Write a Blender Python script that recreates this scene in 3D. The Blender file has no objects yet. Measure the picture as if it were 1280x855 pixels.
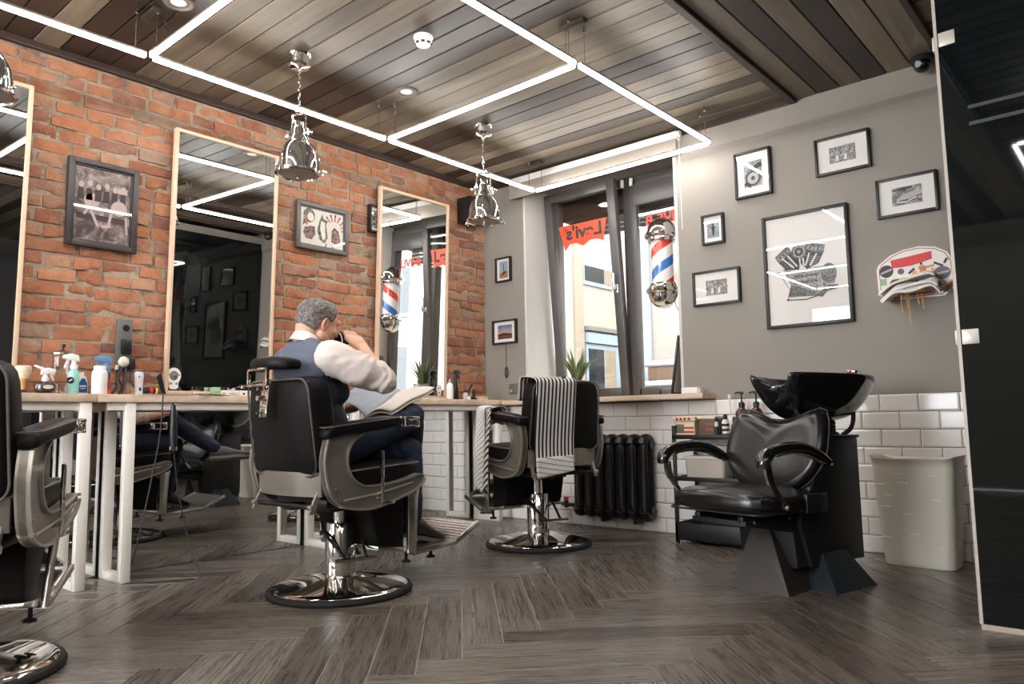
import bpy, bmesh, math, random
from mathutils import Vector, Matrix, noise as mnoise
R = math.radians
rnd = random.Random(7)
scene = bpy.context.scene
COL = scene.collection
PI = math.pi

# ------------------------------------------------------------------ mesh builder
class MB:
    """collects shapes into one bmesh; mi = material slot used for the next shapes"""
    def __init__(s):
        s.bm = bmesh.new(); s.mi = 0; s.M = Matrix.Identity(4)
    def v(s, p): return s.bm.verts.new(s.M @ Vector(p))
    def face(s, vs):
        try: f = s.bm.faces.new(vs)
        except ValueError: return None
        f.material_index = s.mi; return f
    def poly(s, pts): return s.face([s.v(p) for p in pts])
    def box(s, a, b, bev=0.0, seg=2, rot=None, origin=None):
        (x0, y0, z0), (x1, y1, z1) = a, b
        c = Vector(((x0+x1)/2, (y0+y1)/2, (z0+z1)/2)); h = Vector((abs(x1-x0)/2, abs(y1-y0)/2, abs(z1-z0)/2))
        t = bmesh.new(); bmesh.ops.create_cube(t, size=2.0)
        for v in t.verts: v.co = Vector((v.co.x*h.x, v.co.y*h.y, v.co.z*h.z))
        if bev > 0:
            bmesh.ops.bevel(t, geom=list(t.edges), offset=min(bev, min(h)*0.98), segments=seg, profile=0.5, affect='EDGES')
        m = Matrix.Translation(c)
        if rot is not None:
            o = Vector(origin) if origin is not None else c
            m = Matrix.Translation(o) @ rot.to_4x4() @ Matrix.Translation(-o) @ m
        s.merge(t, m)
    def merge(s, t, m=None):
        m = s.M @ (m if m is not None else Matrix.Identity(4))
        mp = {v: s.bm.verts.new(m @ v.co) for v in t.verts}
        for f in t.faces:
            try:
                g = s.bm.faces.new([mp[v] for v in f.verts]); g.material_index = s.mi
            except ValueError: pass
        t.free()
    def rings(s, rings, closed=True, caps=True):
        """loft a list of rings (lists of points, all the same length)"""
        R_ = [[s.v(p) for p in r] for r in rings]; n = len(R_[0])
        for a, b in zip(R_[:-1], R_[1:]):
            for i in range(n if closed else n-1):
                j = (i+1) % n
                s.face([a[i], a[j], b[j], b[i]])
        if caps and closed:
            s.face(list(reversed(R_[0]))); s.face(R_[-1])
    def tube(s, pts, r, seg=10, caps=True, flat=1.0, closed=False, up=None):
        """round tube through points; r number or list; flat squashes one axis"""
        P = [Vector(p) for p in pts]; n = len(P)
        rr = r if isinstance(r, (list, tuple)) else [r]*n
        T = []
        for i in range(n):
            if closed: t = P[(i+1) % n]-P[i-1]
            else: t = P[min(i+1, n-1)]-P[max(i-1, 0)]
            T.append(t.normalized() if t.length > 1e-9 else Vector((0, 0, 1)))
        u = Vector(up) if up else (Vector((0, 0, 1)) if abs(T[0].z) < 0.9 else Vector((1, 0, 0)))
        rings = []
        for i in range(n):
            u = (u - T[i]*u.dot(T[i]))
            u = u.normalized() if u.length > 1e-6 else T[i].orthogonal().normalized()
            w = T[i].cross(u)
            rings.append([P[i] + u*(math.cos(2*PI*k/seg)*rr[i]*flat) + w*(math.sin(2*PI*k/seg)*rr[i]) for k in range(seg)])
        if closed:
            rings.append(rings[0]); s.rings(rings, caps=False)
        else: s.rings(rings, caps=caps)
    def cyl(s, p0, p1, r0, r1=None, seg=20, caps=True):
        s.tube([p0, p1], [r0, r0 if r1 is None else r1], seg, caps)
    def lathe(s, prof, c=(0, 0, 0), seg=32, axis='z'):
        """prof: list of (r, h)"""
        rings = []
        for r, h in prof:
            r = max(r, 1e-4); ring = []
            for k in range(seg):
                a = 2*PI*k/seg; x, y = r*math.cos(a), r*math.sin(a)
                q = {'z': (x, y, h), 'y': (x, h, -y), 'x': (h, x, y)}[axis]
                ring.append((q[0]+c[0], q[1]+c[1], q[2]+c[2]))
            rings.append(ring)
        s.rings(rings)
    def prism(s, poly, axis, a, b, bev=0.0, seg=2):
        """extrude a 2D polygon: axis 'x' -> (y,z), 'y' -> (x,z), 'z' -> (x,y)"""
        t = bmesh.new()
        f3 = {'x': lambda p, d: (d, p[0], p[1]), 'y': lambda p, d: (p[0], d, p[1]), 'z': lambda p, d: (p[0], p[1], d)}[axis]
        A = [t.verts.new(f3(p, a)) for p in poly]; B = [t.verts.new(f3(p, b)) for p in poly]; n = len(poly)
        t.faces.new(A); t.faces.new(list(reversed(B)))
        for i in range(n): t.faces.new([A[i], B[i], B[(i+1) % n], A[(i+1) % n]])
        bmesh.ops.recalc_face_normals(t, faces=t.faces)
        if bev > 0:
            es = [e for e in t.edges if len(e.link_faces) == 2 and any(len(f.verts) > 4 or len(poly) <= 4 for f in e.link_faces) and abs(e.calc_face_angle(0)) > 0.5]
            bmesh.ops.bevel(t, geom=es, offset=bev, segments=seg, profile=0.5, affect='EDGES', clamp_overlap=True)
        s.merge(t)
    def ell(s, c, r, seg=20, ring=12, rot=None):
        t = bmesh.new(); bmesh.ops.create_uvsphere(t, u_segments=seg, v_segments=ring, radius=1.0)
        r = r if isinstance(r, (tuple, list)) else (r, r, r)
        m = Matrix.Translation(Vector(c)) @ (rot.to_4x4() if rot is not None else Matrix.Identity(4)) @ Matrix.Diagonal((*r, 1))
        s.merge(t, m)
    def grid(s, f, nu, nv, wrap_u=False):
        """f(u,v) -> point"""
        V = [[s.v(f(i/nu, j/nv)) for i in range(nu if wrap_u else nu+1)] for j in range(nv+1)]
        for j in range(nv):
            for i in range(nu):
                i2 = (i+1) % nu if wrap_u else i+1
                s.face([V[j][i], V[j][i2], V[j+1][i2], V[j+1][i]])
    def build(s, name, mats, parent=None, smooth=True, ang=35, solid=0.0, subsurf=0, recalc=True, bevel=0.0):
        if recalc: bmesh.ops.recalc_face_normals(s.bm, faces=s.bm.faces)
        me = bpy.data.meshes.new(name); s.bm.to_mesh(me); s.bm.free()
        for m in (mats if isinstance(mats, (list, tuple)) else [mats]): me.materials.append(m)
        if smooth:
            for p in me.polygons: p.use_smooth = True
            me.set_sharp_from_angle(angle=R(ang))
        o = bpy.data.objects.new(name, me); COL.objects.link(o)
        if parent: o.parent = parent
        if solid:
            md = o.modifiers.new('solid', 'SOLIDIFY'); md.thickness = solid; md.offset = 0
        if bevel:
            md = o.modifiers.new('bevel', 'BEVEL'); md.width = bevel; md.segments = 2; md.limit_method = 'ANGLE'; md.angle_limit = R(40)
        if subsurf:
            md = o.modifiers.new('sub', 'SUBSURF'); md.levels = subsurf; md.render_levels = subsurf
        return o

def tag(o, label, cat, group=None, kind=None):
    o['label'] = label; o['category'] = cat
    if group: o['group'] = group
    if kind: o['kind'] = kind
    return o
def thing(name, label, cat, loc=(0, 0, 0), rz=0.0, group=None):
    o = bpy.data.objects.new(name, None); COL.objects.link(o)
    o.location = loc; o.rotation_euler = (0, 0, rz); o.empty_display_size = 0.1
    return tag(o, label, cat, group)
def struct(o):
    o['kind'] = 'structure'; return o
def dup(root, loc, rz=None, label=None):
    r = root.copy(); COL.objects.link(r); r.location = loc
    if rz is not None: r.rotation_euler = (0, 0, rz)
    if label: r['label'] = label
    for ch in list(root.children):
        c = ch.copy(); COL.objects.link(c); c.parent = r
        for g in list(ch.children):
            d = g.copy(); COL.objects.link(d); d.parent = c
    return r
def lerp(a, b, t): return a+(b-a)*t
def vlerp(a, b, t): return Vector(a).lerp(Vector(b), t)
def bez(pts, n=16):
    """Catmull-Rom through points"""
    P = [Vector(p) for p in pts]; P = [P[0]*2-P[1]]+P+[P[-1]*2-P[-2]]; out = []
    for i in range(1, len(P)-2):
        for k in range(n):
            t = k/n; a, b, c, d = P[i-1], P[i], P[i+1], P[i+2]
            out.append(0.5*((2*b)+(c-a)*t+(2*a-5*b+4*c-d)*t*t+(3*b-a-3*c+d)*t**3))
    out.append(P[-2]); return out
def roundrect(w, h, r, n=5, cx=0, cy=0):
    out = []
    for sx, sy, a0 in ((1, 1, 0), (-1, 1, 90), (-1, -1, 180), (1, -1, 270)):
        for k in range(n+1):
            a = R(a0+90*k/n); out.append((cx+sx*(w/2-r)+r*math.cos(a), cy+sy*(h/2-r)+r*math.sin(a)))
    return out
def text_mesh(txt, size, name='lettering', mat=None, parent=None, extrude=0.0, align='CENTER', shear=0.0, bold=0.0):
    cu = bpy.data.curves.new('t', 'FONT'); cu.body = txt; cu.size = size; cu.align_x = align; cu.align_y = 'CENTER'
    cu.extrude = extrude; cu.shear = shear; cu.offset = bold
    o = bpy.data.objects.new('t', cu); COL.objects.link(o)
    dg = bpy.context.evaluated_depsgraph_get(); me = bpy.data.meshes.new_from_object(o.evaluated_get(dg))
    bpy.data.objects.remove(o); bpy.data.curves.remove(cu)
    me.name = name; me.materials.clear(); me.materials.append(mat)
    ob = bpy.data.objects.new(name, me); COL.objects.link(ob); ob.parent = parent
    return ob

# ------------------------------------------------------------------ materials
def new_mat(name):
    m = bpy.data.materials.new(name); m.use_nodes = True
    nt = m.node_tree; b = nt.nodes['Principled BSDF']; return m, nt, b
def N(nt, t, **kw):
    n = nt.nodes.new(t)
    for k, v in kw.items():
        if hasattr(n, k): setattr(n, k, v)
        else: n.inputs[k].default_value = v
    return n
def ramp(nt, fac, stops, interp='LINEAR'):
    n = nt.nodes.new('ShaderNodeValToRGB'); cr = n.color_ramp; cr.interpolation = interp
    while len(cr.elements) < len(stops): cr.elements.new(0.5)
    for e, (p, c) in zip(cr.elements, stops): e.position = p; e.color = (*c, 1)
    nt.links.new(fac, n.inputs[0]); return n.outputs[0]
def mixc(nt, fac, a, b, mode='MIX'):
    n = nt.nodes.new('ShaderNodeMix'); n.data_type = 'RGBA'; n.blend_type = mode
    for sock, val in ((n.inputs[0], fac), (n.inputs[6], a), (n.inputs[7], b)):
        if isinstance(val, bpy.types.NodeSocket): nt.links.new(val, sock)
        elif isinstance(val, (int, float)): sock.default_value = val
        else: sock.default_value = (*val, 1)
    return n.outputs[2]
def bump(nt, b, h, strength=0.3, dist=0.01):
    n = N(nt, 'ShaderNodeBump'); n.inputs['Strength'].default_value = strength; n.inputs['Distance'].default_value = dist
    nt.links.new(h, n.inputs['Height']); nt.links.new(n.outputs[0], b.inputs['Normal'])
def objco(nt): return nt.nodes.new('ShaderNodeTexCoord').outputs['Object']
def noise(nt, scale, detail=4, rough=0.6, vec=None, dist=0.0):
    n = N(nt, 'ShaderNodeTexNoise'); n.inputs['Scale'].default_value = scale; n.inputs['Detail'].default_value = detail
    n.inputs['Roughness'].default_value = rough; n.inputs['Distortion'].default_value = dist
    if vec is not None: nt.links.new(vec, n.inputs['Vector'])
    return n.outputs[0]
def plain(name, col, rough=0.5, metal=0.0, coat=0.0, var=0.0, vs=8.0, bmp=0.0, bs=60.0, spec=0.5, alpha=None, trans=0.0, ior=1.45, emit=0.0):
    m, nt, b = new_mat(name)
    b.inputs['Base Color'].default_value = (*col, 1); b.inputs['Roughness'].default_value = rough
    b.inputs['Metallic'].default_value = metal; b.inputs['Coat Weight'].default_value = coat; b.inputs['Coat Roughness'].default_value = 0.03
    b.inputs['Specular IOR Level'].default_value = spec; b.inputs['Transmission Weight'].default_value = trans; b.inputs['IOR'].default_value = ior
    co = objco(nt)
    if var:
        f = noise(nt, vs, 4, 0.6, co)
        lo = tuple(c*(1-var) for c in col); hi = tuple(min(1, c*(1+var)) for c in col)
        nt.links.new(ramp(nt, f, [(0.3, lo), (0.7, hi)]), b.inputs['Base Color'])
    if bmp: bump(nt, b, noise(nt, bs, 3, 0.6, co), bmp, 0.004)
    if emit:
        b.inputs['Emission Color'].default_value = (*col, 1); b.inputs['Emission Strength'].default_value = emit
    return m
def S(r, g, b):
    f = lambda c: (c/255/12.92) if c/255 <= 0.04045 else ((c/255+0.055)/1.055)**2.4
    return (f(r), f(g), f(b))
M = {}
M['chrome'] = plain('chrome', (0.80, 0.78, 0.75), 0.06, 1.0)
M['chrome_soft'] = plain('brushed_chrome', (0.66, 0.63, 0.60), 0.22, 1.0)
M['alu'] = plain('cast_aluminium', S(150, 142, 134), 0.36, 0.55, var=0.06, vs=14)
M['alu_light'] = plain('polished_aluminium_edge', S(196, 190, 182), 0.28, 0.7)
M['leather'] = plain('black_leather', (0.009, 0.008, 0.008), 0.42, bmp=0.12, bs=420, spec=0.15)
M['leather_gloss'] = plain('black_vinyl', (0.009, 0.008, 0.008), 0.22, bmp=0.05, bs=300, spec=0.5)
M['piping'] = plain('grey_piping', S(92, 84, 78), 0.4)
M['black'] = plain('black_metal', (0.010, 0.010, 0.011), 0.42)
M['black_gloss'] = plain('black_gloss', (0.006, 0.006, 0.007), 0.09, coat=0.6)
M['black_plastic'] = plain('black_plastic', (0.013, 0.013, 0.014), 0.35)
M['rubber'] = plain('black_rubber', (0.012, 0.011, 0.011), 0.7)
M['white_metal'] = plain('white_painted_steel', S(238, 230, 220), 0.45, var=0.03, vs=20)
M['white'] = plain('white_plastic', S(236, 232, 228), 0.35)
M['white_gloss'] = plain('white_gloss', S(240, 238, 235), 0.15)
M['paper'] = plain('white_paper', S(226, 220, 212), 0.8, var=0.03, vs=12)
M['cream'] = plain('cream_plastic', S(214, 206, 190), 0.4)
M['anthracite'] = plain('anthracite_frame', S(84, 80, 78), 0.38, var=0.05, vs=6)
M['paint'] = plain('grey_wall_paint', S(145, 137, 128), 0.62, var=0.035, vs=1.5, bmp=0.05, bs=180)
M['paint_white'] = plain('white_reveal_paint', S(206, 202, 196), 0.6, var=0.02, vs=2)
M['dark_wall'] = plain('rear_wall_paint', S(176, 170, 160), 0.7)
M['right_wall'] = plain('dark_side_wall', S(60, 58, 56), 0.7)
M['mirror'] = plain('mirror_glass', (0.86, 0.87, 0.86), 0.0, 1.0)
M['red'] = plain('red_enamel', S(200, 40, 34), 0.3)
M['brass'] = plain('brass', S(190, 150, 90), 0.3, 1.0)
M['green'] = plain('green_card', S(150, 178, 140), 0.6)
M['grey_plastic'] = plain('grey_plastic', S(98, 96, 95), 0.4)
M['mid_plastic'] = plain('pale_grey_plastic', S(170, 166, 162), 0.35)
M['grout'] = plain('grey_grout', S(96, 86, 78), 0.85)
M['tile'] = plain('white_glazed_tile', S(246, 240, 235), 0.13, var=0.015, vs=3)
M['led'] = None

def wood_mat(name, ramp_cols, rough=0.45, rand=0.8, along=(1, 14, 14), bmp=0.15, uv=True, scale=3.0, coat=0.0, gstops=None):
    """planks: a colour for each plank (island) and grain stretched along the plank's length (UV x)"""
    m, nt, b = new_mat(name)
    geo = nt.nodes.new('ShaderNodeNewGeometry'); rnd_ = geo.outputs['Random Per Island']
    vec = nt.nodes.new('ShaderNodeUVMap').outputs[0] if uv else objco(nt)
    mp = nt.nodes.new('ShaderNodeMapping'); mp.inputs['Scale'].default_value = along
    nt.links.new(vec, mp.inputs[0])
    off = nt.nodes.new('ShaderNodeVectorMath'); off.operation = 'MULTIPLY_ADD'
    comb = nt.nodes.new('ShaderNodeCombineXYZ')
    for i in range(3): nt.links.new(rnd_, comb.inputs[i])
    nt.links.new(comb.outputs[0], off.inputs[0]); off.inputs[1].default_value = (37, 91, 53); nt.links.new(mp.outputs[0], off.inputs[2])
    g1 = noise(nt, scale, 8, 0.62, off.outputs[0], 0.6)
    g2 = noise(nt, scale*0.22, 3, 0.5, off.outputs[0], 1.5)
    base = ramp(nt, rnd_, ramp_cols, 'CONSTANT')
    gr = ramp(nt, g1, gstops or [(0.28, (0.42, 0.40, 0.38)), (0.52, (0.95, 0.95, 0.95)), (0.75, (1.5, 1.48, 1.45))])
    c = mixc(nt, rand, base, gr, 'MULTIPLY')
    g2r = ramp(nt, g2, [(0.3, (0.72, 0.72, 0.72)), (0.7, (1.25, 1.24, 1.22))])
    c = mixc(nt, 0.8, c, g2r, 'MULTIPLY')
    nt.links.new(c, b.inputs['Base Color'])
    rr = N(nt, 'ShaderNodeMapRange'); rr.inputs[3].default_value = rough-0.06; rr.inputs[4].default_value = rough+0.12
    nt.links.new(g1, rr.inputs[0]); nt.links.new(rr.outputs[0], b.inputs['Roughness'])
    b.inputs['Coat Weight'].default_value = coat
    bump(nt, b, g1, bmp, 0.004)
    return m
M['floor'] = wood_mat('herringbone_oak', [(0, S(94, 85, 78)), (0.2, S(108, 99, 91)), (0.38, S(83, 74, 67)), (0.55, S(100, 91, 83)), (0.75, S(114, 105, 97)), (0.9, S(89, 80, 73))], 0.25, 0.95, (0.9, 26, 1), 0.12, scale=3.8, gstops=[(0.33, (0.45, 0.43, 0.41)), (0.47, (0.85, 0.84, 0.83)), (0.58, (1.15, 1.15, 1.15)), (0.70, (1.7, 1.68, 1.65))])
M['plank_light'] = wood_mat('light_ceiling_plank', [(0, S(124, 111, 94)), (0.3, S(108, 96, 80)), (0.6, S(134, 121, 103)), (0.8, S(98, 86, 71))], 0.42, 0.45, (1, 12, 1), 0.12, scale=2.2)
M['plank_dark'] = wood_mat('dark_ceiling_plank', [(0, S(56, 43, 34)), (0.35, S(47, 36, 29)), (0.7, S(63, 51, 42))], 0.40, 0.6, (1, 12, 1), 0.12, scale=2.2)
M['trim_dark'] = plain('dark_stained_trim', S(58, 42, 36), 0.4, var=0.15, vs=5)
M['counter'] = wood_mat('pale_beech_worktop', [(0, S(212, 188, 164)), (0.5, S(204, 180, 156))], 0.42, 0.25, (1.0, 9, 9), 0.04, uv=False, scale=2.5)
M['frame_wood'] = plain('pale_beech_frame', S(218, 186, 158), 0.5, var=0.06, vs=6)

def brick_mat():
    m, nt, b = new_mat('old_red_brick')
    geo = nt.nodes.new('ShaderNodeNewGeometry'); r = geo.outputs['Random Per Island']; co = objco(nt)
    base = ramp(nt, r, [(0, S(168, 106, 74)), (0.16, S(180, 116, 80)), (0.32, S(152, 94, 68)), (0.46, S(186, 124, 88)), (0.6, S(172, 110, 78)), (0.72, S(162, 112, 88)), (0.82, S(182, 132, 102)), (0.9, S(140, 92, 74)), (0.96, S(160, 130, 108))], 'CONSTANT')
    n1 = noise(nt, 16, 7, 0.7, co, 0.5); n2 = noise(nt, 70, 5, 0.7, co)
    c = mixc(nt, 0.75, base, ramp(nt, n1, [(0.25, (0.55, 0.52, 0.5)), (0.5, (1, 1, 1)), (0.78, (1.28, 1.3, 1.32))]), 'MULTIPLY')
    # pale lime bloom left on the faces
    bl = noise(nt, 5.5, 6, 0.72, co, 0.8)
    c = mixc(nt, ramp(nt, bl, [(0.46, (0, 0, 0)), (0.72, (0.6, 0.6, 0.6))]), c, S(186, 156, 132))
    nt.links.new(c, b.inputs['Base Color']); b.inputs['Roughness'].default_value = 0.85
    mx = N(nt, 'ShaderNodeMath', operation='ADD'); nt.links.new(n1, mx.inputs[0]); nt.links.new(n2, mx.inputs[1])
    bump(nt, b, mx.outputs[0], 0.7, 0.012)
    return m
M['brick'] = brick_mat()
def mortar_mat():
    m, nt, b = new_mat('lime_mortar'); co = objco(nt)
    n1 = noise(nt, 9, 6, 0.7, co); n2 = noise(nt, 60, 4, 0.7, co)
    nt.links.new(ramp(nt, n1, [(0.2, S(60, 48, 40)), (0.34, S(112, 96, 80)), (0.48, S(160, 142, 122)), (0.75, S(186, 170, 150))]), b.inputs['Base Color'])
    b.inputs['Roughness'].default_value = 0.95
    bump(nt, b, n2, 0.8, 0.012); return m
M['mortar'] = mortar_mat()

def emit_mat(name, col, strength):
    m = bpy.data.materials.new(name); m.use_nodes = True; nt = m.node_tree; nt.nodes.clear()
    e = nt.nodes.new('ShaderNodeEmission'); e.inputs[0].default_value = (*col, 1); e.inputs[1].default_value = strength
    o = nt.nodes.new('ShaderNodeOutputMaterial'); nt.links.new(e.outputs[0], o.inputs[0]); return m
M['led'] = emit_mat('led_tube', (1.0, 0.975, 0.945), 28.0)

def glass_mat(name, tint=(1, 1, 1), refl=0.10):
    """thin window pane: lets light straight through, mirrors a little by angle"""
    m = bpy.data.materials.new(name); m.use_nodes = True; nt = m.node_tree; nt.nodes.clear()
    t = nt.nodes.new('ShaderNodeBsdfTransparent'); t.inputs[0].default_value = (*tint, 1)
    g = nt.nodes.new('ShaderNodeBsdfGlossy'); g.inputs['Roughness'].default_value = 0.0
    f = nt.nodes.new('ShaderNodeLayerWeight'); f.inputs[0].default_value = 0.5
    pw_ = N(nt, 'ShaderNodeMath', operation='POWER'); pw_.inputs[1].default_value = 5.0; nt.links.new(f.outputs['Facing'], pw_.inputs[0])
    mp = N(nt, 'ShaderNodeMath', operation='MULTIPLY_ADD'); mp.inputs[1].default_value = 0.9; mp.inputs[2].default_value = refl*0.4
    nt.links.new(pw_.outputs[0], mp.inputs[0])
    x = nt.nodes.new('ShaderNodeMixShader'); nt.links.new(mp.outputs[0], x.inputs[0]); nt.links.new(t.outputs[0], x.inputs[1]); nt.links.new(g.outputs[0], x.inputs[2])
    o = nt.nodes.new('ShaderNodeOutputMaterial'); nt.links.new(x.outputs[0], o.inputs[0]); return m
M['pane'] = glass_mat('window_glass', (0.97, 0.985, 0.98), 0.16)
M['clear'] = glass_mat('clear_glass', (0.90, 0.90, 0.88), 0.12)
M['picture_glass'] = glass_mat('picture_glass', (1, 1, 1), 0.14)
M['black_glass'] = plain('black_glass', (0.0035, 0.0055, 0.006), 0.03, spec=0.5)
M['amber'] = plain('amber_bottle', S(70, 34, 16), 0.12, coat=0.3)
# ------------------------------------------------------------------ dimensions (metres); camera foot at the origin
XA, YB, ZC = -4.304, 4.625, 2.78         # brick wall, window wall, ceiling
XR, YN = 2.6, -2.6                         # right wall, wall behind the camera
# floor slab and herringbone planks
mb = MB(); mb.box((XA-0.3, YN, -0.12), (XR, 5.4, -0.0035)); struct(mb.build('subfloor', plain('pale_joint', S(168, 156, 144), 0.8), smooth=False))
def herringbone():
    W, L, a0, b0, g = 0.1475, 0.897, 1.539, 0.6055, 0.0017
    bm = bmesh.new(); uvl = bm.loops.layers.uv.new('UVMap'); s2 = math.sqrt(0.5)
    def add(a_, b_, c_, d_, horiz):
        x0, x1, y0, y1 = a_+g, b_-g, c_+g, d_-g; e = 0.0016
        def P(a, b, z): v, u = -a, b; return ((u+v)*s2, (u-v)*s2, z)
        cx, cy, _ = P((a_+b_)/2, (c_+d_)/2, 0)
        if not (XA-0.7 < cx < 2.6 and -2.2 < cy < 5.1): return
        top = [(x0+e, y0+e), (x1-e, y0+e), (x1-e, y1-e), (x0+e, y1-e)]; low = [(x0, y0), (x1, y0), (x1, y1), (x0, y1)]
        T = [bm.verts.new(P(*p, 0.0)) for p in top]; B = [bm.verts.new(P(*p, -0.004)) for p in low]
        fs = [bm.faces.new(T)]+[bm.faces.new([B[i], B[(i+1) % 4], T[(i+1) % 4], T[i]]) for i in range(4)]
        uvm = {}
        for v, p in zip(T+B, top+low): uvm[v] = (p[0], p[1]) if horiz else (p[1], p[0])
        for f in fs:
            for l in f.loops: l[uvl].uv = uvm[l.vert]
    for k in range(-60, 80):
        for j in range(-8, 9):
            oa, ob = a0+k*W+j*L, b0+k*W-j*L
            add(oa, oa+L, ob, ob+W, True); add(oa-W, oa, ob, ob+L, False)
    bmesh.ops.recalc_face_normals(bm, faces=bm.faces)
    me = bpy.data.meshes.new('floor'); bm.to_mesh(me); bm.free(); me.materials.append(M['floor'])
    if me.polygons and sum(p.normal.z for p in me.polygons) < 0: me.flip_normals()
    o = bpy.data.objects.new('floor', me); COL.objects.link(o); struct(o)
herringbone()

# ceiling: planks across the room (main field), planks along the room (right field), dark trims
def planks(name, spans, z, mats, along):
    bm = bmesh.new(); uvl = bm.loops.layers.uv.new('UVMap')
    for lo, hi, a, b, mi in spans:
        g, e, th = 0.0025, 0.004, 0.015
        q = [(a, lo+g), (b, lo+g), (b, hi-g), (a, hi-g)]; q2 = [(a, lo+g+e), (b, lo+g+e), (b, hi-g-e), (a, hi-g-e)]
        P = (lambda p, zz: (p[0], p[1], zz)) if along == 'x' else (lambda p, zz: (p[1], p[0], zz))
        T = [bm.verts.new(P(p, z+th)) for p in q]; Bv = [bm.verts.new(P(p, z)) for p in q2]; Mv = [bm.verts.new(P(p, z+e)) for p in q]
        fs = [bm.faces.new(Bv)]
        for i in range(4):
            j = (i+1) % 4
            fs += [bm.faces.new([Mv[i], Mv[j], Bv[j], Bv[i]]), bm.faces.new([T[i], T[j], Mv[j], Mv[i]])]
        uvm = dict(zip(T+Bv+Mv, q+q2+q))
        for f in fs:
            f.material_index = mi
            for l in f.loops: l[uvl].uv = (uvm[l.vert][0]+lo*7.3, uvm[l.vert][1])
    bmesh.ops.recalc_face_normals(bm, faces=bm.faces)
    me = bpy.data.meshes.new(name); bm.to_mesh(me); bm.free()
    for m in mats: me.materials.append(m)
    o = bpy.data.objects.new(name, me); COL.objects.link(o); struct(o)
pw = 0.128; spans = []
dark = lambda y: (y < 1.17) and (int((y+9)/0.38) % 2 == 0) or 1.29 <= y < 1.66 or 2.45 <= y < 2.83 or 3.46 <= y < 3.73 or 4.05 <= y < 4.19
k = 0; y = 1.69-33*pw
while y < YB:
    spans.append((y, y+pw, XA, -1.625, 1 if dark(y+0.03) else 0)); y += pw
planks('ceiling', spans, ZC, [M['plank_light'], M['plank_dark']], 'x')
spans = []; x = -1.585; i = 0
for mi in (0, 1, 0, 1, 0, 0): spans.append((x, x+0.1315, YN, YB, mi)); x += 0.1315
planks('ceiling_bulkhead', spans, 2.755, [M['plank_light'], M['plank_dark']], 'y')
spans = []; y = YN; i = 0
while y < YB: spans.append((y, y+pw, -0.765, XR, (1, 0, 0, 1, 0)[i % 5])); y += pw; i += 1
planks('ceiling_right', spans, ZC, [M['plank_light'], M['plank_dark']], 'x')
mb = MB(); mb.box((XA-0.3, YN-0.1, 2.81), (XR+0.2, 5.4, 2.95)); struct(mb.build('ceiling_slab', M['black'], smooth=False))
mb = MB(); mb.box((-1.63, YN, 2.735), (-1.585, YB, 2.80)); struct(mb.build('trim_1', M['trim_dark'], smooth=False, bevel=0.004))
mb = MB(); mb.box((-0.797, YN, 2.735), (-0.762, YB, 2.80)); struct(mb.build('trim_2', M['trim_dark'], smooth=False, bevel=0.004))
mb = MB(); mb.box((XA, YN, 2.745), (XA+0.035, YB, 2.80)); struct(mb.build('trim_3', M['trim_dark'], smooth=False, bevel=0.004))
mb = MB(); mb.box((-2.46, YB-0.03, 2.735), (-1.63, YB, 2.80)); struct(mb.build('trim_4', M['trim_dark'], smooth=False, bevel=0.004))
mb = MB(); mb.box((XA+0.035, YB-0.03, 2.74), (-3.97, YB, 2.80)); struct(mb.build('trim_5', M['trim_dark'], smooth=False, bevel=0.004))

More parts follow.
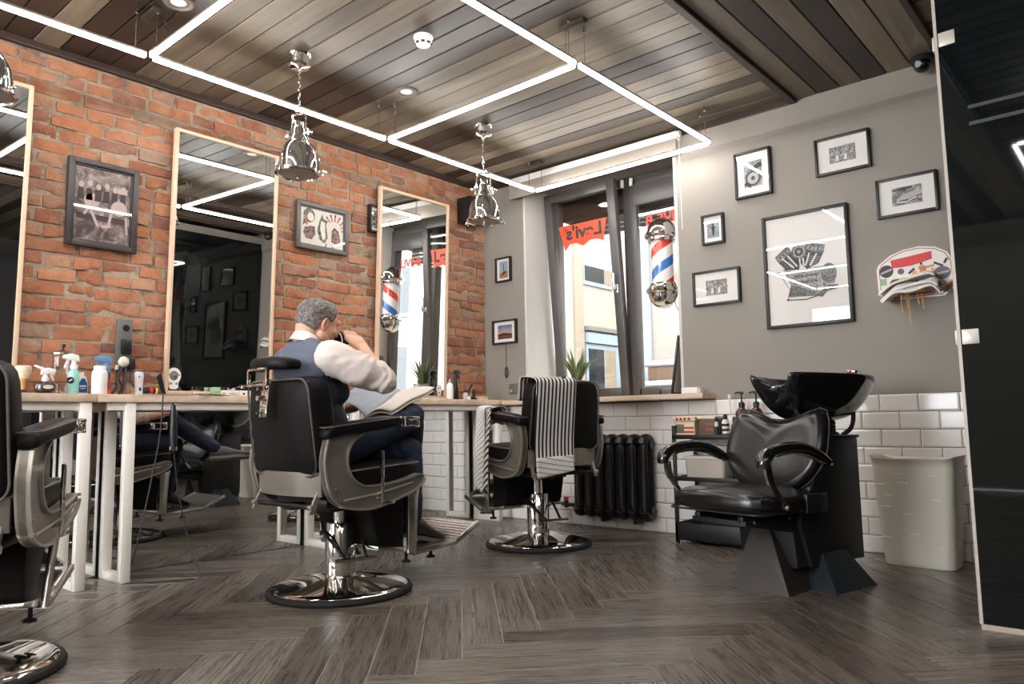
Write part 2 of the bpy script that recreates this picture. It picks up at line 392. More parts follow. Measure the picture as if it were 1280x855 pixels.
# brick wall: every brick is its own island in one wall mesh, over a mortar bed
def brick_wall():
    mb = MB(); rr = random.Random(11); z = 0.86; row = 0; pitch = 0.0752
    while z < 2.75:
        y = YN+1.0+rr.uniform(0, 0.12); hdr = row % 2
        while y < YB-0.01:
            r = rr.random()
            ln = (0.122 if r < 0.52 else 0.25 if r < 0.9 else 0.17)+rr.uniform(-0.012, 0.012)
            g = rr.uniform(0.012, 0.026); y1 = min(y+ln, YB-0.004)
            if y1-y > 0.03:
                h0, h1 = z+rr.uniform(0.004, 0.012), z+pitch-rr.uniform(0.004, 0.011)
                h1 = min(h1, 2.752); nx, nz = max(2, int((y1-y)/0.035)), 2
                out = rr.uniform(0.005, 0.015); tilt = rr.uniform(-0.006, 0.006); sk = rr.uniform(-0.003, 0.003)
                seed = rr.uniform(0, 100)
                V = [[None]*(nz+1) for _ in range(nx+1)]; Bk = {}
                chip = rr.random() < 0.45; cpt = rr.choice([(0, 0), (nx, 0), (0, nz), (nx, nz), (nx//2, 0)])
                for i in range(nx+1):
                    for j in range(nz+1):
                        yy = lerp(y, y1, i/nx); zz = lerp(h0, h1, j/nz)+sk*(i/nx-0.5)*2
                        edge = i in (0, nx) or j in (0, nz)
                        n = mnoise.noise(Vector((yy*28+seed, zz*28, seed)))
                        d = out+tilt*(i/nx-0.5)+n*0.004
                        if edge: d -= 0.005; yy += n*0.007; zz += mnoise.noise(Vector((yy*30, zz*30, seed+5)))*0.007
                        if chip and abs(i-cpt[0]) <= 1 and abs(j-cpt[1]) <= 0: d -= 0.009; zz += 0.006*(1 if j == 0 else -1 if j == nz else 0)
                        V[i][j] = mb.v((XA+d, yy, zz))
                        if edge: Bk[(i, j)] = mb.v((XA-0.02, lerp(y, y1, i/nx), lerp(h0, h1, j/nz)))
                for i in range(nx):
                    for j in range(nz): mb.face([V[i][j], V[i+1][j], V[i+1][j+1], V[i][j+1]])
                for i in range(nx):
                    for j in (0, nz): mb.face([V[i][j], V[i+1][j], Bk[(i+1, j)], Bk[(i, j)]])
                for j in range(nz):
                    for i in (0, nx): mb.face([V[i][j], V[i][j+1], Bk[(i, j+1)], Bk[(i, j)]])
            y = y1+g
        z += pitch; row += 1
    o = mb.build('wall_left', [M['brick']], smooth=True, ang=50); struct(o)
    m2 = MB(); m2.grid(lambda u, v: (XA-0.001+0.005*mnoise.noise(Vector((u*90, v*30, 3))), lerp(YN, YB, u), lerp(0, 2.78, v)), 200, 80)
    w = m2.build('wall_left_mortar', M['mortar']); struct(w)
    m3 = MB(); m3.box((XA-0.25, YN, 0), (XA-0.03, 5.4, 2.8)); struct(m3.build('wall_left_core', M['mortar'], smooth=False))
brick_wall()

# window wall: pier, lintel, spandrel, long grey wall whose slightly proud top step stands in for the LED light's edge
mb = MB()
mb.box((XA-0.02, YB, 0), (-3.848, 5.12, 2.8)); mb.box((-2.462, YB, 0), (XR, 5.12, 2.8))
mb.box((-3.848, YB, 2.70), (-2.462, 5.12, 2.8)); mb.box((-3.848, YB, 0), (-2.462, 5.12, 0.905))
mb.prism([(YB+0.01, 2.80), (YB-0.022, 2.80), (YB-0.022, 2.60), (YB+0.004, 2.565), (YB+0.01, 2.565)], 'x', -2.40, XR)
struct(mb.build('wall_back', M['paint'], smooth=False))
mb = MB(); mb.box((-2.475, YB-0.004, 0.95), (-2.452, 5.0, 2.70), 0.003); mb.box((-3.858, YB-0.003, 0.95), (-3.838, 4.99, 2.70), 0.003)
struct(mb.build('trim_6', M['paint_white'], smooth=False))
# tiles of the dado: one mesh of bevelled tiles on a grout bed
def tiles():
    mb = MB(); H_ = 0.0994; Wt = 0.2005
    for r in range(9):
        z0 = r*H_; x = XA-0.0-(Wt/2 if r % 2 else 0)+0.072
        while x < XR-0.2:
            x0, x1 = max(x, XA+0.002), min(x+Wt, 0.6)
            if x1-x0 > 0.02 and x0 < 0.5:
                g, bv, d = 0.0016, 0.0085, 0.006
                a = (x0+g, z0+g, x1-g, z0+H_-g)
                F = [(a[0]+bv, a[1]+bv), (a[2]-bv, a[1]+bv), (a[2]-bv, a[3]-bv), (a[0]+bv, a[3]-bv)]; E_ = [(a[0], a[1]), (a[2], a[1]), (a[2], a[3]), (a[0], a[3])]
                Fv = [mb.v((p[0], YB-0.005-d, p[1])) for p in F]; Ev = [mb.v((p[0], YB-0.007, p[1])) for p in E_]; Gv = [mb.v((p[0], YB-0.001, p[1])) for p in E_]
                mb.face(Fv)
                for i in range(4):
                    j = (i+1) % 4; mb.face([Ev[i], Ev[j], Fv[j], Fv[i]]); mb.face([Gv[i], Gv[j], Ev[j], Ev[i]])
            x += Wt
    struct(mb.build('wall_back_tiles', M['tile'], smooth=False))
    m2 = MB(); m2.box((XA, YB-0.0045, 0), (0.6, YB, 0.896)); struct(m2.build('wall_back_grout', M['grout'], smooth=False))
tiles()
# walls out of the photograph's frame that close the room
mb = MB(); mb.box((XR, YN, 0), (XR+0.15, 5.1, 2.8)); struct(mb.build('wall_right', M['right_wall'], smooth=False))
WX0, WX1 = -4.1, -1.95
mb = MB(); mb.box((XA-0.2, YN-0.15, 0), (WX0, YN, 2.8)); mb.box((WX1, YN-0.15, 0), (XR+0.15, YN, 2.8)); mb.box((WX0, YN-0.15, 0), (WX1, YN, 0.6)); mb.box((WX0, YN-0.15, 2.5), (WX1, YN, 2.8))
struct(mb.build('wall_front', M['dark_wall'], smooth=False))
mb = MB()
for x in (WX0, (WX0+WX1)/2-0.03, WX1-0.06): mb.box((x, YN-0.11, 0.6), (x+0.06, YN-0.04, 2.5), 0.004)
mb.box((WX0, YN-0.11, 0.6), (WX1, YN-0.04, 0.66), 0.004); mb.box((WX0, YN-0.11, 2.44), (WX1, YN-0.04, 2.5), 0.004)
struct(mb.build('window_2', M['anthracite'], ang=30))  # added unseen window, its opening lets sky light in to brighten the room

# black glass cabin on the right: front and side panes with polished edges, plinth, head rail, clamps
YG, XG = 3.222, -0.56
t = thing('glass_partition', 'tall black glass cabin wall with square steel clamps, right edge of the room', 'partition', (XG, YG, 0))
mb = MB(); mb.box((0.006, 0, 0.02), (0.80, 0.012, 2.66), 0.001); mb.build('front_pane', M['black_glass'], t, smooth=False)
mb = MB(); mb.box((0.806, 0, 0.02), (2.9, 0.012, 2.66), 0.001); mb.build('front_pane', M['black_glass'], t, smooth=False)
mb = MB(); mb.box((-0.006, 0.016, 0.02), (0.004, YB-YG-0.013, 2.66), 0.001); mb.build('side_pane', M['black_glass'], t, smooth=False)
mb = MB(); mb.box((-0.006, -0.001, 0.02), (0.0055, 0.0125, 2.66)); mb.build('polished_edge', plain('pale_glass_edge', S(196, 186, 176), 0.3), t, smooth=False)
mb = MB(); mb.box((0.0, -0.006, 0.0), (2.9, 0.03, 0.02), 0.002); mb.build('plinth', plain('pale_plinth', S(186, 172, 158), 0.5), t, smooth=False)
mb = MB(); mb.box((-0.03, -0.02, 2.66), (2.9, YB-YG-0.03, 2.735)); mb.build('head_panel', M['paint'], t, smooth=False)
for cz in (2.232, 1.064):
    mb = MB(); mb.box((0.010, -0.009, cz-0.028), (0.066, -0.0005, cz+0.028), 0.002); mb.box((-0.016, 0.014, cz-0.028), (-0.0065, 0.060, cz+0.028), 0.002)
    mb.build('clamp', plain('satin_steel', S(206, 196, 186), 0.35, 0.2), t, ang=30)
mb = MB(); mb.box((0.385, -0.009, 2.36), (0.445, -0.0005, 2.43), 0.002); mb.build('clamp', bpy.data.materials['satin_steel'], t, ang=30)
# things behind the dark glass barely show; the cabin's own rail
mb = MB(); mb.box((0.09, -0.006, 1.93), (0.79, -0.0005, 1.945), 0.001); mb.box((0.09, -0.006, 1.865), (0.79, -0.0005, 1.88), 0.001)
mb.build('rail', plain('dark_grey_rail', S(52, 54, 53), 0.4), t, smooth=False)
# ------------------------------------------------------------------ window with a tilted left sash
YW = 5.0
def bar_frame(mb, x0, x1, z0, z1, w, y0, y1, bev=0.006):
    mb.box((x0, y0, z0), (x0+w, y1, z1), bev); mb.box((x1-w, y0, z0), (x1, y1, z1), bev)
    mb.box((x0+w*0.6, y0, z0), (x1-w*0.6, y1, z0+w), bev); mb.box((x0+w*0.6, y0, z1-w), (x1-w*0.6, y1, z1), bev)
win = bpy.data.objects.new('window_1', None); COL.objects.link(win); win['kind'] = 'structure'
mb = MB(); bar_frame(mb, -3.848, -2.462, 0.935, 2.70, 0.055, YW+0.02, YW+0.09); mb.box((-3.135, YW+0.01, 0.94), (-3.045, YW+0.09, 2.69), 0.006)
mb.build('window_frame', M['anthracite'], win, ang=30)
# right sash, closed
sr = MB(); bar_frame(sr, -3.06, -2.475, 0.95, 2.66, 0.06, YW-0.02, YW+0.03); sr.box((-3.02, YW-0.03, 2.44), (-2.50, YW-0.002, 2.61), 0.01)
s1 = sr.build('sash', M['anthracite'], win, ang=30)
g = MB(); g.box((-3.005, YW+0.0, 1.005), (-2.53, YW+0.008, 2.605)); g.build('pane', M['pane'], s1, smooth=False)
# left sash, tipped inward at the top
rotT = Matrix.Rotation(R(4.9), 3, 'X'); piv = Vector((0, YW, 0.95))
def tip(o): o.matrix_world = Matrix.Translation(piv) @ rotT.to_4x4() @ Matrix.Translation(-piv)
s = MB(); bar_frame(s, -3.80, -3.105, 0.95, 2.66, 0.075, YW-0.03, YW+0.025)
s2 = s.build('sash', M['anthracite'], win, ang=30); tip(s2)
g = MB(); g.box((-3.73, YW-0.006, 1.02), (-3.175, YW+0.002, 2.59)); g.build('pane', M['pane'], s2, smooth=False)
h = MB(); h.box((-3.158, YW-0.044, 1.755), (-3.128, YW-0.03, 1.83), 0.004); h.cyl((-3.143, YW-0.044, 1.79), (-3.143, YW-0.075, 1.79), 0.009)
h.box((-3.154, YW-0.088, 1.78), (-3.132, YW-0.068, 1.92), 0.008); h.build('handle', M['chrome_soft'], s2, ang=30)
mb = MB()
for x in (-3.10, -3.02): mb.cyl((x, YW-0.05, 2.60), (x, YW-0.05, 2.66), 0.014)
mb.build('hinge_cover', M['white'], win)
# window board
o = MB(); o.box((-3.96, 4.44, 0.903), (-2.232, YW+0.02, 0.938), 0.003); o = o.build('window_board', M['counter'], ang=30)
tag(o, 'pale wooden window board running under the window above the radiator', 'window sill')
# roller blind cassette and its rolled-up cloth above the window
t = thing('roman_blind', 'pale fabric blind drawn right up above the window', 'blind', (-3.16, 4.57, 2.66))
mb = MB(); mb.box((-0.775, -0.03, 0.045), (0.765, 0.035, 0.10), 0.004); mb.build('head_rail', M['white'], t, ang=30)
mb = MB()
for i in range(3): mb.box((-0.77, -0.035+0.012*i, -0.075+0.02*i), (0.76, -0.024+0.012*i, 0.047), 0.004)
mb.build('folded_cloth', plain('blind_cloth', S(158, 148, 137), 0.8, var=0.03), t, ang=30)
mb = MB(); mb.cyl((0.768, -0.01, 0.08), (0.785, -0.01, 0.08), 0.02); mb.tube([(0.778, -0.02, 0.08), (0.778, -0.022, -0.3), (0.778, -0.02, -0.6)], 0.0022, 6); mb.build('chain_drive', M['white'], t)

# ------------------------------------------------------------------ outside: houses across a narrow yard
E = lambda r, g, b: tuple(c*0.47 for c in S(r, g, b))
FC = plain('cream_render', E(176, 160, 144), 0.85, var=0.03, vs=0.8); FB = plain('pale_blue_panel', E(150, 164, 172), 0.7)
FG = plain('pale_grey_stone', E(120, 114, 108), 0.8); FW = plain('house_window_dark', E(38, 42, 46), 0.2); FT = plain('tan_curtain', E(148, 128, 104), 0.8)
t = thing('neighbouring_house', 'cream rendered house seen across the yard through the window', 'house', (-6.0, 5.6, -0.4))
def hb(name, m, y0, y1, z0, z1, x0, x1, par=t):
    mb = MB(); mb.box((x0+0, y0-5.6, z0+0.4), (x1, y1-5.6, z1+0.4), 0.0); return mb.build(name, m, par, smooth=False)
hb('wall', FC, 5.6, 9.95, -0.4, 7.5, -0.5, 0.0)
hb('pilaster', plain('beige_stone', E(156, 140, 120), 0.8), 8.22, 8.42, -0.4, 7.5, 0.0, 0.04)
hb('blue_panel', FB, 8.45, 9.19, 2.97, 4.6, 0.0, 0.02)
w = hb('window', FB, 8.45, 9.19, 2.66, 2.97, 0.0, 0.03); hb('pane', FW, 8.48, 8.95, 2.72, 2.93, 0.025, 0.04, w); hb('pane', FT, 8.98, 9.13, 2.72, 2.93, 0.025, 0.04, w)
hb('ledge', FG, 8.46, 9.34, 2.01, 2.07, 0.0, 0.09)
hb('shutter_box', FB, 8.47, 9.36, 1.84, 1.98, 0.0, 0.07)
w = hb('window', FB, 8.47, 9.32, 0.6, 1.82, 0.0, 0.03); hb('pane', FW, 8.52, 8.90, 0.7, 1.76, 0.02, 0.035, w); hb('pane', FT, 8.93, 9.20, 0.7, 1.76, 0.02, 0.035, w)
mb = MB(); mb.cyl((0.09, 4.33, 0), (0.09, 4.33, 7.5), 0.12); mb.build('downpipe', FB, t)
# roller shutter pulled up outside the window
t = thing('roller_shutter', 'dark roller shutter box outside, along the top of the window', 'shutter', (-3.155, 5.22, 2.4))
mb = MB(); mb.box((-0.70, -0.06, 0.10), (0.70, 0.22, 0.42), 0.004); mb.build('shutter_box', plain('dark_brown_box', E(66, 52, 44), 0.6), t, ang=30)
mb = MB()
for k in range(4): mb.box((-0.69, 0.05, -0.05+k*0.04), (0.69, 0.062, -0.013+k*0.04), 0.005)
mb.build('slats', plain('grey_slats', E(150, 146, 142), 0.5), t, ang=30)
t2 = thing('end_house', 'cream house closing the far end of the yard', 'house', (-6.0, 10.0, -0.4))
mb = MB(); mb.box((0, 0, 0), (9, 0.5, 8)); mb.build('wall', plain('cream_render_lined', E(178, 164, 152), 0.85, var=0.02, vs=1), t2, smooth=False)
for x, z in ((0.35, 3.15), (0.35, 3.95), (1.5, 3.3), (1.4, 2.6)):
    mb = MB(); mb.box((x, -0.03, z), (x+0.5, 0.02, z+0.22)); mb.build('window_ledge', plain('beige_ledge', E(148, 128, 104), 0.8), t2, smooth=False)
mb = MB(); mb.box((-6, 5.4, -0.5), (8, 10.2, -0.4)); struct(mb.build('ground_outside', plain('yard_paving', E(140,134,128), 0.9, var=0.1, vs=2), smooth=False))
t4 = thing('far_house', 'pale grey house beyond the street, seen only in the mirror nearest the window', 'house', (3.6, 13.0, -0.4))
mb = MB(); mb.box((0, 0, 0), (14, 0.6, 9)); mb.build('wall', plain('grey_pink_render', E(150, 138, 134), 0.85, var=0.06, vs=1.2), t4, smooth=False)
for fx in range(7):
    for fz in range(3):
        mb = MB(); mb.box((0.6+fx*1.9, -0.05, 1.2+fz*2.1), (1.7+fx*1.9, 0.02, 2.6+fz*2.1)); w = mb.build('window', plain('far_window_frame', E(170, 172, 174), 0.6) if 'far_window_frame' not in bpy.data.materials else bpy.data.materials['far_window_frame'], t4, smooth=False)
        mb = MB(); mb.box((0.7+fx*1.9, -0.06, 1.3+fz*2.1), (1.6+fx*1.9, -0.045, 2.5+fz*2.1)); mb.build('pane', FW, w, smooth=False)
mb = MB(); mb.box((2.5, 7.0, -0.45), (18, 14, -0.4)); struct(mb.build('ground_street', plain('snowy_street', E(170, 174, 178), 0.9, var=0.1, vs=1), smooth=False))
t3 = thing('snowy_crates', 'snow covered wooden crates stacked outside beyond the right window pane', 'crates', (-5.82, 9.55, -0.4))
BR = plain('weathered_brown_board', E(120,92,68), 0.8); SN = plain('snow', E(190,194,198), 0.7)
for i, (x0, x1, z0, z1) in enumerate(((0.0, 1.3, 0.0, 1.62), (0.35, 1.6, 1.70, 1.90))):
    mb = MB(); mb.box((x0, -0.3, z0), (x1, 0.3, z1), 0.01); mb.build('crate', BR, t3, ang=30)
    mb = MB(); mb.box((x0-0.05, -0.34, z1), (x1+0.06, 0.34, z1+0.085), 0.035, 3); mb.build('snow_cap', SN, t3)

# ------------------------------------------------------------------ LED line lights hung from the ceiling
ZL = 2.555; XL, XR_ = -3.56, -2.085; YS = (0.0, 1.475, 2.945, 4.415)
def led(name, p0, p1, label):
    t = thing(name, label, 'light', ((p0[0]+p1[0])/2, (p0[1]+p1[1])/2, ZL), 0, 'LED line lights of the hanging grid')
    d = (Vector(p1)-Vector(p0)); L = d.length/2-0.018; d.normalize(); ax = 0 if abs(d.x) > 0.5 else 1
    a = [0.0]*3; b = [0.0]*3; a[ax] = -L; b[ax] = L; o = 1-ax
    A = a[:]; B = b[:]; A[o] = -0.0105; B[o] = 0.0105; A[2] = -0.012; B[2] = 0.004
    mb = MB(); mb.box(A, B, 0.006, 3); mb.build('diffuser', M['led'], t)
    A2 = a[:]; B2 = b[:]; A2[o] = -0.0125; B2[o] = 0.0125; A2[2] = 0.0045; B2[2] = 0.018
    mb = MB(); mb.box(A2, B2, 0.002); mb.build('profile', M['alu_light'], t, ang=30)
    for s in (-1, 1):
        c = [0.0]*3; c[ax] = s*(L-0.05); mb = MB(); mb.cyl((c[0], c[1], 0.021), (c[0], c[1], ZC-ZL+0.004), 0.0022, seg=6)
        mb.cyl((c[0], c[1], ZC-ZL-0.03), (c[0], c[1], ZC-ZL+0.003), 0.007, seg=8); mb.build('suspension_wire', M['chrome_soft'], t)
led('led_line_light', (XL, YS[0]), (XL, YS[1]), 'glowing white LED line nearest the camera, along the brick wall')
led('led_line_light', (XL, YS[1]), (XL, YS[2]), 'glowing white LED line along the brick wall, above the second mirror')
led('led_line_light', (XL, YS[2]), (XL, YS[3]), 'glowing white LED line along the brick wall, nearest the window')
led('led_line_light', (XR_, YS[1]), (XR_, YS[2]), 'glowing white LED line at top centre, running parallel to the brick wall')
led('led_line_light', (XR_, YS[2]), (XR_, YS[3]), 'glowing white LED line out over the room, ending by the framed pictures')
led('led_line_light', (XL, YS[1]), (XR_, YS[1]), 'glowing white LED crossbar at the top left, running out of the picture')
led('led_line_light', (XL, YS[2]), (XR_, YS[2]), 'glowing white LED crossbar in the middle of the grid')
led('led_line_light', (XL, YS[3]), (XR_, YS[3]), 'glowing white LED crossbar right in front of the window')
for p0, p1, lab in (((XR_, YS[0]), (XR_, YS[1]), 'LED line of the grid just beyond the top edge of the picture'), ((XL, YS[0]), (XR_, YS[0]), 'LED crossbar of the grid beside the camera'),
        ((XL, -1.475), (XL, 0), 'LED line along the brick wall behind the camera'), ((XR_, -1.475), (XR_, 0), 'LED line over the room behind the camera'), ((XL, -1.475), (XR_, -1.475), 'last LED crossbar behind the camera'),
        ((-0.61, 0.6), (-0.61, -0.875), 'LED line of the second grid, its left side'), ((0.865, 0.6), (0.865, -0.875), 'LED line of the second grid, its right side'), ((-0.61, -0.875), (0.865, -0.875), 'LED crossbar of the second grid, rear one'), ((-0.61, 0.6), (0.865, 0.6), 'LED crossbar of the second grid, front one'),
        ((0.865, 0.6), (2.34, 0.6), 'LED crossbar of the second grid by the right wall, front one'), ((0.865, -0.875), (2.34, -0.875), 'LED crossbar of the second grid by the right wall, rear one'), ((2.34, 0.6), (2.34, -0.875), 'LED line nearest the right wall'), ((-0.61, -0.875), (-0.61, -2.35), 'LED line of the third grid, left one'), ((0.865, -0.875), (0.865, -2.35), 'LED line of the third grid, right one'), ((-0.61, -2.35), (0.865, -2.35), 'LED crossbar nearest the front wall'), ((XR_, -2.5), (XR_, -1.475), 'LED line over the room reaching the front wall')):
    led('led_line_light', p0, p1, lab)  # unseen lines added to the LED grid to brighten the room
for (x, y, lab) in ((XR_-0.02, YS[2]-0.0, 'small steel ceiling bracket above the central crossing of LED lines'), (XL, YS[1], 'small steel ceiling bracket above the left corner of LED lines'), (XL, YS[3], 'small steel ceiling bracket above the LED corner by the pier')):
    mb = MB(); mb.box((x-0.075, y-0.02, ZC-0.016), (x+0.075, y+0.02, ZC+0.004), 0.003)
    tag(mb.build('ceiling_bracket', plain('dark_bracket', S(70, 62, 56), 0.5), ang=30), lab, 'bracket', 'ceiling brackets of the LED lights')

# ------------------------------------------------------------------ world, camera, colour management
w = bpy.data.worlds.new('overcast_sky'); scene.world = w; w.use_nodes = True
bg = w.node_tree.nodes['Background']; bg.inputs[0].default_value = (0.90, 0.95, 1.0, 1); bg.inputs[1].default_value = 8.5
cam = bpy.data.cameras.new('camera'); co = bpy.data.objects.new('camera', cam); COL.objects.link(co); scene.camera = co
cam.sensor_fit = 'HORIZONTAL'; cam.sensor_width = 36.0; cam.lens = 934.7*36/1280; cam.clip_start = 0.05
yaw, pitch, roll = R(-40.868), R(5.995), R(-0.937)
Wd = Vector((math.sin(yaw)*math.cos(pitch), math.cos(yaw)*math.cos(pitch), math.sin(pitch)))
rt = Vector((math.cos(yaw), -math.sin(yaw), 0)); up = rt.cross(Wd)
Rr = rt*math.cos(roll)+up*math.sin(roll); Uu = up*math.cos(roll)-rt*math.sin(roll)
co.matrix_world = Matrix(((Rr.x, Uu.x, -Wd.x, 0), (Rr.y, Uu.y, -Wd.y, 0), (Rr.z, Uu.z, -Wd.z, 0.78), (0, 0, 0, 1)))
vs = scene.view_settings; vs.view_transform = 'Standard'; vs.look = 'None'; vs.gamma = 1.0; vs.exposure = 1.28; vs.use_curve_mapping = False
cy = scene.cycles
cy.max_bounces = 10; cy.diffuse_bounces = 5; cy.glossy_bounces = 6; cy.transparent_max_bounces = 12; cy.transmission_bounces = 6; cy.sample_clamp_indirect = 6.0
cy.caustics_reflective = False; cy.caustics_refractive = False
cy.use_denoising = True
# ------------------------------------------------------------------ tall framed mirrors leaning out from the brick wall
ZT = 0.945                                     # worktop top
def tall_mirror(yc, w, label, tilt=1.75, h=1.552, z0=0.962):
    t = thing('wall_mirror', label, 'mirror', (XA+0.016, yc, z0), 0, 'tall mirrors over the worktops')
    t.rotation_euler = (0, R(tilt), 0)
    fw, d = 0.020, 0.034
    mb = MB(); mb.box((0, -w/2, 0), (d, -w/2+fw, h), 0.0015); mb.box((0, w/2-fw, 0), (d, w/2, h), 0.0015)
    mb.box((0, -w/2+fw, 0), (d, w/2-fw, fw), 0.0015); mb.box((0, -w/2+fw, h-fw), (d, w/2-fw, h), 0.0015)
    mb.build('frame', M['frame_wood'], t, ang=30)
    mb = MB(); mb.box((0.012, -w/2+fw*0.7, fw*0.7), (0.0255, w/2-fw*0.7, h-fw*0.7)); mb.build('mirror_pane', M['mirror'], t, smooth=False)
    return t
tall_mirror(0.845, 0.672, 'tall pale-framed mirror cut off by the left edge of the picture')
tall_mirror(2.246, 0.672, 'tall pale-framed mirror between the two framed wall pictures, reflecting black glass')
tall_mirror(3.770, 0.700, 'tall pale-framed mirror nearest the window, reflecting the barber pole')
# mirror strip below the worktops
t = thing('low_mirror', 'long frameless mirror strip on the wall below the worktops', 'mirror', (XA+0.012, 2.0, 0.0))
mb = MB(); mb.box((0, -3.6, 0.003), (0.006, 2.60, 0.900)); mb.build('mirror_pane', M['mirror'], t, smooth=False)
mb = MB(); mb.box((-0.01, -3.6, 0.0), (-0.0005, 2.60, 0.900)); mb.build('backing_board', M['black'], t, smooth=False)

# ------------------------------------------------------------------ narrow worktops on closed rectangular steel legs
def desk(y0, y1, legs, label):
    t = thing('barber_worktop', label, 'worktop', (-4.14, (y0+y1)/2, 0), 0, 'pale worktops along the brick wall')
    c = (y0+y1)/2
    mb = MB(); mb.box((-0.135, y0-c+0.001, 0.905), (0.16, y1-c-0.001, ZT), 0.002); mb.build('top', M['counter'], t, ang=30)
    mb = MB(); mb.box((-0.12, y0-c+0.06, 0.865), (-0.085, y1-c-0.06, 0.9045), 0.002); mb.box((0.10, y0-c+0.06, 0.865), (0.135, y1-c-0.06, 0.9045), 0.002); mb.build('rail', M['white_metal'], t, ang=30)
    for ly in legs:
        mb = MB(); y = ly-c; w = 0.05; a, b = -0.125, 0.15
        mb.box((a, y, 0), (a+0.042, y+w, 0.904), 0.003); mb.box((b-0.042, y, 0), (b, y+w, 0.904), 0.003)
        mb.box((a+0.04, y, 0.0), (b-0.04, y+w, 0.042), 0.003); mb.box((a+0.04, y, 0.862), (b-0.04, y+w, 0.904), 0.003)
        mb.build('leg_frame', M['white_metal'], t, ang=30)
    return t
desk(0.02, 1.457, (0.10, 1.39), 'pale worktop at the left edge, carrying spray bottles and a shaving brush')
desk(1.459, 2.965, (1.60, 2.84), 'pale worktop under the middle mirror, behind the seated man')
desk(2.967, 4.600, (3.02, 4.42), 'pale worktop nearest the window, with the white bottle and clippers')
# ------------------------------------------------------------------ barber chairs (local: +y forward, +x the sitter's right)
def tri_fan_panel(mb, outer, inner, x0, x1):
    """C-shaped cast plate: strip between an outer and an inner outline with the same number of points"""
    n = len(outer)
    P = [[mb.v((x, *p)) for p in pts] for x, pts in ((x0, outer), (x0, inner), (x1, outer), (x1, inner))]
    oa, ia, ob, ib = P
    for i in range(n-1):
        mb.face([oa[i], oa[i+1], ia[i+1], ia[i]]); mb.face([ob[i], ib[i], ib[i+1], ob[i+1]])
        mb.face([oa[i], ob[i], ob[i+1], oa[i+1]]); mb.face([ia[i], ia[i+1], ib[i+1], ib[i]])
    for i in (0, n-1): mb.face([oa[i], ia[i], ib[i], ob[i]])
def resample(pts, n):
    P = [Vector((p[0], p[1], 0)) for p in pts]; P = bez(P, 8); d = [0]
    for a, b in zip(P[:-1], P[1:]): d.append(d[-1]+(b-a).length)
    out = []; j = 0
    for k in range(n):
        t = d[-1]*k/(n-1)
        while j < len(d)-2 and d[j+1] < t: j += 1
        f = (t-d[j])/max(1e-9, d[j+1]-d[j]); q = P[j].lerp(P[j+1], min(1, f)); out.append((q.x, q.y))
    return out
OUT = [(-0.278, 0.735), (-0.296, 0.665), (-0.302, 0.595), (-0.276, 0.491), (-0.233, 0.435), (-0.147, 0.405), (-0.035, 0.399), (0.083, 0.424), (0.195, 0.457), (0.252, 0.487), (0.270, 0.512)]
INN = [(-0.095, 0.735), (-0.150, 0.697), (-0.176, 0.650), (-0.176, 0.596), (-0.148, 0.542), (-0.092, 0.509), (-0.001, 0.504), (0.09, 0.511), (0.17, 0.525), (0.232, 0.540), (0.262, 0.532)]
def cushion(mb, x0, x1, y0, y1, z0, z1, bev=0.04, f=None, nx=10, ny=10, seg=4):
    t = bmesh.new(); bmesh.ops.create_cube(t, size=2.0)
    h = Vector(((x1-x0)/2, (y1-y0)/2, (z1-z0)/2)); c = Vector(((x0+x1)/2, (y0+y1)/2, (z0+z1)/2))
    for v in t.verts: v.co = Vector((v.co.x*h.x, v.co.y*h.y, v.co.z*h.z))
    bmesh.ops.subdivide_edges(t, edges=list(t.edges), cuts=5, use_grid_fill=True)
    for v in t.verts:
        p = v.co
        q = Vector([max(-h[i]+bev, min(h[i]-bev, p[i])) for i in range(3)]); d = p-q
        if d.length > 1e-6: p = q+d.normalized()*min(d.length, bev)
        v.co = p+c
        if f: v.co = f(v.co, p)
    mb.merge(t)

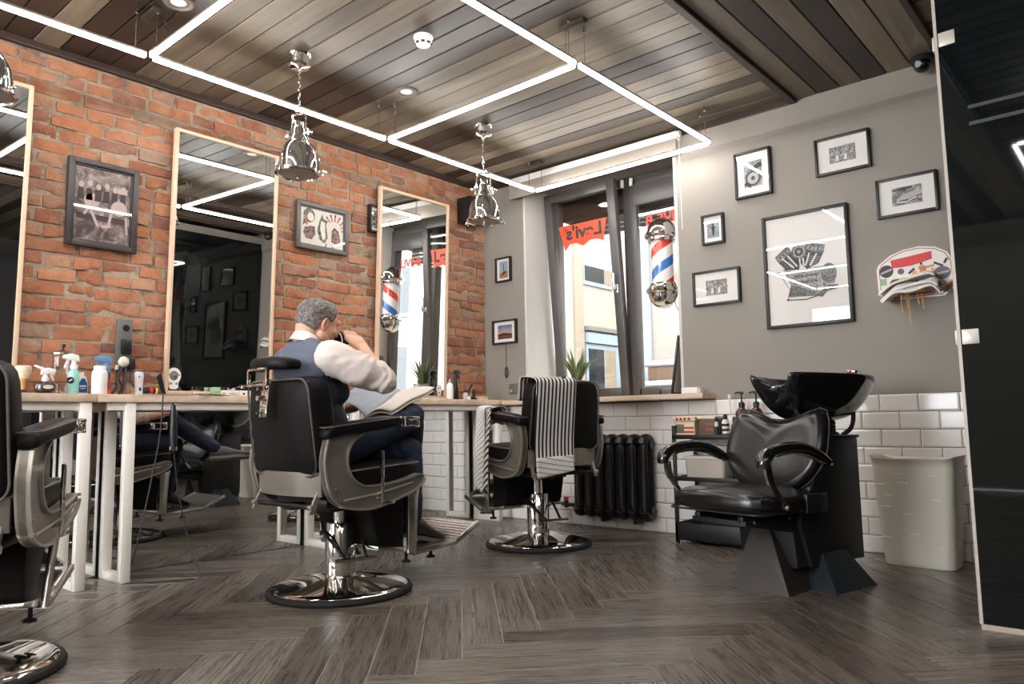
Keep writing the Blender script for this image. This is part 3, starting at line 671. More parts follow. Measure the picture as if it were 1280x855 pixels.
def barber_chair(name, label, loc, az, lift=0.0, headrest=True, plate='folded', rest_dy=0.0, pedal=105, group='vintage barber chairs'):
    t = thing(name, label, 'barber chair', (loc[0], loc[1], 0), R(-az), group)
    L_ = lift
    # round chrome foot with a rubber ring
    mb = MB(); mb.lathe([(0.27, 0.0), (0.333, 0.0), (0.336, 0.012), (0.330, 0.024), (0.312, 0.029), (0.27, 0.026)], seg=64); mb.build('rubber_ring', M['rubber'], t)
    mb = MB(); mb.lathe([(0.0, 0.004), (0.30, 0.004), (0.314, 0.028), (0.306, 0.036), (0.285, 0.041), (0.21, 0.056), (0.13, 0.070), (0.085, 0.079), (0.0, 0.081)], seg=64); mb.build('base', M['chrome'], t)
    mb = MB(); mb.lathe([(0.0, 0.078), (0.070, 0.078), (0.070, 0.316), (0.066, 0.322), (0.0, 0.322)], seg=40); mb.build('column', M['chrome'], t)
    mb = MB(); mb.cyl((0, 0, 0.31), (0, 0, 0.42+L_), 0.034, seg=24); mb.build('piston', M['chrome'], t)
    pm = Matrix.Rotation(R(-(pedal-az-180)), 4, 'Z')
    mb = MB(); mb.M = pm
    mb.tube(bez([(-0.072, 0.02, 0.272), (-0.082, -0.03, 0.268), (-0.05, -0.19, 0.178)], 5), 0.008, 8); mb.tube(bez([(0.072, 0.02, 0.272), (0.082, -0.03, 0.268), (0.05, -0.19, 0.178)], 5), 0.008, 8)
    mb.cyl((-0.095, 0.01, 0.274), (-0.066, 0.01, 0.274), 0.012, seg=12); mb.cyl((0.066, 0.01, 0.274), (0.095, 0.01, 0.274), 0.012, seg=12); a = mb.build('pump_lever', M['black'], t)
    mb = MB(); mb.M = pm; mb.cyl((-0.10, -0.195, 0.173), (0.10, -0.195, 0.173), 0.0085, seg=12); mb.build('pedal_bar', M['chrome'], a)
    # carriage under the seat
    mb = MB(); mb.box((-0.20, -0.22, 0.405+L_), (0.20, 0.20, 0.455+L_), 0.012); mb.box((-0.07, -0.10, 0.375+L_), (0.07, 0.10, 0.41+L_), 0.01)
    mb.cyl((-0.21, -0.30, 0.425+L_), (0.21, -0.30, 0.425+L_), 0.011, seg=12); mb.box((-0.05, -0.28, 0.40+L_), (0.03, -0.20, 0.43+L_), 0.006); mb.build('seat_carriage', M['black'], t, ang=30)
    for s in (-1, 1):
        mb = MB(); mb.prism([(-0.33, 0.40+L_), (-0.305, 0.395+L_), (-0.255, 0.50+L_), (-0.28, 0.505+L_)], 'x', s*0.222-0.006, s*0.222+0.006, 0.002)
        mb.cyl((s*0.21, -0.315, 0.425+L_), (s*0.238, -0.315, 0.425+L_), 0.012, seg=12); mb.build('recline_bracket', M['alu_light'], t, ang=30)
    # seat cushion with piping
    def fs(p, q):
        p = p.copy(); k = (p.y+0.24)/0.54; p.z += 0.028*k; u = q.x/0.25; p.z += 0.010*(1-u*u)*(1 if q.z > 0 else 0); return p
    mb = MB(); cushion(mb, -0.252, 0.252, -0.24, 0.30, 0.455+L_, 0.575+L_, 0.035, fs); st = mb.build('seat', M['leather'], t, subsurf=1)
    mb = MB()
    pth = [(x, y, 0.562+L_+0.028*(y+0.24)/0.54) for x, y in roundrect(0.494, 0.53, 0.05, 6, 0, 0.03)]; mb.tube(pth, 0.0045, 6, closed=True); mb.build('piping', M['piping'], st)
    # back cushion, reclined, with piping round its rear face
    th = R(7); cb, sb = math.cos(th), math.sin(th); yb, zb = -0.235, 0.555+L_
    def fb(p, q):
        w = p.copy(); k = (w.z-zb)/0.44; w.x *= 1.0-0.05*max(0, k)**2; w.y += -0.012*(1-(q.x/0.25)**2)*(1 if q.y < 0 else 0)
        y, z = w.y-yb, w.z-zb; return Vector((w.x, yb+y*cb-z*sb, zb+y*sb+z*cb))
    mb = MB(); cushion(mb, -0.258, 0.258, -0.318, -0.165, zb+0.0, zb+0.438, 0.05, fb); bk = mb.build('backrest', M['leather'], t, subsurf=1)
    mb = MB(); pts = []
    for x, z in roundrect(0.50, 0.424, 0.06, 6, 0, 0.219): pts.append(fb(Vector((x, -0.303, zb+z)), Vector((x, 0.5, 0))))
    mb.tube(pts, 0.0045, 6, closed=True); mb.build('piping', M['piping'], bk)
    # curved metal apron below the back
    mb = MB(); n = 16
    def ap(x, z, d): return (x, -0.325+0.045*(x/0.245)**2+d, z)
    rings = []
    for i in range(n+1):
        x = lerp(-0.245, 0.245, i/n); rings.append([ap(x, 0.468+L_, 0), ap(x, 0.572+L_, -0.004), ap(x, 0.572+L_, 0.012), ap(x, 0.468+L_, 0.012)])
    mb.rings(rings); mb.build('back_apron', M['alu'], t, ang=30)
    # cast side panels, arm pads
    for s in (-1, 1):
        o, i_ = resample([(a, b+L_) for a, b in OUT], 40), resample([(a, b+L_) for a, b in INN], 40)
        mb = MB(); tri_fan_panel(mb, o, i_, s*0.266, s*0.289); sp = mb.build('side_panel', M['alu'], t, ang=30)
        mb = MB()
        def edge(line, w_, out_):
            rings = []
            for k in range(len(line)):
                a, b = line[max(0, k-1)], line[min(len(line)-1, k+1)]; tx = Vector((b[0]-a[0], b[1]-a[1])).normalized(); nn = Vector((-tx.y, tx.x))*out_
                p = Vector(line[k]); q = p+nn*w_
                rings.append([(s*0.258, *p), (s*0.301, *p), (s*0.301, *q), (s*0.258, *q)])
            mb.rings(rings)
        edge(o, 0.008, 1); edge(i_, 0.006, -1)
        mb.tube(bez([(s*0.292, -0.20, 0.448+L_), (s*0.295, 0.0, 0.468+L_), (s*0.294, 0.19, 0.500+L_)], 6), 0.0055, 8)
        mb.build('rim', M['alu_light'], sp, ang=30)
        for (y, z) in ((-0.235, 0.50), (-0.215, 0.455), (-0.02, 0.447), (0.236, 0.512)):
            mb = MB(); mb.cyl((s*0.286, y, z+L_), (s*0.296, y, z+L_), 0.008, 0.006, 10); mb.build('screw', M['chrome_soft'], sp)
        def fa(p, q): return Vector((p.x*1.0, p.y, p.z+0.11*(p.y+0.30)*0.95-(0.012 if q.y < -0.15 else 0)*1))
        mb = MB(); cushion(mb, s*0.283-0.043, s*0.283+0.043, -0.305, 0.105, 0.716+L_, 0.776+L_, 0.028, fa); pad = mb.build('arm_pad', M['leather'], t, subsurf=1)
        mb = MB(); pts = [(s*0.283+x, y, 0.763+L_+0.104*(y+0.30)) for x, y in roundrect(0.082, 0.40, 0.025, 5, 0, -0.10)]; mb.tube(pts, 0.003, 6, closed=True); mb.build('piping', M['piping'], pad)
        mb = MB(); mb.box((s*0.283-0.036, 0.10, 0.757+L_), (s*0.283+0.036, 0.132, 0.806+L_), 0.008)
        for dx in (-0.034, 0.034):
            mb.box((s*0.283+dx-0.003, 0.12, 0.797+L_), (s*0.283+dx+0.003, 0.215, 0.806+L_), 0.002); mb.box((s*0.283+dx-0.003, 0.12, 0.757+L_), (s*0.283+dx+0.003, 0.215, 0.764+L_), 0.002)
        mb.box((s*0.283-0.036, 0.205, 0.755+L_), (s*0.283+0.036, 0.215, 0.808+L_), 0.003)
        mb.build('arm_end_bracket', M['chrome'], t, ang=30)
    mb = MB(); mb.box((0.304, -0.012, 0.42+L_), (0.318, 0.003, 0.655+L_), 0.003); mb.box((0.304, -0.012, 0.415+L_), (0.318, 0.065, 0.428+L_), 0.003); mb.cyl((0.285, -0.005, 0.45+L_), (0.312, -0.005, 0.45+L_), 0.008, seg=10); mb.build('recline_lever', M['chrome'], t, ang=30)
    # calf rest, struts and foot rest
    d = rest_dy
    def sw(y, z): k = (0.43-z)/0.26; return (y+d*max(0, k), z+L_)
    mb = MB(); mb.prism([sw(0.0, 0.425), sw(0.205, 0.43), sw(0.208, 0.19), sw(0.075, 0.200), sw(0.045, 0.235)], 'x', -0.215, 0.215, 0.012); mb.build('calf_rest', M['leather'], t, ang=30)
    mb = MB(); mb.prism([sw(0.045, 0.200), sw(0.21, 0.172), sw(0.21, 0.194), sw(0.045, 0.218)], 'x', -0.222, 0.222, 0.003); mb.build('calf_rest_edge', M['chrome_soft'], t, ang=30)
    for s in (-1, 1):
        mb = MB(); mb.prism([sw(0.212, 0.445), sw(0.285, 0.47), sw(0.275, 0.42), sw(0.262, 0.165), sw(0.212, 0.165)], 'x', s*0.232-0.008, s*0.232+0.008, 0.003); mb.build('strut', M['chrome_soft'], t, ang=30)
    for y, s in ((0.24, -1), (0.24, 1), (0.40, -1), (0.40, 1)):
        yy, zz = sw(y, 0.165 if plate == 'open' or y < 0.3 else 0.185)
        if plate != 'open' and y > 0.3: yy -= 0.03
        mb = MB(); mb.cyl((s*0.19, yy, zz-0.035), (s*0.19, yy, zz+0.002), 0.008, seg=10); mb.lathe([(0.0, -0.048), (0.022, -0.048), (0.022, -0.040), (0.006, -0.032), (0.0, -0.03)], (s*0.19, yy, zz), 14); mb.build('rubber_stop', M['rubber'], t)
    def slats(par, A, B, hw0, hw1, nsl, th_=0.012):
        """slatted metal plate from A=(y,z) to B=(y,z), half widths at both ends"""
        mb = MB(); A, B = Vector(A), Vector(B); dr = (B-A); ln = dr.length; dr.normalize(); nn = Vector((-dr.y, dr.x))
        def quad(u0, u1, lift_, h):
            w0, w1 = lerp(hw0, hw1, u0), lerp(hw0, hw1, u1); p, q = A+(B-A)*u0, A+(B-A)*u1
            a = [(-w0, *(p+nn*lift_)), (w0, *(p+nn*lift_)), (w1, *(q+nn*lift_)), (-w1, *(q+nn*lift_))]
            b = [(-w0, *(p+nn*(lift_+h))), (w0, *(p+nn*(lift_+h))), (w1, *(q+nn*(lift_+h))), (-w1, *(q+nn*(lift_+h)))]
            mb.rings([a, b])
        quad(0, 1, -th_, th_*0.7)
        for k in range(nsl): quad((k+0.08)/nsl, (k+0.62)/nsl, -th_*0.4, th_*0.6)
        quad(0, 0.03, -th_, th_+0.003); quad(0.97, 1, -th_, th_+0.003)
        return mb
    if plate == 'open':
        P0, P1, P2 = sw(0.255, 0.163), sw(0.535, 0.178), sw(0.70, 0.255)
        f1 = slats(t, P0, P1, 0.222, 0.222, 12).build('foot_plate', M['chrome_soft'], t, ang=25)
        slats(t, P1, P2, 0.222, 0.222, 8).build('flip_plate', M['chrome_soft'], t, ang=25)
        mid = [(P0, P1), (P1, P2)]
    else:
        P0, P1, P2 = sw(0.255, 0.166), sw(0.325, 0.170), sw(0.555, 0.238); P3 = sw(0.40, 0.322)
        slats(t, sw(0.30, 0.172), sw(0.53, 0.232), 0.20, 0.20, 9).build('foot_plate', M['chrome_soft'], t, ang=25)
        slats(t, sw(0.53, 0.248), P3, 0.205, 0.165, 7).build('flip_plate', M['chrome_soft'], t, ang=25)
        mid = [(P0, P1), (P1, P2)]
    for s in (-1, 1):
        mb = MB()
        for a, b in mid:
            a, b = Vector(a), Vector(b); nn = Vector((-(b-a).y, (b-a).x)).normalized()*0.012
            mb.prism([tuple(a-nn), tuple(b-nn), tuple(b+nn), tuple(a+nn)], 'x', s*0.228-0.007, s*0.228+0.007, 0.002)
        mb.build('foot_rail', M['chrome_soft'], t, ang=30)
    if headrest:
        hz, hy = 1.035+L_, -0.40
        def fh(p, q): return Vector((p.x, p.y-0.02+0.05*(q.x/0.15)**2, p.z-0.012*(q.x/0.15)**2))
        mb = MB(); cushion(mb, -0.140, 0.160, hy-0.035, hy+0.06, hz-0.015, hz+0.043, 0.026, fh); hd = mb.build('headrest', M['leather'], t, subsurf=1)
        mb = MB()
        for x in (-0.075, 0.075): mb.box((x-0.006, hy-0.05, hz-0.085), (x+0.006, hy-0.035, hz-0.01), 0.002)
        mb.box((-0.08, hy-0.052, hz-0.09), (0.08, hy-0.034, hz-0.078), 0.002); mb.box((-0.08, hy-0.05, hz-0.02), (0.08, hy-0.038, hz-0.01), 0.002)
        mb.box((-0.03, hy-0.012, hz-0.225), (0.03, hy+0.0, hz-0.06), 0.003, rot=Matrix.Rotation(R(-6), 3, 'X'))
        mb.cyl((0, hy-0.012, hz-0.14), (0, hy-0.045, hz-0.14), 0.012, seg=14); mb.cyl((0, hy-0.02, hz-0.10), (0, hy-0.045, hz-0.10), 0.008, seg=12); mb.cyl((-0.02, hy-0.02, hz-0.205), (-0.02, hy-0.035, hz-0.205), 0.006, seg=10)
        mb.build('headrest_bracket', M['chrome'], hd, ang=30)
    else:
        mb = MB(); mb.cyl((-0.03, -0.355, 0.965+L_), (-0.03, -0.36, 1.005+L_), 0.016, 0.012, 14); mb.build('headrest_socket', M['black'], t)
    return t
C1 = (-2.976, 2.182); C2 = (-3.037, 3.735); C0 = (-2.975, 0.673)
barber_chair('barber_chair', 'black barber chair with chrome foot in which the man sits', C1, 0, 0.0, True, 'open')
barber_chair('barber_chair', 'empty black barber chair by the window with striped towels hung over it', C2, -72, 0.035, False, 'folded', pedal=112)
barber_chair('barber_chair', 'black barber chair cut off by the left edge of the picture', C0, -57, 0.005, False, 'folded', rest_dy=-0.10)
# ------------------------------------------------------------------ framed pictures
def art(name, base, ink, scale, lo=0.42, hi=0.58, extra=None, dist=1.0):
    """picture print: blotchy figure and ground made procedurally"""
    m, nt, b = new_mat(name); co = objco(nt)
    n = noise(nt, scale, 6, 0.65, co, dist)
    c = ramp(nt, n, [(lo, ink), ((lo+hi)/2, tuple((a+b_)/2*0.8 for a, b_ in zip(ink, base))), (hi, base)])
    if extra:
        n2 = noise(nt, scale*1.7, 3, 0.6, co, 0.5); c = mixc(nt, ramp(nt, n2, [(extra[1], (0, 0, 0)), (extra[1]+0.06, (1, 1, 1))]), c, extra[0])
    nt.links.new(c, b.inputs['Base Color']); b.inputs['Roughness'].default_value = 0.6
    return m
PF = plain('black_picture_frame', S(22, 20, 19), 0.42)
MAT = plain('passepartout', S(236, 230, 224), 0.8)
def picture(wall, c, w, h, label, fw=0.014, depth=0.03, mat_w=None, prints=None, frame=PF, glass=True, mat=MAT, group=None):
    """local frame: x across, z up, -y out of the wall; wall 'B' faces -Y, 'A' faces +X"""
    rz = 0 if wall == 'B' else R(90)
    loc = (c[0], YB-0.001, c[1]) if wall == 'B' else (XA+0.017, c[0], c[1])
    t = thing('framed_picture', label, 'picture', loc, rz, group)
    mb = MB(); y0, y1 = -depth, 0.0; b = 0.0015
    mb.box((-w/2, y0, -h/2), (-w/2+fw, y1, h/2), b); mb.box((w/2-fw, y0, -h/2), (w/2, y1, h/2), b); mb.box((-w/2+fw, y0, -h/2), (w/2-fw, y1, -h/2+fw), b); mb.box((-w/2+fw, y0, h/2-fw), (w/2-fw, y1, h/2), b)
    if frame is not PF:                       # moulded frame: an inner step
        f2 = fw*0.5; i = fw*0.85
        mb.box((-w/2+i, y0+0.012, -h/2+i), (-w/2+i+f2, y1, h/2-i), b); mb.box((w/2-i-f2, y0+0.012, -h/2+i), (w/2-i, y1, h/2-i), b); mb.box((-w/2+i, y0+0.012, -h/2+i), (w/2-i, y1, -h/2+i+f2), b); mb.box((-w/2+i, y0+0.012, h/2-i-f2), (w/2-i, y1, h/2-i), b)
    mb.build('frame', frame, t, ang=30)
    mb = MB(); mb.box((-w/2+fw*0.7, -0.012, -h/2+fw*0.7), (w/2-fw*0.7, -0.003, h/2-fw*0.7)); sheet = mb.build('mount', mat, t, smooth=False)
    if glass:
        mb = MB(); g_ = fw*0.7; y_ = -depth+0.006; mb.poly([(-w/2+g_, y_, -h/2+g_), (w/2-g_, y_, -h/2+g_), (w/2-g_, y_, h/2-g_), (-w/2+g_, y_, h/2-g_)]); mb.build('glazing', M['picture_glass'], t, smooth=False)
    if prints: prints(t, sheet)
    return t
def flat(mb, pts, y=-0.0125): mb.poly([(p[0], y, p[1]) for p in pts])
def photo_print(w, h, m, cx=0, cz=0):
    def f(t, sheet):
        mb = MB(); mb.box((cx-w/2, -0.0135, cz-h/2), (cx+w/2, -0.0115, cz+h/2)); mb.build('print', m, sheet, smooth=False)
    return f
bw1 = art('photo_figures', S(200, 196, 190), S(16, 15, 14), 60, 0.46, 0.56); bw2 = art('photo_wheel', S(196, 200, 202), S(70, 74, 76), 40, 0.35, 0.65)
K_ = plain('ink_black', S(36, 34, 33), 0.6); G1 = plain('ink_grey', S(112, 110, 108), 0.6); G2 = plain('ink_pale', S(176, 172, 168), 0.6); GD = plain('ink_dark_grey', S(66, 64, 62), 0.6)
def shape(sheet, name, m, polys, y=-0.0145):
    mb = MB()
    for k, p in enumerate(polys): mb.prism(p, 'y', y-0.0002*(k % 4), -0.0118)
    return mb.build(name, m, sheet, smooth=False)
def disc(cx, cz, rx, rz=None, n=20, a0=0, a1=360):
    rz = rz or rx; return [(cx+rx*math.cos(R(lerp(a0, a1, k/n))), cz+rz*math.sin(R(lerp(a0, a1, k/n)))) for k in range(n if a1-a0 >= 360 else n+1)]
def rotp(p, c, a):
    ca, sa = math.cos(R(a)), math.sin(R(a)); return [(c[0]+(x-c[0])*ca-(z-c[1])*sa, c[1]+(x-c[0])*sa+(z-c[1])*ca) for x, z in p]
def rect(cx, cz, w, h, a=0): return rotp([(cx-w/2, cz-h/2), (cx+w/2, cz-h/2), (cx+w/2, cz+h/2), (cx-w/2, cz+h/2)], (cx, cz), a)
def wheel_print(t, sh):
    photo_print(0.12, 0.17, bw2)(t, sh); p = sh.children[0]
    shape(p, 'wheel', GD, [disc(0.0, -0.03, 0.052)], -0.0142); shape(p, 'wheel_hub', G2, [disc(0.0, -0.03, 0.038)], -0.0148); shape(p, 'wheel_centre', GD, [disc(0, -0.03, 0.014)], -0.0156)
    shape(p, 'fender', K_, [rect(0.03, 0.045, 0.06, 0.03, 20), rect(-0.035, -0.07, 0.05, 0.02, -30)], -0.0142)
def crowd_print(w, h, seed):
    def f(t, sh):
        m, nt, b = new_mat('photo_crowd'); mp = nt.nodes.new('ShaderNodeMapping'); mp.inputs['Location'].default_value = (seed, seed*2, seed*3); nt.links.new(objco(nt), mp.inputs[0])
        v = nt.nodes.new('ShaderNodeTexVoronoi'); v.inputs['Scale'].default_value = 42; nt.links.new(mp.outputs[0], v.inputs['Vector'])
        n1 = noise(nt, 55, 5, 0.7, mp.outputs[0], 1.5)
        ad = N(nt, 'ShaderNodeMath', operation='MULTIPLY_ADD'); ad.inputs[1].default_value = 0.55; nt.links.new(v.outputs['Distance'], ad.inputs[0]); nt.links.new(n1, ad.inputs[2])
        nt.links.new(ramp(nt, ad.outputs[0], [(0.55, S(20, 18, 18)), (0.66, S(90, 86, 84)), (0.74, S(214, 210, 206)), (0.82, S(40, 38, 36)), (0.95, S(150, 146, 142))]), b.inputs['Base Color']); b.inputs['Roughness'].default_value = 0.6
        photo_print(w, h, m)(t, sh); p = sh.children[0]; r = random.Random(seed)
        shape(p, 'faces', G2, [disc(lerp(-w*0.36, w*0.36, k/4)+r.uniform(-0.006, 0.006), h*r.uniform(-0.05, 0.25), h*0.085, h*0.11, 12) for k in range(5)], -0.0142)
        shape(p, 'shirts', plain('ink_white', S(226, 222, 216), 0.6) if 'ink_white' not in bpy.data.materials else bpy.data.materials['ink_white'], [[(x-w*0.06, -h*0.42), (x+w*0.05, -h*0.40), (x+w*0.06, -h*0.12), (x, h*0.0), (x-w*0.05, -h*0.1)] for x in (-w*0.2, w*0.12)], -0.0144)
    return f
def car_print(t, sh):
    photo_print(0.155, 0.105, art('photo_street', S(190, 186, 180), S(60, 56, 53), 30, 0.4, 0.6))(t, sh); p = sh.children[0]
    shape(p, 'car_body', G2, [[(-0.05, -0.012), (-0.02, 0.008), (0.045, 0.020), (0.066, 0.012), (0.066, -0.018), (0.03, -0.035), (-0.048, -0.040), (-0.056, -0.026)]], -0.0142)
    shape(p, 'car_roof', G1, [[(-0.018, 0.008), (-0.004, 0.026), (0.036, 0.034), (0.048, 0.020)]], -0.0145)
    shape(p, 'car_shadow', K_, [[(-0.052, -0.040), (-0.04, -0.026), (0.02, -0.022), (0.066, -0.006), (0.066, -0.012), (0.03, -0.036)], rect(-0.02, 0.04, 0.1, 0.012, 3)], -0.0148)
    shape(p, 'bumper', bpy.data.materials['ink_white'], [[(-0.054, -0.038), (0.0, -0.041), (0.0, -0.034), (-0.052, -0.031)], [(0.004, -0.038), (0.05, -0.022), (0.05, -0.016), (0.004, -0.031)]], -0.0152)
def man_print(t, sh):
    photo_print(0.085, 0.115, art('photo_haze', S(176, 184, 190), S(120, 126, 132), 30, 0.35, 0.65))(t, sh); p = sh.children[0]
    shape(p, 'standing_figure', K_, [[(-0.014, 0.02), (0.014, 0.022), (0.008, -0.03), (0.004, -0.045), (-0.006, -0.045), (-0.006, -0.02)], disc(0, 0.030, 0.007), [(-0.024, 0.026), (-0.01, 0.018), (-0.008, 0.008), (-0.02, 0.012)]], -0.0142)
picture('B', (-1.894, 2.352), 0.243, 0.308, 'black framed black-and-white print of a wheel, uppermost left on the grey wall', prints=wheel_print)
picture('B', (-1.337, 2.347), 0.316, 0.232, 'black framed photograph of a group, nearest the ceiling on the grey wall', prints=crowd_print(0.15, 0.098, 3))
picture('B', (-1.005, 2.018), 0.316, 0.228, 'black framed photograph of an old car, next to the black glass', prints=car_print)
picture('B', (-2.188, 2.036), 0.158, 0.204, 'smallest framed picture on the grey wall, a standing figure', prints=man_print)
picture('B', (-2.182, 1.641), 0.333, 0.234, 'framed group photograph on the grey wall below the smallest picture', prints=crowd_print(0.15, 0.10, 8))
def engine_print(t, sh):
    E1 = art('engraving_dark', S(150, 150, 148), S(22, 22, 22), 150, 0.44, 0.56); E2 = art('engraving_mid', S(206, 204, 200), S(60, 60, 58), 130, 0.42, 0.56)
    q = lambda *ps: [((x-478)/596, (620-(y+0.13*(x-478)))/640) for x, y in ps]
    def bar(a, b, w):
        (x0, z0), (x1, z1) = q(a)[0], q(b)[0]; d = Vector((x1-x0, z1-z0)).normalized()*w; n_ = (-d.y, d.x)
        return [(x0+n_[0], z0+n_[1]), (x1+n_[0], z1+n_[1]), (x1-n_[0], z1-n_[1]), (x0-n_[0], z0-n_[1])]
    shape(sh, 'crankcase', E2, [q((392, 625), (440, 632), (500, 618), (556, 610), (582, 650), (572, 690), (522, 730), (405, 738), (418, 690))], -0.0140)
    shape(sh, 'gear_cover', E1, [disc(*q((556, 642))[0], 0.046, 0.062, 24), q((405, 738), (420, 690), (470, 700), (520, 728)), q((430, 650), (520, 640), (525, 650), (432, 662)), q((430, 675), (515, 665), (518, 675), (432, 687))], -0.0144)
    shape(sh, 'cylinder_barrels', K_, [q((378, 600), (425, 556), (456, 590), (452, 626), (402, 628)), q((472, 546), (540, 562), (522, 602), (480, 624), (456, 600))], -0.0144)
    shape(sh, 'cylinder_fins', G2, [bar((384+i*9, 602-i*7), (400+i*11, 622-i*2), 0.0012) for i in range(5)]+[bar((478+i*3, 572+i*9), (530-i*4, 578+i*8), 0.0012) for i in range(5)], -0.0150)
    shape(sh, 'cylinder_heads', E1, [q((364, 575), (414, 529), (427, 556), (379, 602)), q((480, 519), (548, 529), (541, 563), (472, 546))], -0.0152)
    shape(sh, 'head_bolts', G2, [bar((376+i*12, 580-i*11), (384+i*12, 588-i*11), 0.0028) for i in range(4)]+[bar((490+i*14, 532+i*2), (488+i*14, 545+i*2), 0.0028) for i in range(4)], -0.0158)
    shape(sh, 'pushrods', plain('ink_white', S(226, 222, 216), 0.6) if 'ink_white' not in bpy.data.materials else bpy.data.materials['ink_white'], [bar((390, 580), (434, 620), 0.0045), bar((412, 570), (446, 614), 0.0045), bar((455, 580), (458, 614), 0.0045), bar((468, 580), (470, 612), 0.0045), bar((492, 560), (476, 612), 0.0045), bar((518, 564), (492, 612), 0.0045)], -0.0160)
    c = q((455, 555))[0]
    shape(sh, 'air_filter', E1, [disc(*c, 0.047)], -0.0164); shape(sh, 'air_filter_rim', G2, [disc(*c, 0.035)], -0.0170); shape(sh, 'air_filter_cap', GD, [disc(*c, 0.028)], -0.0176); shape(sh, 'air_filter_bolt', G2, [disc(*c, 0.010)], -0.0182)
    shape(sh, 'exhaust_pipe', E1, [q((508, 730), (550, 690), (586, 686), (582, 702), (548, 712), (528, 736)), disc(*q((376, 645))[0], 0.024, 0.013)], -0.0152)
    shape(sh, 'cables', GD, [bar((400, 750), (470, 746), 0.003), bar((470, 746), (532, 724), 0.003), bar((386, 655), (412, 705), 0.0015), bar((408, 742), (402, 752), 0.004)], -0.0142)
picture('B', (-1.588, 1.684), 0.520, 0.716, 'large framed engraving of a V-twin motorcycle engine on the grey wall', fw=0.018, prints=engine_print)
def tower_print(t, sh):
    photo_print(0.09, 0.14, art('photo_sky_blue', S(176, 196, 210), S(140, 156, 172), 14, 0.3, 0.7))(t, sh); p = sh.children[0]
    shape(p, 'rocks', plain('ink_ochre', S(150, 120, 84), 0.6), [[(-0.045, -0.07), (0.045, -0.07), (0.045, -0.02), (0.01, -0.005), (-0.02, -0.03), (-0.045, -0.015)]], -0.0142); shape(p, 'rock_shadow', K_, [[(-0.03, -0.05), (0.0, -0.02), (0.03, -0.015), (0.02, -0.03), (-0.01, -0.045)], rect(0, 0.02, 0.006, 0.06)], -0.0146)
picture('B', (-4.070, 2.034), 0.168, 0.206, 'small framed colour print on the pier, the upper of the two by the brick corner', fw=0.012, depth=0.03, prints=tower_print)
def sunset_print(t, sh):
    m, nt, b = new_mat('photo_dusk'); co = objco(nt); sx = nt.nodes.new('ShaderNodeSeparateXYZ'); nt.links.new(co, sx.inputs[0])
    mr = N(nt, 'ShaderNodeMapRange'); mr.inputs[1].default_value = -0.06; mr.inputs[2].default_value = 0.06; nt.links.new(sx.outputs[2], mr.inputs[0])
    nt.links.new(ramp(nt, mr.outputs[0], [(0.0, S(70, 40, 34)), (0.3, S(120, 64, 44)), (0.42, S(210, 150, 110)), (0.62, S(150, 150, 160)), (1.0, S(64, 92, 130))]), b.inputs['Base Color'])
    photo_print(0.155, 0.115, m)(t, sh); p = sh.children[0]
    shape(p, 'hut', K_, [[(-0.078, -0.02), (-0.02, -0.005), (0.078, -0.018), (0.078, -0.03), (-0.078, -0.03)], rect(-0.05, 0.03, 0.004, 0.06)], -0.0142)
picture('B', (-4.066, 1.510), 0.262, 0.200, 'framed dusk photograph on the pier, the lower of the two by the brick corner', fw=0.014, depth=0.03, prints=sunset_print)
# on the brick wall
OLD = plain('moulded_brown_black_frame', S(58, 52, 52), 0.38)
SEP = art('sepia_photo', S(190, 168, 160), S(70, 56, 54), 14, 0.38, 0.66)
def band_print(t, sh):
    photo_print(0.285, 0.40, SEP)(t, sh); p = sh.children[0]; PK = plain('sepia_pale', S(186, 166, 160), 0.6); PD = plain('sepia_dark', S(64, 50, 50), 0.6)
    shape(p, 'drums', PK, [disc(-0.055, 0.02, 0.04), disc(0.085, 0.0, 0.042)], -0.0142)
    hs = []
    for k in range(6): hs += [disc(-0.11+k*0.043, 0.10+0.012*(k % 2), 0.013, 0.017, 12)]
    shape(p, 'heads', PK, hs+[rect(0.10, 0.10, 0.05, 0.03)], -0.0144)
    shape(p, 'suits', PD, [[(-0.13+k*0.043, 0.02), (-0.095+k*0.043, 0.02), (-0.1+k*0.043, 0.085), (-0.125+k*0.043, 0.085)] for k in range(6)]+[rect(0, -0.07, 0.26, 0.03)], -0.0140)
    shape(p, 'limbs', PK, [rect(-0.04, -0.075, 0.014, 0.09, 24), rect(-0.075, -0.03, 0.012, 0.07, -30), rect(0.04, -0.06, 0.014, 0.10, -10), rect(0.02, -0.11, 0.05, 0.016, 10), rect(0.125, -0.09, 0.012, 0.10, 5)], -0.0146)
picture('A', (1.551, 1.977), 0.358, 0.475, 'sepia photograph of musicians in a moulded dark frame on the brick wall', fw=0.028, depth=0.034, frame=OLD, prints=band_print, mat=plain('sepia_mount', S(170, 146, 140), 0.7))
GF = plain('slate_grey_frame', S(96, 90, 88), 0.4)
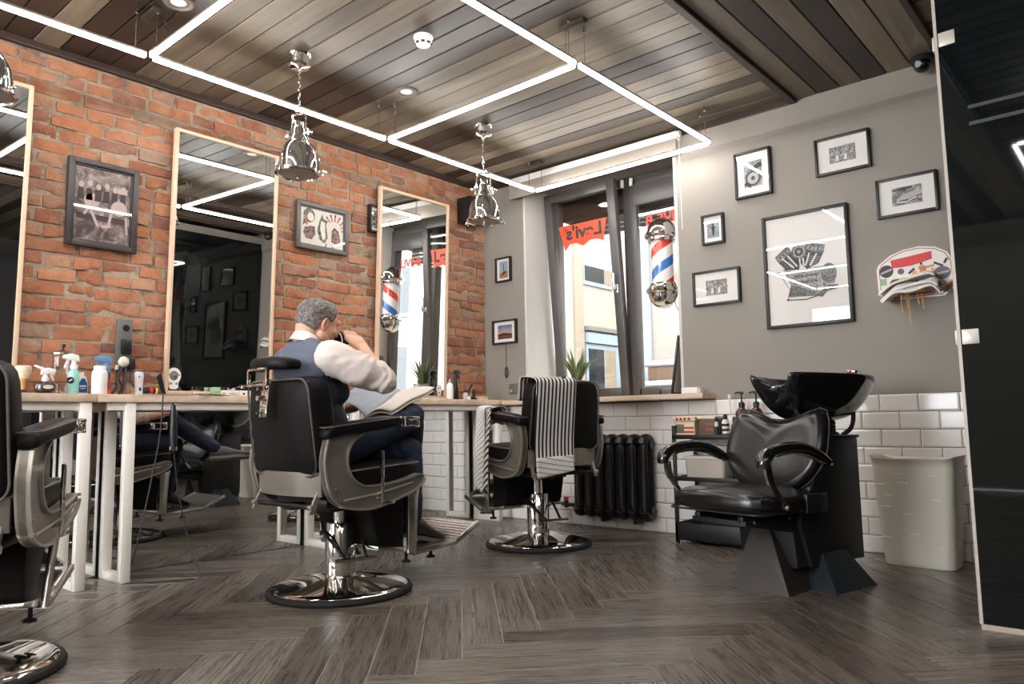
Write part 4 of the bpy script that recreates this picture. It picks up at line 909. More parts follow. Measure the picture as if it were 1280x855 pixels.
def animals_print(t, sh):
    R1 = plain('ink_red', S(190, 96, 84), 0.6); A1 = art('ink_wash', S(150, 140, 132), S(50, 48, 48), 60, 0.4, 0.6)
    shape(sh, 'owl_head', A1, [disc(-0.105, 0.075, 0.045, 0.05, 18, 0, 360), [(-0.145, 0.07), (-0.13, 0.02), (-0.155, 0.0)]], -0.0140); shape(sh, 'owl_face', plain('ink_paper', S(224, 214, 202), 0.7), [disc(-0.095, 0.065, 0.026, 0.03)], -0.0146)
    shape(sh, 'mask', A1, [[(-0.14, -0.01), (-0.06, 0.005), (-0.055, -0.05), (-0.085, -0.09), (-0.13, -0.085), (-0.15, -0.05)]], -0.0140); shape(sh, 'mask_mouth', R1, [rect(-0.095, -0.05, 0.04, 0.016, 20), rect(-0.13, 0.03, 0.012, 0.05, 20), rect(-0.09, 0.0, 0.03, 0.008)], -0.0146)
    shape(sh, 'horse_head', A1, [[(-0.02, 0.06), (0.0, 0.10), (0.01, 0.07), (0.045, 0.06), (0.03, 0.03), (0.045, -0.06), (0.02, -0.10), (-0.02, -0.08), (-0.04, -0.02)]], -0.0140); shape(sh, 'horse_blaze', bpy.data.materials['ink_paper'], [[(-0.01, 0.05), (0.02, 0.045), (0.025, -0.07), (0.0, -0.075), (-0.02, 0.0)]], -0.0146)
    shape(sh, 'warrior_head', A1, [[(0.075, -0.08), (0.08, 0.0), (0.10, 0.025), (0.135, 0.0), (0.15, -0.07), (0.12, -0.10)]], -0.0140)
    shape(sh, 'feathers', R1, [rotp(rect(0.10, 0.085, 0.008, 0.035), (0.10, 0.01), 40-k*22) for k in range(7)], -0.0142); shape(sh, 'feather_tips', K_, [rotp(rect(0.10, 0.108, 0.009, 0.016), (0.10, 0.01), 40-k*22) for k in range(7)]+[rect(0.09, -0.115, 0.006, 0.03, 20), rect(0.03, -0.115, 0.006, 0.03, -20)], -0.0146)
    shape(sh, 'warrior_stripes', R1, [rect(0.10, -0.065, 0.05, 0.01, -8), rect(0.11, -0.045, 0.04, 0.01, -8)], -0.0146)
picture('A', (2.963, 2.115), 0.418, 0.322, 'tattoo flash sheet of animal heads in a grey frame on the brick wall', fw=0.027, depth=0.03, frame=GF, prints=animals_print, mat=plain('flash_paper', S(222, 212, 200), 0.75))
picture('A', (3.43, 2.27), 0.14, 0.205, 'narrow dark frame half hidden behind the mirror nearest the window', fw=0.012, depth=0.04, prints=photo_print(0.08, 0.13, bw1))

# ------------------------------------------------------------------ ceiling fittings
def pendant(x, y, label, rz=0.3):
    t = thing('pendant_lamp', label, 'lamp', (x, y, ZC), rz, 'chrome lantern pendants'); t.scale = (1, 1, 0.955)
    CH = M['chrome']
    mb = MB(); mb.lathe([(0.0, 0.004), (0.062, 0.004), (0.064, -0.004), (0.060, -0.012), (0.052, -0.016), (0.050, -0.055), (0.056, -0.060), (0.058, -0.068), (0.05, -0.076), (0.012, -0.082), (0.010, -0.095), (0.0, -0.096)], seg=36); mb.build('canopy', CH, t)
    mb = MB(); z = -0.09; k = 0
    while z > -0.30:
        a = Vector((1, 0, 0)) if k % 2 else Vector((0, 1, 0)); mb.tube([a*(0.007*math.cos(2*PI*i/12))+Vector((0, 0, z-0.014+0.016*math.sin(2*PI*i/12))) for i in range(12)], 0.0022, 6, closed=True); z -= 0.024; k += 1
    c = mb.build('chain', CH, t); c['kind'] = 'stuff'
    mb = MB(); mb.tube([(0.018*math.cos(2*PI*i/16), 0, -0.335+0.018*math.sin(2*PI*i/16)) for i in range(16)], 0.0045, 8, closed=True); mb.build('ring', CH, t)
    mb = MB(); mb.tube(bez([(-0.046, 0, -0.475), (-0.046, 0, -0.40), (-0.038, 0, -0.356), (0.0, 0, -0.350), (0.038, 0, -0.356), (0.046, 0, -0.40), (0.046, 0, -0.475)], 6), 0.006, 8)
    y_ = mb.build('yoke', CH, t)
    for s in (-1, 1):
        mb = MB(); mb.cyl((s*0.036, 0, -0.472), (s*0.075, 0, -0.472), 0.007, seg=10); mb.ell((s*0.078, 0, -0.472), 0.013, 12, 8); mb.cyl((s*0.058, 0, -0.446), (s*0.058, 0, -0.498), 0.005, seg=8); mb.ell((s*0.058, 0, -0.502), 0.008, 10, 6); mb.build('yoke_knob', CH, y_)
    mb = MB(); mb.lathe([(0.0, -0.395), (0.022, -0.396), (0.026, -0.405), (0.024, -0.43), (0.031, -0.44), (0.033, -0.475), (0.040, -0.49), (0.046, -0.498), (0.05, -0.512), (0.047, -0.52), (0.0, -0.522)], seg=32); mb.build('socket', CH, t)
    mb = MB(); prof = [(0.046, -0.515), (0.062, -0.53), (0.082, -0.56), (0.096, -0.60), (0.102, -0.645), (0.104, -0.69)]
    mb.lathe(prof+[(r-0.003, h) for r, h in reversed(prof)], seg=48); mb.build('bell_shade', plain('smoked_chrome_glass', (0.42, 0.40, 0.38), 0.05, 0.9) if 'smoked_chrome_glass' not in bpy.data.materials else bpy.data.materials['smoked_chrome_glass'], t)
    mb = MB(); mb.lathe([(0.104, -0.684), (0.118, -0.688), (0.120, -0.700), (0.108, -0.706), (0.106, -0.70)], seg=48); rg = mb.build('rim', CH, t)
    for k in range(3):
        a = 2*PI*k/3+0.4; ca, sa = math.cos(a), math.sin(a)
        mb = MB(); mb.tube(bez([(ca*0.048, sa*0.048, -0.512), (ca*0.090, sa*0.090, -0.555), (ca*0.108, sa*0.108, -0.61), (ca*0.114, sa*0.114, -0.692)], 6), 0.004, 8); mb.build('guard_rod', CH, rg)
        mb = MB(); mb.cyl((ca*0.116, sa*0.116, -0.694), (ca*0.142, sa*0.142, -0.694), 0.006, seg=10); mb.ell((ca*0.146, sa*0.146, -0.694), 0.010, 10, 8); mb.cyl((ca*0.132, sa*0.132, -0.68), (ca*0.132, sa*0.132, -0.712), 0.004, seg=8); mb.build('clamp_knob', CH, rg)
    mb = MB(); mb.lathe([(0.0, -0.704), (0.09, -0.703), (0.106, -0.698), (0.106, -0.694), (0.0, -0.694)], seg=40); mb.build('frosted_lens', plain('frosted_lens', S(150, 138, 128), 0.3) if 'frosted_lens' not in bpy.data.materials else bpy.data.materials['frosted_lens'], t)
    mb = MB(); mb.cyl((0, 0, -0.702), (0, 0, -0.722), 0.006, seg=8); mb.ell((0, 0, -0.722), 0.008, 10, 6); mb.build('lens_pin', CH, t)
pendant(-3.40, 2.20, 'chrome lantern pendant hanging before the middle mirror')
pendant(-3.345, 3.60, 'chrome lantern pendant hanging nearest the window', 0.8)
pendant(-3.45, 0.79, 'chrome lantern pendant cut off by the left edge of the picture', 0.1)
def smoke(x, y):
    t = thing('smoke_detector', 'white round smoke detector on a dark ceiling plank', 'smoke detector', (x, y, ZC))
    mb = MB(); mb.lathe([(0.0, 0.003), (0.05, 0.003), (0.052, -0.006), (0.05, -0.012), (0.0, -0.012)], seg=36); mb.build('base', M['white'], t)
    mb = MB(); mb.lathe([(0.0, -0.011), (0.043, -0.012), (0.045, -0.035), (0.036, -0.048), (0.0, -0.050)], seg=36); b = mb.build('cap', M['white'], t)
    for k in range(8):
        a = 2*PI*k/8; mb = MB(); mb.box((0.036, -0.009, -0.046), (0.046, 0.009, -0.037), 0.002, rot=Matrix.Rotation(a, 3, 'Z'), origin=(0, 0, 0)); mb.build('slot', M['black_plastic'], b, ang=30)
smoke(-2.762, 2.524)
DL = plain('downlight_lens', S(236, 228, 218), 0.4, emit=0.22)
for x, y, lab in ((-3.318, 2.892, 'round recessed downlight with a grey rim near the middle pendant'), (-3.371, 1.52, 'round recessed downlight cut by the top edge of the picture')):
    t = thing('downlight', lab, 'downlight', (x, y, ZC), 0, 'recessed ceiling downlights')
    mb = MB(); mb.lathe([(0.052, 0.004), (0.070, 0.004), (0.070, -0.006), (0.064, -0.011), (0.054, -0.009), (0.052, -0.004)], seg=40); mb.build('rim', plain('downlight_rim', S(120, 108, 98), 0.4) if 'downlight_rim' not in bpy.data.materials else bpy.data.materials['downlight_rim'], t)
    mb = MB(); mb.lathe([(0.0, 0.002), (0.053, 0.002), (0.053, -0.003), (0.0, -0.006)], seg=40); mb.build('lens', DL, t)
t = thing('dome_camera', 'black dome security camera up in the corner by the glass cabin', 'security camera', (-0.86, YB-0.10, 2.755))
mb = MB(); mb.lathe([(0.0, 0.003), (0.06, 0.003), (0.062, -0.02), (0.055, -0.03), (0.0, -0.031)], seg=32); mb.build('base', M['black_plastic'], t)
mb = MB(); mb.ell((0, -0.01, -0.045), 0.045, 24, 16); mb.build('dome', M['black_gloss'], t)
mb = MB(); mb.lathe([(0.0, 0.0), (0.018, 0.0), (0.018, 0.012), (0.014, 0.016), (0.0, 0.012)], (-0.01, -0.062, -0.055), 20, 'y'); mb.build('lens', M['chrome_soft'], t)
t = thing('loudspeaker', 'small black loudspeaker high on the brick wall by the window corner', 'loudspeaker', (XA+0.015, 4.39, 2.41))
mb = MB(); mb.box((0.0, -0.10, 0.0), (0.15, 0.06, 0.21), 0.008); mb.build('cabinet', M['black_plastic'], t, ang=30)
mb = MB(); mb.lathe([(0.0, 0.0), (0.045, 0.001), (0.05, 0.006), (0.05, 0.0)], (0.1495, -0.02, 0.075), 24, 'x'); mb.build('cone', M['rubber'], t)
# pier: switch, hook and cord
t = thing('wall_switch', 'grey square switch low on the pier beside the worktop', 'switch', (-3.984, YB-0.001, 1.036))
mb = MB(); mb.box((-0.047, -0.012, -0.042), (0.047, 0.0, 0.042), 0.004); mb.build('plate', M['grey_plastic'], t, ang=30)
mb = MB(); mb.cyl((-0.02, -0.011, -0.015), (-0.02, -0.022, -0.015), 0.014, 0.012, 16); mb.build('knob', M['mid_plastic'], t)
t = thing('light_pull', 'thin dark cord with a ring hanging below the dusk picture', 'pull cord', (-4.06, YB-0.006, 1.41))
mb = MB(); mb.tube([(0, -0.004, 0.0), (0.001, -0.004, -0.1), (0, -0.004, -0.19)], 0.0018, 6); mb.build('line', M['black_plastic'], t)
mb = MB(); mb.tube([(0.012*math.cos(2*PI*i/16), -0.004, -0.235+0.042*math.sin(2*PI*i/16)) for i in range(16)], 0.006, 8, closed=True); mb.build('ring', M['black_plastic'], t)
# ------------------------------------------------------------------ basketball backboard with towels
t = thing('basketball_backboard', 'white toy basketball backboard covered in stickers on the grey wall', 'backboard', (-0.993, YB-0.001, 1.55))
def stick(sh, name, m, polys, y):
    for p in polys: shape(sh, name, m, [p], y)
ol = [(-0.197, 0.06), (-0.185, 0.088), (-0.12, 0.135), (-0.05, 0.158), (0.03, 0.165), (0.11, 0.15), (0.165, 0.115), (0.194, 0.06), (0.199, -0.075), (0.14, -0.128), (-0.14, -0.122), (-0.194, -0.085)]
BW = plain('backboard_white', S(226, 220, 214), 0.35); RD = plain('backboard_red', S(196, 50, 46), 0.4)
mb = MB(); mb.prism(ol, 'y', -0.012, 0.0); bd = mb.build('board', BW, t, ang=30)
sc_ = lambda k: [(x*k, (z-0.02)*k+0.02) for x, z in ol]
mb = MB(); pts = sc_(0.93); mb.tube([(x, -0.0125, z) for x, z in pts], 0.0022, 6, closed=True); mb.build('red_border', RD, bd)
shape(bd, 'red_banner', plain('banner_red', S(206, 36, 36), 0.45), [[(-0.115, 0.06), (-0.12, 0.105), (0.0, 0.118), (0.09, 0.128), (0.09, 0.085), (-0.01, 0.062), (-0.07, 0.058)]], -0.0155)
shape(bd, 'round_sticker', GD, [disc(-0.145, 0.045, 0.036)], -0.0150); shape(bd, 'round_sticker', GD, [disc(-0.10, -0.04, 0.036)], -0.0150); shape(bd, 'round_sticker', plain('sticker_grey_violet', S(92, 88, 96), 0.5), [disc(0.135, 0.0, 0.042, 0.036)], -0.0150)
shape(bd, 'round_sticker', plain('sticker_slate', S(84, 90, 98), 0.5), [disc(-0.07, 0.035, 0.017)], -0.0150); stick(bd, 'sticker_band', G2, [rect(-0.145, 0.045, 0.06, 0.012, 18), rect(-0.10, -0.035, 0.06, 0.014, 15), rect(0.135, 0.0, 0.07, 0.012, 8)], -0.0160)
shape(bd, 'green_sticker', M['green'], [rect(-0.165, -0.015, 0.034, 0.038)], -0.0150)
OR = plain('player_orange', S(206, 120, 60), 0.5); YL = plain('player_yellow', S(220, 170, 70), 0.5); BK = plain('player_dark', S(60, 38, 30), 0.5)
stick(bd, 'player_sticker', OR, [[(0.02, 0.05), (0.05, 0.055), (0.06, 0.03), (0.05, 0.0), (0.03, 0.01)], rect(0.165, -0.075, 0.025, 0.07, -40), rect(0.075, 0.045, 0.05, 0.008, 8)], -0.0152)
stick(bd, 'player_sticker', YL, [rect(-0.005, 0.0, 0.02, 0.06, -12), rect(0.045, -0.005, 0.024, 0.05, 10), rect(0.09, 0.01, 0.012, 0.05, 5), rect(-0.06, -0.005, 0.10, 0.004)], -0.0156)
stick(bd, 'player_sticker', BK, [rect(-0.015, 0.03, 0.012, 0.04, -50), rect(0.01, -0.03, 0.01, 0.04, -20), rect(0.035, 0.065, 0.012, 0.012), rect(0.12, 0.05, 0.05, 0.012, -30), rect(0.155, 0.065, 0.03, 0.01, 60), rect(0.18, -0.07, 0.02, 0.05, -40)], -0.0160)
mb = MB(); mb.tube([(0.07*math.cos(2*PI*i/24)+0.01, -0.085+0.075*math.sin(2*PI*i/24), -0.105) for i in range(24)], 0.005, 8, closed=True); mb.build('hoop', plain('hoop_orange', S(214, 130, 50), 0.4), t)
NT = plain('net_cord', S(214, 160, 96), 0.8)
for k, (x, z1) in enumerate(((-0.055, -0.215), (-0.02, -0.28), (0.045, -0.20), (-0.035, -0.19), (0.02, -0.17))):
    mb = MB(); mb.tube([(x, -0.12+0.01*k, -0.108), (x+0.002, -0.115+0.01*k, (z1-0.1)/2-0.02), (x+0.004, -0.115+0.01*k, z1)], 0.0035, 6); mb.build('net_string', NT, t)
def towel_over(name, label, f, nu, nv, mat, cat='towel', group=None, th=0.004, loc=(0, 0, 0), sub=1):
    mb = MB(); mb.grid(f, nu, nv); o = mb.build(name, mat, None, ang=180, recalc=False); o.location = loc
    md = o.modifiers.new('solid', 'SOLIDIFY'); md.thickness = th; md.offset = 0
    if sub: md = o.modifiers.new('sub', 'SUBSURF'); md.levels = sub; md.render_levels = sub
    return tag(o, label, cat, group)
TW = plain('white_towel', S(232, 226, 222), 0.9, var=0.03, bmp=0.4, bs=300)
for i, (dz, tw, lab) in enumerate(((0.0, 0.0, 'white towel, lowest of the pile slung over the basketball hoop'), (0.022, 0.06, 'white towel in the middle of the pile slung over the basketball hoop'), (0.044, -0.05, 'white towel, topmost of the pile slung over the basketball hoop'))):
    def f(u, v, dz=dz, tw=tw, i=i):
        x = lerp(-0.145-0.01*i, 0.15-0.012*i, u); y = lerp(-0.17+0.01*i, -0.02, v)
        z = -0.092+dz+0.04*(x+0.14)/0.29*(1 if i else 0.7)-0.055*max(0, (-x-0.06)/0.1)**1.3-0.05*max(0, (x-0.10)/0.05)**1.5-0.03*max(0, (-y-0.12)/0.05)
        z += 0.008*math.sin(u*9+i*2)*math.cos(v*5+i)+tw*y
        return (x, y, z)
    towel_over('towel', lab, f, 16, 10, TW, group='towels slung over the hoop', loc=(-0.993, YB, 1.555), th=0.012)
# ------------------------------------------------------------------ backwash unit (local: +y towards the sitter's feet)
WB = (-1.363, 3.727); WAZ = -165
t = thing('backwash_unit', 'black shampoo chair with tilting basin on a black pedestal', 'shampoo chair', (WB[0], WB[1], 0), R(-WAZ))
BG = M['black_gloss']; MATB = plain('matt_black_panel', (0.011, 0.011, 0.012), 0.45)
PB = plain('grey_black_panel', S(52, 46, 44), 0.45)
# pedestal cabinet with sloping front
mb = MB(); mb.prism([(-0.21, 0.10), (0.20, 0.10), (0.27, 0.29), (0.235, 0.41), (0.02, 0.665), (0.0, 0.68), (-0.21, 0.68)], 'x', -0.172, 0.172, 0.004); mb.build('cabinet', MATB, t, ang=30)
mb = MB(); mb.box((-0.18, -0.218, 0.672), (0.18, 0.015, 0.684), 0.003); mb.build('cabinet_top', MATB, t, ang=30)
mb = MB(); mb.prism([(-0.1, 0.10), (0.28, 0.10), (0.30, 0.26), (0.62, 0.315), (0.62, 0.335), (-0.1, 0.33)], 'x', -0.15, 0.15, 0.004); mb.build('seat_arm_box', MATB, t, ang=30)
# splayed feet
mb = MB(); mb.rings([[(-0.185, 0.40, 0), (0.108, 0.43, 0), (0.108, 0.12, 0), (-0.15, 0.12, 0)], [(-0.03, 0.31, 0.27), (0.05, 0.33, 0.27), (0.09, 0.10, 0.27), (-0.09, 0.10, 0.27)]]); mb.build('front_foot', PB, t, smooth=False)
for s in (-1, 1):
    mb = MB(); mb.rings([[(s*0.285, 0.205, 0), (s*0.285, -0.115, 0), (s*0.12, -0.115, 0), (s*0.12, 0.205, 0)], [(s*0.178, 0.13, 0.155), (s*0.178, -0.05, 0.155), (s*0.12, -0.05, 0.155), (s*0.12, 0.13, 0.155)]])
    mb.build('side_foot', plain('dark_blue_black_panel', S(24, 30, 36), 0.4) if 'dark_blue_black_panel' not in bpy.data.materials else bpy.data.materials['dark_blue_black_panel'], t, smooth=False)
# seat
def fsw(p, q):
    p = p.copy(); k = (p.y-0.24)/0.44
    if q.z > 0: p.z += 0.018*(1-(q.x/0.26)**2)-0.012*k+0.022*math.exp(-((k-0.85)/0.2)**2)
    p.z -= 0.03*max(0, k-0.55)*(1 if q.z < 0 else 0)*-1
    p.y += -0.035*(q.x/0.27)**2*(1 if q.y > 0 else 0); return p
mb = MB(); cushion(mb, -0.268, 0.268, 0.20, 0.685, 0.352, 0.452, 0.045, fsw); st = mb.build('seat', M['leather_gloss'], t, subsurf=1)
mb = MB(); mb.tube([(x, y, 0.372) for x, y in roundrect(0.52, 0.46, 0.05, 6, 0, 0.435)], 0.005, 6, closed=True); mb.build('piping', M['black'], st)
mb = MB()
for x in (-0.12, 0.12): mb.box((x-0.015, 0.26, 0.325), (x+0.015, 0.62, 0.354), 0.004)
mb.box((-0.16, 0.30, 0.318), (0.16, 0.33, 0.335), 0.004); mb.box((-0.16, 0.54, 0.318), (0.16, 0.57, 0.335), 0.004); mb.build('seat_frame', M['black'], t, ang=30)
for s in (-1, 1):
    mb = MB(); mb.box((s*0.262-0.01, 0.21, 0.36), (s*0.262+0.01, 0.36, 0.44), 0.004); mb.build('hinge_plate', M['black_plastic'], t, ang=30)
# shaped back cushion: dipped top edge, rounded sides
NB = 24
def back_ring(y0, infl, inset):
    pts = []
    half = [(0.0, 0.758), (0.06, 0.762), (0.13, 0.792), (0.20, 0.812), (0.240, 0.800), (0.262, 0.755), (0.272, 0.68), (0.274, 0.61), (0.255, 0.55), (0.21, 0.49), (0.15, 0.445), (0.08, 0.425), (0.0, 0.418)]
    c = (0, 0.61); full = half+[(-x, z) for x, z in reversed(half[1:-1])]
    for x, z in full:
        d = Vector((x-c[0], z-c[1])); L = d.length; d = d*((L-inset)/L)
        zz = c[1]+d.y; pts.append((d.x, y0+infl-0.34*(zz-0.42)+0.30*(d.x)**2, zz))
    return pts
mb = MB(); YB0 = 0.262
rings = [back_ring(YB0, -0.055, 0.05), back_ring(YB0, -0.05, 0.012), back_ring(YB0, -0.02, 0.0), back_ring(YB0, 0.012, 0.004), back_ring(YB0, 0.032, 0.022), back_ring(YB0, 0.040, 0.055), back_ring(YB0, 0.044, 0.10), back_ring(YB0, 0.045, 0.15)]
mb.rings(rings, caps=False)
mb.face([mb.v(p) for p in reversed(rings[0])]); 
cen = mb.v((0, YB0+0.040-0.34*0.19, 0.61)); last = [v for v in mb.bm.verts]
bmesh.ops.remove_doubles(mb.bm, verts=mb.bm.verts, dist=1e-5)
R6 = [min(mb.bm.verts, key=lambda v, p=p: (v.co-Vector(p)).length) for p in rings[-1]]; cen = min(mb.bm.verts, key=lambda v: (v.co-Vector((0, YB0+0.040-0.34*0.19, 0.61))).length)
for i in range(len(R6)): mb.face([R6[i], R6[(i+1) % len(R6)], cen])
bk = mb.build('backrest', M['leather_gloss'], t, ang=180, subsurf=2)
mb = MB(); mb.tube(back_ring(YB0, -0.018, -0.003), 0.004, 6, closed=True); mb.build('piping', M['black'], bk)
# arms: padded black hoops on flat chrome legs
for s in (-1, 1):
    X = s*0.283
    pth = bez([(X, 0.662, 0.566), (X, 0.650, 0.605), (X, 0.60, 0.632), (X, 0.50, 0.648), (X, 0.38, 0.642), (X, 0.28, 0.610), (X, 0.215, 0.575)], 7)
    n = len(pth); rr = [0.0275*(0.72+0.28*math.sin(PI*min(1, (k+3)/(n*0.55)))) if k < n*0.3 else 0.0275-0.008*(k/n) for k in range(n)]
    mb = MB(); mb.tube(pth, rr, 14, up=(1, 0, 0), flat=1.25); a = mb.build('arm_pad', M['black_gloss'], t)
    mb = MB(); mb.tube(bez([(X, 0.655, 0.565), (X, 0.628, 0.595), (X, 0.56, 0.617), (X, 0.46, 0.624), (X, 0.36, 0.610), (X, 0.27, 0.58), (X, 0.19, 0.562)], 6), 0.008, 8, up=(1, 0, 0), flat=1.6); mb.cyl((X-s*0.0, 0.192, 0.562), (X-s*0.045, 0.185, 0.562), 0.008, seg=10); mb.build('arm_bracket', M['chrome'], a)
    mb = MB(); rings = []
    for p, w in ((( 0.630, 0.578), 0.022), ((0.628, 0.54), 0.022), ((0.615, 0.50), 0.020), ((0.575, 0.455), 0.017), ((0.535, 0.415), 0.016), ((0.515, 0.39), 0.016)):
        rings.append([(X-0.006, p[0]-w*0.9, p[1]), (X+0.006, p[0]-w*0.9, p[1]), (X+0.006, p[0]+w*0.9, p[1]+w*0.2), (X-0.006, p[0]+w*0.9, p[1]+w*0.2)])
    mb.rings(rings); mb.build('arm_leg', M['chrome'], t, ang=30)
    mb = MB(); mb.cyl((X-s*0.03, 0.515, 0.397), (X+s*0.012, 0.515, 0.397), 0.011, seg=12); mb.build('arm_bolt', M['chrome_soft'], t)
# basin: pointed neck horns, deep bowl behind
def basin():
    mb = MB(); n = 40
    HP = [(0, .135, .925), (.05, .150, .936), (.085, .188, .962), (.108, .218, .986), (.140, .170, .985), (.182, .08, .982), (.216, -.03, .980), (.230, -.15, .977), (.224, -.27, .974), (.19, -.38, .972), (.12, -.455, .970), (0, -.480, .970)]
    n = 2*(len(HP)-1); rims = [Vector(p) for p in HP]+[Vector((-p[0], p[1], p[2])) for p in reversed(HP[1:-1])]; c = Vector((0, -0.13, 0.78))
    def ring(s_, zb, cc): return [Vector((lerp(cc.x, p.x, s_), lerp(cc.y, p.y, s_), zb(p, s_))) for p in rims]
    out = [ring(0.10, lambda p, s_: 0.745, c), ring(0.34, lambda p, s_: 0.752, c), ring(0.60, lambda p, s_: 0.772+(p.z-0.97)*0.05, c), ring(0.82, lambda p, s_: lerp(0.795, p.z, 0.25), c), ring(0.96, lambda p, s_: lerp(0.82, p.z, 0.6), c), ring(1.01, lambda p, s_: p.z-0.03, c), ring(1.02, lambda p, s_: p.z, c), ring(0.97, lambda p, s_: p.z+0.004, c), ring(0.92, lambda p, s_: p.z-0.02, c), ring(0.80, lambda p, s_: lerp(0.83, p.z, 0.45), c), ring(0.5, lambda p, s_: 0.815, c), ring(0.1, lambda p, s_: 0.80, c)]
    mb.rings(out); return mb
bn = basin().build('basin', BG, t, ang=180, subsurf=2)
mb = MB(); mb.cyl((-0.06, -0.40, 0.972), (-0.06, -0.40, 0.995), 0.020, seg=16); mb.box((-0.085, -0.425, 0.993), (-0.035, -0.37, 1.012), 0.006); mb.tube(bez([(-0.06, -0.38, 0.985), (-0.06, -0.34, 0.99), (-0.06, -0.31, 0.975)], 5), 0.009, 8); tp = mb.build('tap', M['chrome'], bn)
mb = MB(); mb.cyl((-0.06, -0.369, 1.003), (-0.06, -0.366, 1.003), 0.007, seg=12); mb.build('tap_mark', M['red'], tp)
mb = MB(); mb.lathe([(0.0, 0.67), (0.075, 0.672), (0.07, 0.69), (0.055, 0.70)]+[(0.052+0.006*(k % 2), 0.70+0.008*k) for k in range(10)]+[(0.07, 0.785), (0.0, 0.786)], (0, -0.205, 0), 28); mb.build('tilt_bellows', M['rubber'], t)
mb = MB(); mb.tube(bez([(-0.10, -0.20, 0.68), (-0.13, -0.235, 0.72), (-0.12, -0.275, 0.79), (-0.08, -0.30, 0.83)], 6), 0.011, 8); mb.build('water_hose', M['rubber'], t)
mb = MB(); mb.prism([(0.23, 0.42), (0.25, 0.42), (0.10, 0.70), (0.08, 0.69)], 'x', -0.20, -0.17, 0.003); mb.prism([(0.23, 0.42), (0.25, 0.42), (0.10, 0.70), (0.08, 0.69)], 'x', 0.17, 0.20, 0.003); mb.build('back_bracket', PB, t, ang=30)

# ------------------------------------------------------------------ black three-tier shelf behind it
SX0, SX1, SY0, SY1 = -2.385, -1.80, 4.30, 4.60
t = thing('shelf_rack', 'black metal three-tier rack between the radiator and the shampoo chair', 'shelf', (SX0, SY0, 0))
w, d = SX1-SX0, SY1-SY0
for x in (0, w-0.02):
    for y in (0, d-0.02):
        mb = MB(); mb.box((x, y, 0), (x+0.02, y+0.02, 0.73 if x == 0 or 1 else 0.7), 0.002); mb.build('post', M['black'], t, ang=30)
for nm, z, h in (('top_shelf', 0.645, 0.028), ('middle_shelf', 0.385, 0.026)):
    mb = MB(); mb.box((0, 0, z), (w, d, z+0.006)); mb.box((0, 0, z), (w, 0.012, z+h), 0.002); mb.box((0, d-0.012, z), (w, d, z+h), 0.002); mb.box((0, 0, z), (0.012, d, z+h), 0.002); mb.box((w-0.012, 0, z), (w, d, z+h), 0.002); mb.build(nm, M['black'], t, ang=30)
mb = MB(); mb.box((0, 0, 0.02), (w, d, 0.026)); mb.box((0, 0, 0.02), (w, 0.012, 0.125), 0.002); mb.box((0, d-0.012, 0.02), (w, d, 0.125), 0.002); mb.box((0, 0, 0.02), (0.012, d, 0.125), 0.002); mb.box((w-0.012, 0, 0.02), (w, d, 0.125), 0.002); mb.build('bottom_tray', M['black'], t, ang=30)
for x in (0, w-0.02):
    mb = MB(); mb.box((x+0.002, 0.0, 0.712), (x+0.018, d, 0.73), 0.003); mb.build('side_handle', M['black'], t, ang=30)
ZS = 0.652
# flag-painted crates of cards, bottles and tubes on the top shelf
CRM = plain('aged_cream_paint', S(226, 210, 178), 0.6, var=0.06, vs=30); FRD = plain('flag_red', S(186, 60, 44), 0.5); FBL = plain('flag_blue_black', S(30, 28, 40), 0.5)
t = thing('flag_box', 'wooden box painted with a stars and stripes flag, red dots along its lid', 'box', (-2.30, 4.38, ZS), 0.0)
mb = MB(); mb.box((-0.075, -0.05, 0), (0.06, 0.10, 0.105), 0.003); b = mb.build('body', CRM, t, ang=30)
for k in range(3): mb = MB(); mb.box((-0.065, -0.0515, 0.006+k*0.026), (0.055, -0.0498, 0.018+k*0.026)); mb.build('stripe', FRD, b, smooth=False)
mb = MB(); mb.box((-0.066, -0.0525, 0.036), (-0.012, -0.0505, 0.086)); cb = mb.build('canton', FBL, b, smooth=False)
mb = MB(); st5 = lambda cx, cz, r: [(cx+(r if i % 2 == 0 else r*0.42)*math.sin(PI*i/5), cz+(r if i % 2 == 0 else r*0.42)*math.cos(PI*i/5)) for i in range(10)]
for r_ in range(4):
    for c_ in range(5): mb.prism(st5(-0.06+c_*0.0105+(0.004 if r_ % 2 else 0), 0.0425+r_*0.0122, 0.0042), 'y', -0.0532, -0.0524)
mb.build('stars', CRM, cb, smooth=False)
mb = MB(); mb.box((-0.085, -0.06, 0.105), (0.07, 0.11, 0.135), 0.004); l_ = mb.build('lid', CRM, t, ang=30)
for k in range(4): mb = MB(); mb.cyl((-0.055+k*0.028, -0.0595, 0.12), (-0.055+k*0.028, -0.0625, 0.12), 0.009, seg=14); mb.build('dot', plain('lacquer_red', S(196, 30, 30), 0.3) if 'lacquer_red' not in bpy.data.materials else bpy.data.materials['lacquer_red'], l_)
t = thing('flag_box', 'dark aged box with faded flag stripes, right of the bright flag box', 'box', (-2.165, 4.40, ZS))
mb = MB(); mb.box((-0.06, -0.05, 0), (0.055, 0.09, 0.125), 0.003); b = mb.build('body', plain('aged_brown_paint', S(96, 78, 64), 0.6, var=0.15, vs=20), t, ang=30)
for k in range(3): mb = MB(); mb.box((-0.01, -0.0515, 0.012+k*0.034), (0.05, -0.0498, 0.026+k*0.034)); mb.build('stripe', plain('faded_red_brown', S(150, 84, 60), 0.6) if 'faded_red_brown' not in bpy.data.materials else bpy.data.materials['faded_red_brown'], b, smooth=False)
mb = MB(); mb.box((-0.064, -0.054, 0.118), (0.06, 0.094, 0.135), 0.003); mb.build('lid', CRM, t, ang=30)
